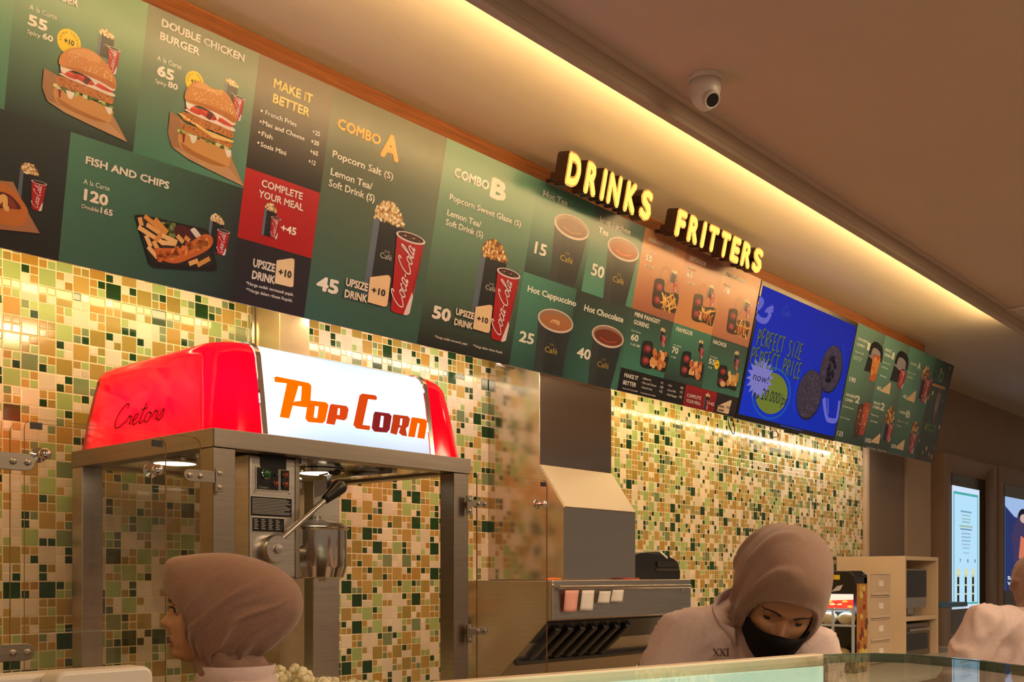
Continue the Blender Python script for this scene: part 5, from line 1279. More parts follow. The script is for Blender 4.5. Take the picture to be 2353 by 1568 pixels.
# ------------------------------------------------------------------ lit poster displays on the far wall
YP = W + .06
def poster(name, label, po, pi, lit, lit_b, draw):
    """po/pi: outer and inner top left/right pixels."""
    (ol, orr), (il, ir) = po, pi
    xo0, xo1 = atY(*ol, YP).x, atY(*orr, YP).x; xi0, xi1 = atY(*il, YP).x, atY(*ir, YP).x
    zo = atY(*ol, YP).z; zi = atY(*il, YP).z; zbo = ZC - .62; zbi = ZC - .48
    e = thing(name, ((xo0 + xo1) / 2, YP, ZC - .62), label, 'display screen', 'poster displays on the far wall')
    yo = YP - .10
    mb = MB()
    O = [(xo0, zbo), (xo1, zbo), (xo1, zo), (xo0, zo)]; I = [(xi0, zbi), (xi1, zbi), (xi1, zi), (xi0, zi)]
    wd = .10
    OO = [(xo0 - wd, zbo - wd), (xo1 + wd, zbo - wd), (xo1 + wd, zo + .02), (xo0 - wd, zo + .02)]
    vs = [(x, yo, z) for x, z in OO] + [(x, yo, z) for x, z in O] + [(x, YP - .02, z) for x, z in I] + [(x, YP - .001, z) for x, z in OO]
    fs = []
    for i in range(4):
        j = (i + 1) % 4
        fs += [(i, j, 4 + j, 4 + i), (4 + i, 4 + j, 8 + j, 8 + i), (i, 12 + i, 12 + j, j)]
    mb.add(vs, fs)
    mb.build('surround', 'wall_brown', e)
    MB().box(xi0, xi1, YP - .025, YP - .002, zbi, zi).build('casing', 'tv_black', e)
    lx0, lx1 = atY(*lit[0], YP - .026).x, atY(*lit[1], YP - .026).x; lz = atY(*lit[0], YP - .026).z; lz0 = atY(*lit_b, YP - .026).z
    wm = lambda s, h, o: Vector((lx0 + s * (lx1 - lx0), YP - .0265 - o, lz0 + h * (lz - lz0)))
    a = Art(wm, skc); draw(a); a.build('lit_poster', e, 'poster_pixels')
def draw_menu(a):
    a.poly([(0, 0), (1, 0), (1, 1), (0, 1)], (196, 214, 236), 0)
    for (x0, x1, y0, y1) in ((.05, .95, .935, .955), (.05, .95, .035, .05), (.05, .08, .04, .945), (.92, .95, .04, .945)): a.poly([(x0, y0), (x1, y0), (x1, y1), (x0, y1)], (70, 160, 156), 1)
    a.poly([(.08, .05), (.92, .05), (.92, .935), (.08, .935)], (172, 212, 236), 1)
    for (w_, y, c_) in ((.40, .80, (110, 150, 170)), (.30, .77, (150, 180, 190)), (.34, .74, (150, 180, 190)), (.30, .715, (140, 176, 180)), (.48, .68, (150, 170, 140)), (.42, .655, (110, 140, 160)), (.32, .62, (140, 170, 190)), (.34, .59, (140, 170, 190)), (.32, .56, (140, 170, 190)), (.30, .53, (150, 180, 196)), (.26, .50, (150, 180, 196)), (.2, .46, (150, 184, 200))):
        a.poly([(.5 - w_ / 2, y - .007), (.5 + w_ / 2, y - .007), (.5 + w_ / 2, y + .006), (.5 - w_ / 2, y + .006)], c_, 2)
    for i, x in enumerate((.20, .47, .74)):
        a.txt(('7', '8', '9')[i], (x + .06, .38), (x + .12, .38), .03, (90, 110, 120), 2, .02, False)
        a.poly([(x - .05, .28), (x + .09, .28), (x + .07, .33), (x, .335)], (206, 206, 160), 2)
        a.poly([(x - .03, .05), (x + .06, .05), (x + .06, .28), (x - .03, .28)], (190, 190, 150), 2)
        for k in range(3): a.poly([(x - .02, .055 + .073 * k), (x + .05, .055 + .073 * k), (x + .05, .115 + .073 * k), (x - .02, .115 + .073 * k)], (20, 24, 26), 3)
def draw_film(a):
    a.poly([(0, 0), (1, 0), (1, 1), (0, 1)], (150, 176, 214), 0)
    a.poly([(0, 0), (.7, 0), (.75, .3), (.5, .75), (.2, .8), (0, .9)], (40, 50, 96), 1)
    a.poly([(.2, .3), (.5, .3), (.6, .6), (.55, .8), (.3, .85), (.15, .6)], (62, 52, 84), 2)
    a.ell((.42, .83), .12, .07, (30, 26, 40), 3, 16); a.ell((.42, .79), .09, .05, (190, 160, 150), 4, 16)
    a.poly([(.3, .35), (.45, .33), (.5, .55), (.35, .6)], (200, 110, 84), 4); a.poly([(.42, .2), (.6, .22), (.55, .34), (.42, .36)], (214, 190, 170), 4)
    for q in (((.6, .9), (1, .7)), ((.62, .8), (.95, .9)), ((.7, .6), (1, .85))): a.stroke(list(q), .03, (60, 70, 100), 2, False)
    a.txt('SAFE', (.05, .12), (.34, .12), .035, (220, 230, 244), 5, .03, False); a.txt('WITH US', (.05, .06), (.5, .06), .035, (220, 230, 244), 5, .03, False)
poster('poster_display', 'tall lit display with pale blue poster framed in teal, beside the last menu', ((2150, 1050), (2256, 1082)), ((2181, 1088), (2258, 1106)), ((2187, 1115), (2250, 1130)), (2190, 1401), draw_menu)
poster('poster_display', 'tall lit display with dark blue film poster at the right edge', ((2277, 1079), (2420, 1112)), ((2302, 1113), (2420, 1140)), ((2309, 1141), (2405, 1160)), (2312, 1358), draw_film)

# ------------------------------------------------------------------ back counter and what stands on it
bc = thing('back_counter', (5.5, 2.6, 0), 'low cream service counter along the far end of the tiled wall', 'counter')
MB().box(4.3, 7.9, 2.0, W - .035, .04, 1.0).build('body', 'cream_edge', bc, bevel=.004)
MB().box(4.28, 7.92, 1.97, W - .031, 1.0, 1.03).build('worktop', 'white_plastic', bc, bevel=.004)
ZT = 1.0305
# cream shelf unit with a computer
noise_col('cream_laminate', (.72, .56, .38, 1), (.76, .60, .42, 1), nscale=2, rough=.4)
u0, u1, v0, v1, ztop = 6.545, 7.148, 2.462, W - .035, ZC + .132
zsh = atY(2085, 1418, v0).z
e = thing('shelf_unit', ((u0 + u1) / 2, (v0 + v1) / 2, ZT), 'cream open shelf unit standing at the end of the tiled wall', 'shelf')
mb = MB(); t_ = .025
mb.box(u0, u0 + t_, v0, v1, ZT, ztop); mb.box(u1 - t_, u1, v0, v1, ZT, ztop); mb.box(u0 + t_, u1 - t_, v0, v1, ztop - t_, ztop); mb.box(u0 + t_, u1 - t_, v1 - .02, v1, ZT, ztop - t_)
mb.build('carcass', 'cream_laminate', e, bevel=.002)
MB().box(u0 + t_, u1 - t_, v0, v1 - .02, zsh - .03, zsh).build('shelf_board', 'cream_laminate', e, bevel=.002)
e = thing('computer', ((u0 + u1) / 2, 2.66, zsh + .0005), 'silver all-in-one computer with dark screen inside the cream shelf unit', 'computer')
hh = ztop - zsh - .08
mb = MB(); mb.box(u0 + .03, u1 - .12, 2.50, 2.52, zsh + .05, zsh + hh); mb.build('housing', 'brushed_steel', e, bevel=.003)
MB().box(u0 + .04, u1 - .13, 2.496, 2.501, zsh + .12, zsh + hh - .01).build('screen', 'tv_black', e)
mb = MB(); mb.box(u0 + .2, u1 - .3, 2.522, 2.54, zsh + .0008, zsh + .2); mb.box(u0 + .18, u1 - .28, 2.48, 2.60, zsh + .0005, zsh + .008); mb.build('stand', 'brushed_steel', e)
e = thing('ice_bin', (6.85, 2.6, ZT), 'dark steel appliance in the lower half of the cream shelf unit', 'appliance')
mb = MB(); mb.box(u0 + .04, u1 - .05, 2.50, 2.85, ZT, zsh - .05); mb.build('housing', 'dark_steel', e, bevel=.006)
mb = MB(); mb.box(u0 + .10, u1 - .12, 2.49, 2.501, ZT + .04, zsh - .12); mb.build('door_panel', 'tv_black', e, bevel=.002)
mb = MB(); mb.cyl((u0 + .10, 2.476, zsh - .09), (u1 - .12, 2.476, zsh - .09), .010, n=10); mb.box(u0 + .11, u0 + .13, 2.476, 2.501, zsh - .098, zsh - .082); mb.box(u1 - .15, u1 - .13, 2.476, 2.501, zsh - .098, zsh - .082); mb.build('handle', 'polished_steel', e)
mat('blue_tray', (.03, .12, .22, 1), .4)
p = atY(2165, 1392, 2.55)
e = thing('storage_bin', (p.x, 2.55, ZT), 'clear bin with dark blue lid beside the cream shelf unit', 'storage bin')
xb0, xb1 = u1 + .012, atY(2184, 1395, 2.55).x + .04
zbl = atY(2170, 1388, 2.55).z
MB().box(xb0, xb1, 2.45, 2.7, ZT, zbl - .02).build('tub', 'machine_glass', e, bevel=.01); MB().box(xb0 - .006, xb1 + .006, 2.445, 2.705, zbl - .0195, zbl + .012).build('lid', 'blue_tray', e, bevel=.004)
# clear drawer tower
X0 = 5.95
ratio = lambda px: (lambda d: d[0] / d[1])(ray(px, 1400))
yd0 = 2.40
dx0, dx1 = ratio(1999) * yd0, ratio(2045) * yd0
dt = atY(2020, 1318, yd0).z
e = thing('drawer_tower', ((dx0 + dx1) / 2, yd0 + .1, ZT), 'translucent plastic drawer tower in front of the cream shelf unit', 'drawer unit')
mat('frosted_plastic', (.66, .50, .34, 1), .3)
mat('tan_plastic', (.72, .57, .42, 1), .35)
nd = 4; hd = (dt - ZT) / nd
mb = MB()
mb.box(dx0 - .012, dx0, yd0, yd0 + .24, ZT, dt); mb.box(dx1, dx1 + .012, yd0, yd0 + .24, ZT, dt)
for i in range(nd + 1): mb.box(dx0, dx1, yd0, yd0 + .24, ZT + (dt - ZT - .008) * i / nd, ZT + (dt - ZT - .008) * i / nd + .008)
mb.build('frame', 'tan_plastic', e)
for i in range(nd):
    zz0 = ZT + (dt - ZT - .008) * i / nd + .010
    d = MB().box(dx0 + .003, dx1 - .003, yd0 - .004, yd0 + .2, zz0, zz0 + hd - .014).build('drawer', 'frosted_plastic', e, bevel=.003)
    q = MB().box((dx0 + dx1) / 2 - .03, (dx0 + dx1) / 2 + .03, yd0 - .008, yd0 - .0045, zz0 + hd * .40, zz0 + hd * .66).build('label_card', 'paper', d); q.location = (0, 0, 0)
    q = MB().box(dx0 + .01, dx1 - .01, yd0 - .012, yd0 - .0045, zz0 + .004, zz0 + .016).build('drawer_pull', 'tan_plastic', d); q.location = (0, 0, 0)
# hot snack display
wx = 5.35; wy0 = wx / ratio(1964); wx1 = ratio(1990) * wy0; wy1 = min(wx / ratio(1848), W - .05)
wt = atX(1940, 1312, wx).z
e = thing('hot_snack_display', (wx + .1, (wy0 + wy1) / 2, ZT), 'black snack warmer with lit header and red and yellow side graphics behind the masked worker', 'food warmer')
mb = MB(); hz1 = atX(1930, 1398, wx).z; hz0 = atX(1930, 1366, wx).z
prof = catmull([(wy0, ZT + .001), (wy0, wt - .05), (wy0 + .02, wt - .01), (wy0 + .06, wt), (wy1 - .06, wt), (wy1, wt - .04)], 3)
mb.box(wx + .12, wx1 + .02, wy0, wy1, ZT, wt - .02); mb.box(wx, wx1 + .02, wy0 + .004, wy1, ZT, ZT + .06)
mb.prism([(wx, y, z) for y, z in ((wy0, hz0), (wy0, wt - .03), (wy0 + .03, wt), (wy1 - .03, wt), (wy1, wt - .03), (wy1, hz0))], (wx1 + .02 - wx, 0, 0))
mb.build('housing', 'black_plastic', e, bevel=.006)
wmx = lambda s, h, o: Vector((wx - .002 - o, wy1 + (wy0 - wy1) * s, hz1 + (hz0 - hz1) * h))
a = Art(wmx, skc)
a.poly([(.02, -.02), (.98, -.02), (.98, 1.0), (.02, 1.0)], (255, 70, 50), 0); a.poly([(.02, .45), (.98, .62), (.98, 1.0), (.02, 1.0)], (255, 226, 200), 1)
for i in range(14): a.poly(blob((rnd.uniform(.1, .95), rnd.uniform(.05, .6)), .09, 6, .5, 1.2), [(255, 190, 70), (230, 60, 40), (255, 230, 160)][i % 3], 2)
a.build('lit_header', e, 'poster_pixels')
wmy = lambda s, h, o: Vector((wx + s * (wx1 + .02 - wx), wy0 - .001 - o, ZT + (wt - .05 - ZT) * h))
a = Art(wmy); a.poly([(.12, .06), (.95, .06), (.95, .96), (.12, .96)], (196, 120, 30), 0)
for i in range(34): a.poly(blob((rnd.uniform(.2, .9), rnd.uniform(.1, .93)), .16, 6, .5, .35), [(222, 170, 40), (160, 30, 24), (230, 200, 90), (120, 60, 20), (200, 90, 40)][i % 5], 1 + i * .05)
a.build('side_graphic', e)
a = Art(lambda s, h, o: Vector((wx - .002 - o, wy1 + (wy0 - wy1) * s, hz0 + (wt - hz0) * h)))
a.poly([(.3, .62), (.72, .62), (.72, .82), (.3, .82)], (240, 200, 50), 0); a.poly([(.5, .62), (.6, .62), (.6, .82), (.5, .82)], (220, 60, 40), 1); a.poly([(.55, .1), (.72, .16), (.78, .4), (.66, .34)], (220, 200, 180), 1)
a.build('header_sticker', e)
emis('case_tube', (.55, .72, 1.0, 1), 26.0)
MB().cyl((wx + .05, wy0 + .03, hz1 - .012), (wx + .05, wy1 - .03, hz1 - .012), .006, n=8).build('lamp_tube', 'case_tube', e)
MB().box(wx, wx + .004, wy0 + .01, wy1 - .01, ZT + .062, hz1 - .003).build('glass_pane', 'machine_glass', e)
mat('pale_frame', (.55, .62, .75, 1), .3, .5)
mb = MB()
for y in (wy0 + .003, (wy0 * .6 + wy1 * .4), wy1 - .016): mb.box(wx - .004, wx + .008, y, y + .013, ZT + .06, hz1)
for z in (ZT + .062, ZT + .25, hz1 - .016): mb.box(wx - .0035, wx + .009, wy0, wy1, z, z + .012)
mb.build('pane_frame', 'pale_frame', e)
MB().box(wx + .02, wx + .115, wy0 + .02, wy1 - .02, ZT + .25, ZT + .256).build('inner_shelf', 'white_plastic', e)
mat('pastry', (.55, .42, .18, 1), .7)
for i, (fy, zz0) in enumerate(((.25, ZT + .257), (.6, ZT + .257), (.35, ZT + .0605), (.7, ZT + .0605))):
    y = wy0 + (wy1 - wy0) * fy
    o = MB().ellipsoid((wx + .065, y, zz0 + .035), .04, .05, .035).build('pastry', 'pastry', smooth=True)
    tag(o, 'pale bun on %s shelf of the snack warmer, %s' % (('upper', 'upper', 'lower', 'lower')[i], ('towards the front', 'towards the wall', 'towards the front', 'towards the wall')[i]), 'bun', 'buns in the snack warmer')

# ------------------------------------------------------------------ glass display case in front
ZG = ZC - .15
pA, pB_, pC, pD = atZ(930, 1578, ZG), atZ(1893, 1506, ZG), atZ(2110, 1506, ZG), atZ(2353, 1531, ZG)
pE = atZ(2480, 1548, ZG); p0 = atZ(700, 1597, ZG)
e = thing('display_case', (1.35, .75, 0), 'glass topped display case with cream back edge in front of the staff', 'display case')
far = [p0, pA, atZ(1400, 1543, ZG), pB_, atZ(2000, 1503, ZG), pC, atZ(2240, 1517, ZG), pD, pE]
dirn = (pA - pB_).normalized(); inw = Vector((dirn.y, -dirn.x, 0)).normalized()
if inw.dot(Vector((0, -1, 0))) < 0: inw = -inw
near = [Vector((p.x * .52 + .05, p.y * .52 - .12, ZG)) for p in far]
m = glass_mat('case_glass', (.90, .95, .91, 1), .06, .015, .38)
mb = MB(); n = len(far)
vs = far + near + [p - Vector((0, 0, .01)) for p in far] + [p - Vector((0, 0, .01)) for p in near]
fs = [(i, i + 1, n + i + 1, n + i) for i in range(n - 1)] + [(2 * n + i, 3 * n + i, 3 * n + i + 1, 2 * n + i + 1) for i in range(n - 1)]
mb.add(vs, fs)
mb.build('glass_top', 'case_glass', e)
# cream rear rail
mb = MB()
def rail_seg(a, b, w, h0, h1, mb):
    d = (b - a).normalized(); nn = Vector((-d.y, d.x, 0))
    if nn.y < 0: nn = -nn
    q = [a, b, b + nn * w, a + nn * w]
    mb.add([Vector((p.x, p.y, h)) for h in (h0, h1) for p in q], [(0, 3, 2, 1), (4, 5, 6, 7), (0, 1, 5, 4), (1, 2, 6, 5), (2, 3, 7, 6), (3, 0, 4, 7)])
rail_seg(p0, pB_, .026, ZG - .02, ZG + .002, mb)
mb.build('rear_rail', 'cream_edge', e, bevel=.002)
mb = MB()
for i in range(3, n - 1): rail_seg(far[i], far[i + 1], .012, ZG - .016, ZG + .001, mb)
mat('glass_edge_green', (.10, .16, .13, 1), .1)
mb.build('glass_edge', 'glass_edge_green', e)
# lit white panel and granite deck under the glass
emis('case_panel', (.82, 1.0, .72, 1), 1.35)
ZP = ZG - .016
k1, k2 = atZ(1892, 1531, ZP), atZ(1180, 1584, ZP)
k3 = atZ(1892, 1640, ZP); k4 = atZ(1180, 1680, ZP)
mb = MB(); mb.add([k1, k2, k4, k3, k1 - Vector((0, 0, .01)), k2 - Vector((0, 0, .01)), k4 - Vector((0, 0, .01)), k3 - Vector((0, 0, .01))], [(0, 1, 2, 3), (7, 6, 5, 4), (0, 4, 5, 1), (1, 5, 6, 2), (2, 6, 7, 3), (3, 7, 4, 0)])
mb.build('light_panel', 'case_panel', e)
noise_col('granite', (.16, .13, .10, 1), (.42, .36, .29, 1), nscale=90, rough=.25, detail=6)
ZK = ZG - .14
mb = MB()
fd = [Vector((p.x, p.y, 0)) * 1.0 + Vector((0, -.02, 0)) for p in far]; nd_ = [Vector((p.x, p.y, 0)) for p in near]
vs = [Vector((p.x, p.y, ZK)) for p in fd + nd_] + [Vector((p.x, p.y, ZK - .03)) for p in fd + nd_]
fs = [(i, i + 1, n + i + 1, n + i) for i in range(n - 1)] + [(2 * n + i, 3 * n + i, 3 * n + i + 1, 2 * n + i + 1) for i in range(n - 1)] + [(i, 2 * n + i, 2 * n + i + 1, i + 1) for i in range(n - 1)]
mb.add(vs, fs); mb.build('granite_deck', 'granite', e)
mb = MB()
vs = [Vector((p.x, p.y, z)) for z in (0, ZK - .0305) for p in fd] + [Vector((p.x, p.y, z)) for z in (0, ZK - .0305) for p in nd_]
fs = [(i, i + 1, n + i + 1, n + i) for i in range(n - 1)] + [(2 * n + i, 3 * n + i, 3 * n + i + 1, 2 * n + i + 1) for i in range(n - 1)]
fs += [(0, n, 3 * n, 2 * n), (n - 1, 2 * n - 1, 4 * n - 1, 3 * n - 1)]
mb.add(vs, fs); mb.build('cabinet_body', 'brown_panel', e)
mb = MB()
for p in (p0, pB_, pE): mb.cyl((p.x * .97, p.y * .97, ZK), (p.x * .97, p.y * .97, ZG - .0105), .008, n=10)
mb.build('glass_support', 'polished_steel', e)
# white terminal at bottom left
e = thing('payment_terminal', (.62, 1.62, 0), 'white rounded terminal casing at the bottom left, in front of the tiles', 'terminal')
YT = 1.72
t0, t1 = atY(128, 1542, YT), atY(354, 1530, YT)
mb = MB(); pl = rrect(t0.x, t1.x, t1.z - .34, t1.z, .02)
mb.prism([(p[0], YT, p[1]) for p in pl], (0, .06, 0)); mb.build('screen_back', 'white_plastic', e, bevel=.008)
t2 = atY(-60, 1553, YT + .07)
MB().box(t2.x, t0.x + .1, YT + .07, YT + .14, t1.z - .34, atY(60, 1551, YT + .07).z).build('base_housing', 'white_plastic', e, bevel=.008)
mb = MB(); mb.box(t2.x, t1.x, YT + .061, YT + .15, 1.0, t1.z - .30); mb.build('stand', 'white_plastic', e, bevel=.01)
MB().box(t2.x - .1, t1.x - .04, YT - .05, YT + .15, 0, 1.0).build('pedestal', 'brown_panel', e)
# ------------------------------------------------------------------ people
from mathutils import noise as mnoise
noise_col('skin', (.46, .235, .135, 1), (.50, .26, .15, 1), nscale=8, rough=.48)
noise_col('hijab_cloth', (.245, .140, .105, 1), (.275, .160, .12, 1), nscale=90, rough=.85, bump=.05)
bsdf(M['hijab_cloth']).inputs['Sheen Weight'].default_value = .25
noise_col('shirt_cloth', (.60, .47, .46, 1), (.66, .52, .51, 1), nscale=120, rough=.8, bump=.05)
mat('trouser_cloth', (.02, .02, .024, 1), .8); mat('mask_cloth', (.006, .005, .006, 1), .8, spec=.12)
mat('lip', (.36, .045, .04, 1), .4); mat('hair_dark', (.012, .008, .006, 1), .6); mat('eye_white', (.50, .42, .38, 1), .25); mat('iris', (.02, .01, .006, 1), .1); mat('thread', (.12, .035, .03, 1), .7)
def interp(tab, z):
    if z <= tab[0][0]: return tab[0][1]
    for (a, b), (c, d) in zip(tab, tab[1:]):
        if z <= c:
            t = (z - a) / (c - a); t = t * t * (3 - 2 * t) if False else t
            return b + (d - b) * t
    return tab[-1][1]
FRONT = [(-.118, .040), (-.112, .070), (-.104, .083), (-.095, .085), (-.086, .081), (-.078, .087), (-.068, .088), (-.058, .086), (-.045, .085), (-.03, .084), (-.01, .081), (.004, .080), (.018, .088), (.035, .091), (.055, .089), (.075, .080), (.092, .062), (.104, .040), (.111, .012)]
BACK = [(-.118, .01), (-.10, .03), (-.07, .05), (-.03, .075), (0, .092), (.04, .098), (.075, .085), (.095, .06), (.106, .035), (.111, .01)]
WID = [(-.118, .018), (-.110, .034), (-.10, .046), (-.085, .056), (-.06, .064), (-.03, .069), (0, .072), (.04, .074), (.07, .066), (.09, .050), (.104, .030), (.111, .008)]
NOSE = [(-.050, 0), (-.042, .010), (-.034, .026), (-.026, .029), (-.015, .022), (0, .010), (.012, .003), (.02, 0)]
def sm3(tab, z): return (interp(tab, z - .004) + interp(tab, z) * 2 + interp(tab, z + .004)) / 4
def g(x, s): return math.exp(-(x / s) ** 2)
def head_pt(th, z, plain=False):
    c, s = math.cos(th), math.sin(th)
    f, b, w = sm3(FRONT, z), sm3(BACK, z), sm3(WID, z)
    x = (f * abs(c) ** .85) if c > 0 else -b * abs(c)
    y = w * s
    if c > 0 and not plain:
        x += sm3(NOSE, z) * g(y, .0095 + .10 * max(0, .0 - z) * .06)
        x += .006 * g(abs(y) - .013, .006) * g(z + .036, .009)
        x -= .012 * g(abs(y) - .031, .015) * g(z - .001, .014)
        x += .004 * g(abs(y) - .028, .02) * g(z - .020, .008)
        x += .006 * g(y, .019) * g(z + .0665, .006) + .0065 * g(y, .016) * g(z + .0795, .006) - .004 * g(y, .022) * g(z + .0730, .0025)
        x += .005 * g(abs(y) - .045, .02) * g(z + .03, .025)
        x += .003 * g(y, .018) * g(z + .10, .01)
    return x, y, z
def head_mesh():
    NT, NZ = 84, 74; rows = []
    for j in range(NZ + 1):
        z = -.118 + .229 * j / NZ; r = []
        for i in range(NT):
            t = 2 * i / NT - 1
            r.append(head_pt(PI * (abs(t) ** 1.7) * (1 if t >= 0 else -1), z))
        rows.append(r)
    vs = [p for r in rows for p in r]; fs = []; mi = []
    for j in range(NZ):
        for i in range(NT):
            k = (i + 1) % NT; q = (j * NT + i, j * NT + k, (j + 1) * NT + k, (j + 1) * NT + i)
            cx_ = sum(vs[a][1] for a in q) / 4; cz_ = sum(vs[a][2] for a in q) / 4; x_ = vs[q[0]][0]
            lip = x_ > .05 and abs(cx_) < .0235 and abs(cz_ + .073) < .0125 * math.sqrt(max(0, 1 - (cx_ / .0235) ** 2)) + .0008
            fs.append(q); mi.append(1 if lip else 0)
    fs.append(tuple(range(NT))); mi.append(0); fs.append(tuple(NZ * NT + i for i in range(NT))); mi.append(0)
    # ears are under the cloth
    return vs, fs, mi
HEAD = head_mesh()
def evaluated(mb, mods):
    me = bpy.data.meshes.new('tmp'); me.from_pydata(mb.v, [], mb.f)
    bm = bmesh.new(); bm.from_mesh(me); bmesh.ops.recalc_face_normals(bm, faces=bm.faces); bm.to_mesh(me); bm.free()
    o = bpy.data.objects.new('tmp', me); C.objects.link(o); mods(o)
    dg = bpy.context.evaluated_depsgraph_get(); dg.update(); ev = o.evaluated_get(dg); m2 = ev.to_mesh()
    vs = [v.co.copy() for v in m2.vertices]; ns = [v.normal.copy() for v in m2.vertices]; fs = [tuple(p.vertices) for p in m2.polygons]
    ev.to_mesh_clear(); bpy.data.objects.remove(o); bpy.data.meshes.remove(me)
    return vs, ns, fs
def melt(mb, vox, it=6):
    def mods(o):
        r = o.modifiers.new('r', 'REMESH'); r.mode = 'VOXEL'; r.voxel_size = vox
        s = o.modifiers.new('s', 'SMOOTH'); s.iterations = it; s.factor = .6
    return evaluated(mb, mods)
def loft(mb, rings, n=28):
    """rings: (centre, side axis vector, front axis vector)."""
    rows = []
    for c, a, b in rings:
        c, a, b = Vector(c), Vector(a), Vector(b)
        rows.append([c + a * math.cos(2 * PI * i / n) + b * math.sin(2 * PI * i / n) for i in range(n)])
    vs = [p for r in rows for p in r]; k = len(rows)
    fs = [(j * n + i, j * n + (i + 1) % n, (j + 1) * n + (i + 1) % n, (j + 1) * n + i) for j in range(k - 1) for i in range(n)]
    fs += [tuple(reversed(range(n))), tuple(range((k - 1) * n, k * n))]
    mb.add(vs, fs)
def hand_mesh(mb, wrist, d, palm_n):
    """palm, five unequal bent fingers and a thumb growing along d."""
    d = d.normalized(); palm_n = (palm_n - d * palm_n.dot(d)).normalized(); sd = d.cross(palm_n)
    loft(mb, [(wrist, sd * .027, palm_n * .019), (wrist + d * .04, sd * .040, palm_n * .016), (wrist + d * .085, sd * .042, palm_n * .013), (wrist + d * .092, sd * .036, palm_n * .009)], 14)
    for k, (off, ln) in enumerate(((-.030, .060), (-.010, .075), (.011, .080), (.031, .070))):
        b = wrist + d * .082 + sd * off; pts = [b]
        a = d.copy()
        for q in range(3):
            a = (a * .86 + palm_n * .42).normalized(); pts.append(pts[-1] + a * ln / 3)
        mb.tube(pts, [.0095, .009, .0085, .0065], 8)
    b = wrist + d * .03 + sd * .03
    mb.tube([b, b + (sd * .8 + d * .5 + palm_n * .2).normalized() * .035, b + (sd * .8 + d * .5 + palm_n * .2).normalized() * .035 + (d * .8 + sd * .3 + palm_n * .4).normalized() * .035], [.012, .0105, .008], 8)

def hijab_obj(parent, Mh, rings, folds, name='hijab', NJ=9, NP=144):
    """rings: ((xt, zt), (xs, a, zs), (xb, zb)); interpolated, then rippled into folds."""
    ctrl = [(r[0][0], r[0][1], r[1][0], r[1][1], r[1][2], r[2][0], r[2][1]) for r in rings]
    fine = catmull(ctrl, NJ); rows = []
    n = len(fine)
    for j, (xt, zt, xs, a_, zs, xb, zb_) in enumerate(fine):
        t = j / (n - 1); row = []
        for i in range(NP):
            ph = 2 * PI * i / NP; s, c = math.sin(ph), math.cos(ph)
            cc = math.copysign(abs(c) ** .9, c)
            y = a_ * cc
            z = zs + (zt - zs) * s if s > 0 else zs + (zs - zb_) * s
            x = xs + ((xt if s > 0 else xb) - xs) * s * s
            p = Vector((x, y, z)); ctr = Vector((xs, 0, zs)); out = (p - ctr)
            if out.length > 1e-5: out.normalize()
            p += out * folds(t, ph, s, c)
            row.append(Mh @ p)
        rows.append(row)
    mb = MB(); mb.grid(rows, True); mb.add(rows[-1], [tuple(range(NP))])
    o = mb.build(name, 'hijab_cloth', parent, smooth=True, weld=True)
    sd = o.modifiers.new('s', 'SOLIDIFY'); sd.thickness = .003; sd.offset = -1
    return o
HRINGS = [((.098, .040), (.043, .062, -.04), (-.002, -.120)), ((.104, .042), (.047, .068, -.04), (.004, -.127)), ((.105, .054), (.045, .072, -.035), (-.004, -.133)), ((.097, .110), (.038, .082, -.02), (-.025, -.137)), ((.045, .124), (.0, .092, -.008), (-.045, -.132)),
          ((-.03, .128), (-.05, .098, .0), (-.075, -.120)), ((-.095, .116), (-.10, .096, .005), (-.118, -.100)), ((-.150, .092), (-.152, .083, .008), (-.156, -.068)), ((-.184, .062), (-.186, .060, .008), (-.186, -.036)), ((-.198, .034), (-.198, .032, .008), (-.198, -.010)), ((-.201, .012), (-.201, .006, .008), (-.201, .004))]

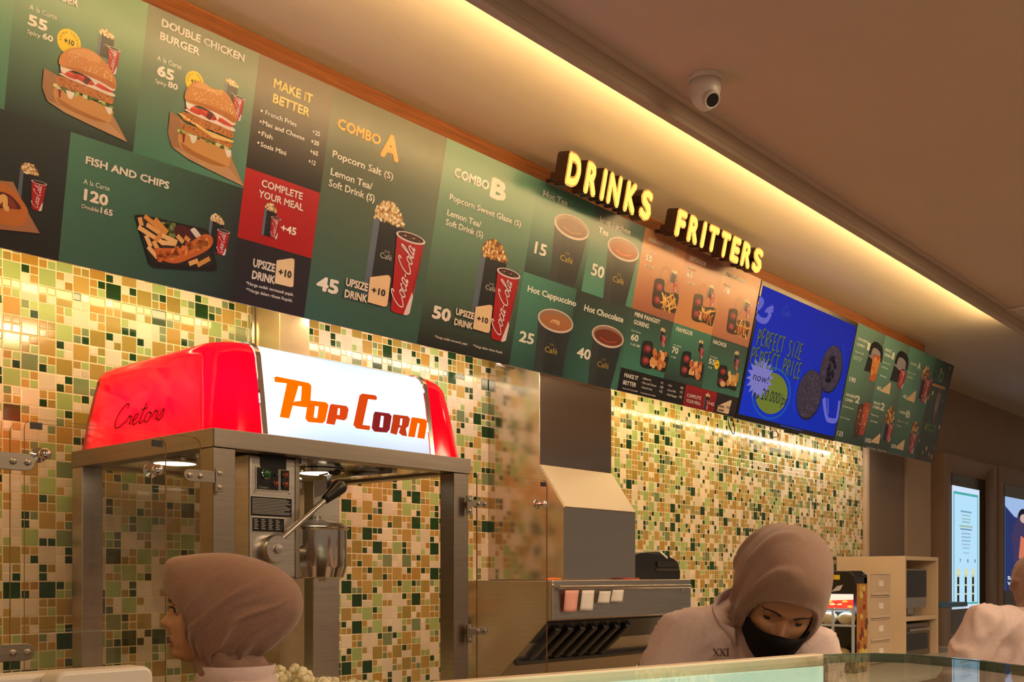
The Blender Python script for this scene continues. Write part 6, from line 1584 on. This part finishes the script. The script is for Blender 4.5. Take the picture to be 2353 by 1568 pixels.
def person(label, Mh, s, joints, neck_wrap, hijab_folds, mask=False, collar=True, lash=True, rings=HRINGS, group=None):
    """joints: world points of neck, chest, waist, hips, shoulders, elbows, wrists, knees, ankles with side/front axes of the trunk."""
    J = {k: Vector(v) if not isinstance(v, (list, tuple)) or isinstance(v[0], (int, float)) else v for k, v in joints.items()}
    base = (J['ankle_a'] + J['ankle_b']) / 2; base.z = 0
    e = thing('person', base, label, 'person')
    sd, ft = J['side'], J['front']
    # ---- body: trunk, neck, arms, hands, legs, feet melted into one skin, head joined to it
    mb = MB()
    def trunk(mb, k, lo=False):
        up = (J['neck'] - J['chest']).normalized()
        fr = lambda a, b: sd.cross((b - a).normalized()).normalized() * (1 if sd.cross((b - a).normalized()).dot(ft) > 0 else -1)
        f1, f2, f3 = fr(J['chest'], J['neck']), fr(J['waist'], J['chest']), fr(J['hips'], J['waist'])
        rings = [(J['hips'] - Vector((0, 0, .10)), sd * (.165 + k), f3 * (.115 + k)), (J['hips'], sd * (.175 + k), f3 * (.12 + k)), (J['waist'], sd * (.135 + k), f3 * (.10 + k)),
                 (J['waist'].lerp(J['chest'], .55), sd * (.15 + k), f2 * (.108 + k)), (J['chest'], sd * (.165 + k), f2 * (.112 + k)), (J['chest'].lerp(J['neck'], .6), sd * (.145 + k), f1 * (.088 + k)),
                 (J['chest'].lerp(J['neck'], .86), sd * (.095 + k), f1 * (.068 + k)), (J['neck'], sd * (.060 + k), f1 * (.058 + k))]
        loft(mb, rings)
    trunk(mb, 0)
    hc = Mh @ Vector((-.02, 0, -.04))
    mb.tube([J['neck'] - Vector((0, 0, .03)), J['neck'].lerp(hc, .5), hc], [.050, .042, .042], 16)
    for q in 'ab':
        sh, el, wr = J['shoulder_' + q], J['elbow_' + q], J['wrist_' + q]
        mb.tube([J['chest'].lerp(J['neck'], .55), sh.lerp(J['chest'].lerp(J['neck'], .6), .4), sh, sh.lerp(el, .5), el, el.lerp(wr, .4), wr], [.06, .06, .056, .047, .040, .038, .026], 14)
        hand_mesh(mb, wr, wr - el, J['palm'])
        hp = J['hips'] + sd * (.085 if (sh - J['chest']).dot(sd) > 0 else -.085)
        kn, an = J['knee_' + q], J['ankle_' + q]
        mb.tube([hp - Vector((0, 0, .02)), hp.lerp(kn, .5), kn, kn.lerp(an, .35), an], [.095, .080, .056, .055, .036], 16)
        fz = Vector((ft.x, ft.y, 0)).normalized()
        mb.tube([Vector((an.x, an.y, .045)) - fz * .05, Vector((an.x, an.y, .045)), Vector((an.x, an.y, .035)) + fz * .08, Vector((an.x, an.y, .026)) + fz * .15], [.034, .04, .036, .022], 12)
    vs, ns, fs = melt(mb, .012, 4)
    body = MB(); body.add(vs, fs)
    o0 = len(body.v); body.v += [Mh @ (Vector(p) * 1.0) for p in HEAD[0]]
    for f, m_ in zip(HEAD[1], HEAD[2]): body.f.append([i + o0 for i in f]); body.mi.append(m_)
    bo = body.build('body', ['skin', 'lip'], e, smooth=True)
    # ---- face pieces
    R3 = Mh.to_3x3()
    for sg in (1, -1):
        ec = Vector((0.0655 if lash else .0575, sg * .031, .0005))
        x_ = MB(); x_.ellipsoid(Mh @ ec, (.0125 if lash else .0110) * s, (.0125 if lash else .0110) * s, (.0125 if lash else .0110) * s, 16, 12); x_.build('eyeball', 'eye_white', e, smooth=True)
        dirv = (R3 @ Vector((1, .35 if lash else 0, -.30))).normalized()
        x_ = MB(); x_.lathe(Mh @ ec, [(.0086 * s, .0094 * s), (.005 * s, .0119 * s), (.0002, .0129 * s)] if lash else [(.005 * s, .0088 * s), (.003 * s, .0103 * s), (.0002, .0110 * s)], axis=dirv, n=16); x_.build('iris', 'iris', e, smooth=True)
        # upper lid and lashes
        rows = []
        for j in range(6):
            el_ = math.radians(80 - (13 if lash else 23) * j); row = []
            for i in range(11):
                az = math.radians(-62 + 124 * i / 10)
                v = Vector((math.cos(el_) * math.cos(az), math.cos(el_) * math.sin(az), math.sin(el_))) * .0130
                row.append(Mh @ (ec + v))
            rows.append(row)
        x_ = MB(); x_.grid(rows); x_.build('eyelid', 'skin', e, smooth=True)
        low = []
        for j in range(5):
            el_ = math.radians(-80 + 14 * j)
            low.append([Mh @ (ec + Vector((math.cos(el_) * math.cos(az_), math.cos(el_) * math.sin(az_), math.sin(el_))) * .0131) for az_ in [math.radians(-66 + 132 * i / 10) for i in range(11)]])
        x_ = MB(); x_.grid(low); x_.build('eyelid', 'skin', e, smooth=True)
        rim = rows[-1]; out = []
        for i, p in enumerate(rim):
            d = (p - Mh @ ec).normalized(); k = .35 + .65 * math.sin(PI * i / 10)
            out.append(p + (d + R3 @ Vector((.3, .25 * sg, .35 if lash else -.5)) * .9) * (.0085 if lash else .0032) * k * s)
        x_ = MB(); x_.grid([rim, [a.lerp(b, .5) + Vector((0, 0, -.001)) for a, b in zip(rim, out)], out]); lo_ = x_.build('eyelash', 'hair_dark', e, smooth=True)
        mo = lo_.modifiers.new('s', 'SOLIDIFY'); mo.thickness = .0008
        # brow
        rows = []
        for q in (-.0026, .0026):
            row = []
            for i in range(11):
                t = i / 10; y = sg * (.013 + .038 * t); z = .0185 + .007 * math.sin(PI * min(t * 1.15, 1)) - .004 * t + q * (1 - .75 * t)
                th = math.asin(max(-1, min(1, y / sm3(WID, z)))); x, yy, zz_ = head_pt(th, z)
                row.append(Mh @ Vector((x + .0012, yy + .0006 * sg, zz_)))
            rows.append(row)
        x_ = MB(); x_.grid(rows); bo2 = x_.build('eyebrow', 'hair_dark', e, smooth=True); mo = bo2.modifiers.new('s', 'SOLIDIFY'); mo.thickness = .0015; mo.offset = 0
    # ---- clothes
    hijab_obj(e, Mh, rings, hijab_folds)
    # neck wrap
    rows = []
    for j, (c, a, b) in enumerate(neck_wrap):
        row = []
        for i in range(64):
            ph = 2 * PI * i / 64
            rp = 1 + .05 * math.sin(5 * ph + j * 1.9) + .04 * math.sin(9 * ph - j * 2.3)
            row.append(Vector(c) + Vector(a) * math.cos(ph) * rp + Vector(b) * math.sin(ph) * rp)
        rows.append(row)
    x_ = MB(); x_.grid([Vector(p) for p in catm_rows(rows)] if False else rows, True); nw = x_.build('neck_wrap', 'hijab_cloth', e, smooth=True); nw.modifiers.new('ss', 'SUBSURF').render_levels = 2
    nw.modifiers['ss'].levels = 2
    mb = MB(); trunk(mb, .016)
    for q in 'ab':
        sh, el, wr = J['shoulder_' + q], J['elbow_' + q], J['wrist_' + q]
        mb.tube([J['chest'].lerp(J['neck'], .5), sh.lerp(J['chest'].lerp(J['neck'], .6), .4), sh, sh.lerp(el, .5), el, el.lerp(wr, .5), el.lerp(wr, .9)], [.075, .076, .074, .068, .060, .056, .046], 18)
    vs, ns, fs = melt(mb, .011, 7)
    out = []
    for p, nrm in zip(vs, ns):
        q = p * 9.0; f = mnoise.noise(Vector((q.x + q.z * .8, q.y - q.z * .5, q.z * .35))) * .55 + mnoise.noise(q * 2.2) * .2
        rdg = 1 - abs(mnoise.noise(Vector((q.x * 1.5 - q.z, q.y * 1.5 + q.z * .6, q.z * .8)) + Vector((7, 3, 1)))) * 2
        out.append(p + nrm * (.010 * f + .010 * max(rdg, 0) ** 3))
    sh_ = MB(); sh_.add(out, fs); so = sh_.build('shirt', 'shirt_cloth', e, smooth=True)
    mb = MB()
    for q in 'ab':
        shv = J['shoulder_' + q]; hp = J['hips'] + sd * (.085 if (shv - J['chest']).dot(sd) > 0 else -.085); kn, an = J['knee_' + q], J['ankle_' + q]
        mb.tube([hp + Vector((0, 0, .05)), hp.lerp(kn, .5), kn, kn.lerp(an, .5), an + Vector((0, 0, .02))], [.115, .098, .075, .066, .060], 16)
    f3 = sd.cross((J['waist'] - J['hips']).normalized()); f3 = f3 if f3.dot(ft) > 0 else -f3
    loft(mb, [(J['hips'] - Vector((0, 0, .12)), sd * .17, f3 * .12), (J['hips'] + Vector((0, 0, .03)), sd * .18, f3 * .13), (J['hips'].lerp(J['waist'], .7), sd * .15, f3 * .11)])
    vs, ns, fs = melt(mb, .014, 5); x_ = MB(); x_.add(vs, fs); x_.build('trousers', 'trouser_cloth', e, smooth=True)
    if mask:
        rows = []
        MF = [(-.124, .060), (-.112, .094), (-.095, .106), (-.07, .115), (-.045, .119), (-.028, .116), (-.018, .104)]
        for j in range(15):
            t = j / 14; row = []
            for i in range(37):
                u = -1 + 2 * i / 36; th = u * 1.45
                ztop = -.018 - .020 * abs(u) ** 1.5; zbot = -.124 + .055 * abs(u) ** 1.6
                z = zbot + (ztop - zbot) * t
                x, y, zz_ = head_pt(th, z, True); fx = interp(MF, z); ff = sm3(FRONT, z)
                k = max(0, math.cos(th)) ** .8
                x = x * (1 - k) + k * (fx * abs(math.cos(th)) ** .9) ; y *= 1.06
                row.append(Mh @ Vector((x + .004, y, zz_)))
            rows.append(row)
        x_ = MB(); x_.grid(rows); mo = x_.build('face_mask', 'mask_cloth', e, smooth=True); md = mo.modifiers.new('s', 'SOLIDIFY'); md.thickness = .003; md.offset = 1
        x_ = MB()
        for sg in (1, -1):
            p = Mh @ Vector((.028, sg * .071, -.045)); q2 = Mh @ Vector((-.01, sg * .080, .0)); x_.tube([p, p.lerp(q2, .5), q2], .0015, 6)
        x_.build('mask_strap', 'mask_cloth', e)
    return e, J, so
def frame_head(px, py, D, fdir, up, s):
    f = Vector(fdir).normalized(); u = Vector(up); u = (u - f * u.dot(f)).normalized(); l = u.cross(f)
    o = atD(px, py, D)
    m = Matrix(((f.x * s, l.x * s, u.x * s, o.x), (f.y * s, l.y * s, u.y * s, o.y), (f.z * s, l.z * s, u.z * s, o.z), (0, 0, 0, 1)))
    return m
FWv, RTv, UP = Vector((FW[0], FW[1], 0)), Vector((RT[0], RT[1], 0)), Vector((0, 0, 1))

# woman in profile, left
al = math.radians(-8)
f1 = -RTv * math.cos(al) + FWv * math.sin(al)
M1 = frame_head(487, 1402, 2.2, f1, UP, .95)
h1 = M1.translation; l1 = UP.cross(f1)
def folds1(t, ph, s, c):
    a_ = math.asin(max(-1, min(1, s)))                     # -pi/2 under the chin .. pi/2 on the crown
    q = a_ - 2.6 * t + .25 * mnoise.noise(Vector((t * 5, a_ * 1.5, 2.0 if c > 0 else 5.0)))
    m_ = max(0, min(1, (t - .08) * 5)) * max(0, min(1, (.80 - t) * 4)) * max(0, min(1, (.75 - a_) / .9)) * max(.15, min(1, (a_ + 1.45) / .5))
    w = math.sin(11 * q + .8)
    w2 = math.sin(19 * q + 2.0)
    return m_ * (.014 * max(0, w) ** 3 + .006 * max(0, w2) ** 2 - .004)
nb = h1 - f1 * .055 + UP * -.155
J1 = dict(neck=nb, chest=nb - f1 * .02 - UP * .20, waist=nb - f1 * .0 - UP * .42, hips=nb - f1 * .015 - UP * .62, side=l1, front=f1, palm=-UP,
          shoulder_a=nb + l1 * .165 - UP * .065, shoulder_b=nb - l1 * .165 - UP * .065, elbow_a=nb + l1 * .20 + f1 * .02 - UP * .33, elbow_b=nb - l1 * .20 + f1 * .02 - UP * .33,
          wrist_a=nb + l1 * .17 + f1 * .22 - UP * .36, wrist_b=nb - l1 * .17 + f1 * .22 - UP * .36,
          knee_a=nb + l1 * .09 - UP * 1.02, knee_b=nb - l1 * .09 - UP * 1.02, ankle_a=Vector((nb.x, nb.y, .06)) + l1 * .09, ankle_b=Vector((nb.x, nb.y, .06)) - l1 * .09)
nw1 = [(M1 @ Vector((-.030, 0, -.085)), l1 * .060, f1 * .070), (M1 @ Vector((-.038, 0, -.115)), l1 * .062, f1 * .075), (M1 @ Vector((-.045, 0, -.135)), l1 * .066, f1 * .080), (M1 @ Vector((-.05, 0, -.155)), l1 * .070, f1 * .082), (M1 @ Vector((-.055, 0, -.18)), l1 * .066, f1 * .072), (M1 @ Vector((-.06, 0, -.21)), l1 * .060, f1 * .066)]
e1, _, so1 = person('person in brown head scarf, seen in profile in front of the popcorn machine', M1, .95, J1, nw1, folds1)
def collar(e, c, sd, ft, up, r, h, gap=.35):
    rows = []
    for k in (0, .5, 1):
        row = []
        for i in range(33):
            ph = PI / 2 + gap / 2 + (2 * PI - gap) * i / 32
            p = c + up * h * k + sd * (r + .004 * k - .006 * (1 - k)) * math.cos(ph) + ft * (r + .008) * math.sin(ph)
            row.append(p)
        rows.append(row)
    o = MB().grid(rows).build('collar', 'shirt_cloth', e, smooth=True); m_ = o.modifiers.new('s', 'SOLIDIFY'); m_.thickness = .004
    return o
collar(e1, nb - UP * .012 + f1 * .014, l1, f1, (UP - f1 * .22).normalized(), .074, .050)

# masked woman looking down, centre right
D2 = 2.3
rv = Vector(ray(1790, 1370)); toc = Vector((-rv.x, -rv.y, 0)).normalized(); rr_ = UP.cross(toc)      # rr_: image right seen from the camera
pit, rol, yaw = math.radians(38), math.radians(17), math.radians(4)
fb = (toc * math.cos(yaw) + rr_ * math.sin(yaw)).normalized()
f2 = fb * math.cos(pit) - UP * math.sin(pit); u2 = UP * math.cos(pit) + fb * math.sin(pit)
u2 = u2 * math.cos(rol) + rr_ * math.sin(rol)
M2 = frame_head(1797, 1373, D2, f2, u2, 1.06)
R2 = [((.098, .062), (.048, .064, -.035), (-.01, -.118)), ((.104, .066), (.053, .071, -.035), (-.006, -.126)), ((.102, .078), (.050, .077, -.03), (-.012, -.132)), ((.088, .112), (.036, .088, -.015), (-.03, -.136)), ((.045, .132), (.0, .097, -.005), (-.05, -.130)),
      ((-.025, .138), (-.045, .102, .0), (-.08, -.115)), ((-.085, .124), (-.09, .098, .008), (-.112, -.085)), ((-.130, .098), (-.133, .082, .012), (-.14, -.05)), ((-.160, .058), (-.161, .050, .014), (-.165, -.014)), ((-.170, .025), (-.170, .010, .014), (-.170, .010))]
def folds2(t, ph, s, c):
    pp = ph if ph < PI else ph - 2 * PI
    side = max(0, -c) ** .6 if c < 0 else 0          # image-left side carries the deep folds
    w = math.sin(30 * t - 2.2 * (PI - abs(pp)) + 1.2 * mnoise.noise(Vector((t * 4, pp * 1.2, 1.0))))
    return .013 * max(0, min(1, (t - .07) * 6)) * max(0, 1 - t * .7) * side * (max(0, w) ** 2 * 1.3 - .35) + .0022 * math.sin(9 * t + 2 * pp) * min(1, t * 5)
D2b = D2 + .10
n2 = atD(1722, 1402, D2b)
sd2 = (rr_ * .97 - fb * .12).normalized()
up2 = (UP * .80 + fb * .6).normalized()
c2 = n2 - up2 * .21 - rr_ * .02; w2_ = c2 - UP * .17 - fb * .18; h2 = w2_ - UP * .17 - fb * .12
J2 = dict(neck=n2, chest=c2, waist=w2_, hips=h2, side=sd2, front=(fb - UP * .3).normalized(), palm=-UP,
          shoulder_a=atD(1855, 1496, D2b - .02), shoulder_b=atD(1572, 1462, D2b + .02), elbow_a=atD(1905, 1690, D2b - .05), elbow_b=atD(1500, 1640, D2b - .02),
          wrist_a=atD(1830, 1740, D2b - .22), wrist_b=atD(1640, 1740, D2b - .22),
          knee_a=h2 + sd2 * .09 - UP * .40 + fb * .02, knee_b=h2 - sd2 * .09 - UP * .40 + fb * .02, ankle_a=Vector((h2.x, h2.y, .06)) + sd2 * .09, ankle_b=Vector((h2.x, h2.y, .06)) - sd2 * .09)
nk = M2 @ Vector((-.04, 0, -.09))
nw2 = [(M2 @ Vector((-.03, 0, -.06)), (M2.to_3x3() @ Vector((0, .074, 0))), (M2.to_3x3() @ Vector((.078, 0, 0)))), (nk.lerp(n2, .3), sd2 * .080, (fb - UP * .4).normalized() * .08), (nk.lerp(n2, .6), sd2 * .080, (fb - UP * .3).normalized() * .080), (nk.lerp(n2, .9), sd2 * .074, (fb - UP * .3).normalized() * .072), (n2 - up2 * .03, sd2 * .064, fb * .062)]
e2, _, so2 = person('person in brown head scarf and black face mask bending over the display case', M2, 1.06, J2, nw2, folds2, mask=True, lash=False, rings=R2)
collar(e2, n2 - up2 * .045 + fb * .012, sd2, (fb * .8 - UP * .6).normalized(), up2, .080, .052, .9)
# embroidered numerals, laid on the shirt front
vs_, fs_ = text_mesh('XXI', .012, 3)
def serif_xxi():
    v, f = list(vs_), list(fs_)
    return v, f
bvh_me = so2.data
from mathutils.bvhtree import BVHTree
dg = bpy.context.evaluated_depsgraph_get(); dg.update()
tree = BVHTree.FromObject(so2, dg); so_off = world_loc(so2)
mb = MB()
x0_ = min(v[0] for v in vs_); x1_ = max(v[0] for v in vs_)
quads = []
def bars(px0, py0, px1, py1, w):
    return (px0, py0, px1, py1, w)
xx = []
for k, ox in enumerate((1640, 1655)):
    xx += [(ox, 1492, ox + 11, 1508, 2.6), (ox + 11, 1492, ox, 1508, 1.2), (ox - 1.5, 1492, ox + 4, 1492, 1.2), (ox + 8, 1492, ox + 13, 1492, 1.2), (ox - 1.5, 1508, ox + 4, 1508, 1.2), (ox + 8, 1508, ox + 13, 1508, 1.2)]
xx += [(1672.5, 1492, 1672.5, 1508, 2.8), (1669, 1492, 1676, 1492, 1.2), (1669, 1508, 1676, 1508, 1.2)]
def on_shirt(px, py):
    d = Vector(ray(px, py)).normalized(); o_ = Vector((0, 0, ZC)) - so_off
    hit, nrm, idx, dist = tree.ray_cast(o_, d)
    return (hit + so_off - d * .0015) if hit else atD(px, py, D2)
for (a, b, c_, d_, w_) in xx:
    n_ = 5; L_ = math.hypot(c_ - a, d_ - b); nx, ny = -(d_ - b) / L_ * w_ / 2, (c_ - a) / L_ * w_ / 2
    rows = [[on_shirt(a + (c_ - a) * i / n_ + nx, b + (d_ - b) * i / n_ + ny) for i in range(n_ + 1)], [on_shirt(a + (c_ - a) * i / n_ - nx, b + (d_ - b) * i / n_ - ny) for i in range(n_ + 1)]]
    mb.grid(rows)
mb.build('embroidery', 'thread', e2)

# third woman at the right edge
D3 = 3.1
rv = Vector(ray(2360, 1400)); toc3 = Vector((-rv.x, -rv.y, 0)).normalized(); rr3 = UP.cross(toc3)
fb3 = (toc3 * .75 + rr3 * .66).normalized(); sd3 = UP.cross(fb3)
f3_ = fb3 * .85 - UP * .5; u3_ = UP * .85 + fb3 * .5
M3 = frame_head(2441, 1372, D3 - .03, f3_, u3_, 1.0)
n3 = atD(2402, 1412, D3); up3 = (UP * .85 + rr3 * .45).normalized()
c3 = n3 - UP * .20 - rr3 * .05; w3 = c3 - UP * .2 - rr3 * .10; h3 = w3 - UP * .17 - rr3 * .05
J3 = dict(neck=n3, chest=c3, waist=w3, hips=h3, side=-sd3 if sd3.dot(rr3) < 0 else sd3, front=fb3, palm=-UP,
          shoulder_a=n3 + rr3 * .16 - UP * .08 - toc3 * .06, shoulder_b=atD(2268, 1434, D3 - .03), elbow_a=n3 + rr3 * .25 - UP * .35, elbow_b=atD(2195, 1600, D3 - .02), wrist_a=n3 + rr3 * .3 - UP * .4 + toc3 * .2, wrist_b=atD(2260, 1680, D3 - .15),
          knee_a=h3 + rr3 * .09 - UP * .40, knee_b=h3 - rr3 * .09 - UP * .40, ankle_a=Vector((h3.x, h3.y, .06)) + rr3 * .09, ankle_b=Vector((h3.x, h3.y, .06)) - rr3 * .09)
nk = M3 @ Vector((-.04, 0, -.09))
nw3 = [(M3 @ Vector((-.03, 0, -.06)), sd3 * .066, f3_.normalized() * .07), (nk.lerp(n3, .3), sd3 * .070, fb3 * .074), (nk.lerp(n3, .6), sd3 * .074, fb3 * .078), (nk.lerp(n3, .9), sd3 * .076, fb3 * .076), (n3 - up3 * .03, sd3 * .068, fb3 * .068)]
e3, _, so3 = person('person in pale shirt bending over at the right edge, cut off by the frame', M3, 1.0, J3, nw3, folds2, rings=R2)
collar(e3, n3 - up3 * .02, sd3, fb3, up3, .090, .045)
# ------------------------------------------------------------------ added fill lights, world, camera
def area(name, loc, rot, size, power, col, sy=None):
    l = bpy.data.lights.new(name, 'AREA'); l.energy = power; l.color = col; l.size = size
    if sy: l.shape = 'RECTANGLE'; l.size_y = sy
    o = bpy.data.objects.new(name, l); C.objects.link(o); o.location = loc; o.rotation_euler = rot
    return o
WARM = (1.0, .73, .45)
for i, (x, y) in enumerate(((.2, -1.2), (2.6, -.6), (5.0, -.2), (.0, -3.2), (3.0, -3.0), (6.5, -2.4))):  # area lights added under the ceiling for overall fill, without fixtures
    area('added_fill_light', (x, y, HM - .02), (0, 0, 0), .5, 42, WARM)
for i, (x, y) in enumerate(((2.9, 1.15), (4.6, 1.1))):  # weaker added fill lights nearer the counter
    area('added_fill_light', (x, y, HM - .02), (0, 0, 0), .3, 8, WARM)
w = bpy.data.worlds.new('world'); bpy.context.scene.world = w; w.use_nodes = True
w.node_tree.nodes['Background'].inputs[0].default_value = (1.0, .72, .50, 1); w.node_tree.nodes['Background'].inputs[1].default_value = .2

cam = bpy.data.cameras.new('camera'); co = bpy.data.objects.new('camera', cam); C.objects.link(co)
co.location = (0, 0, ZC); co.rotation_euler = (PI / 2, 0, -math.atan2(FW[0], FW[1]))
cam.sensor_width = 36; cam.lens = F / 2353 * 36; cam.shift_y = (HY - 784) / 2353; cam.shift_x = 0; cam.clip_start = .02
sc = bpy.context.scene; sc.camera = co
sc.view_settings.view_transform = 'Standard'; sc.view_settings.look = 'None'; sc.view_settings.gamma = 1; sc.view_settings.use_curve_mapping = False
sc.view_settings.exposure = 0.0
sc.cycles.max_bounces = 10; sc.cycles.transparent_max_bounces = 16; sc.cycles.transmission_bounces = 8; sc.cycles.diffuse_bounces = 4; sc.cycles.glossy_bounces = 5
sc.cycles.sample_clamp_indirect = 6
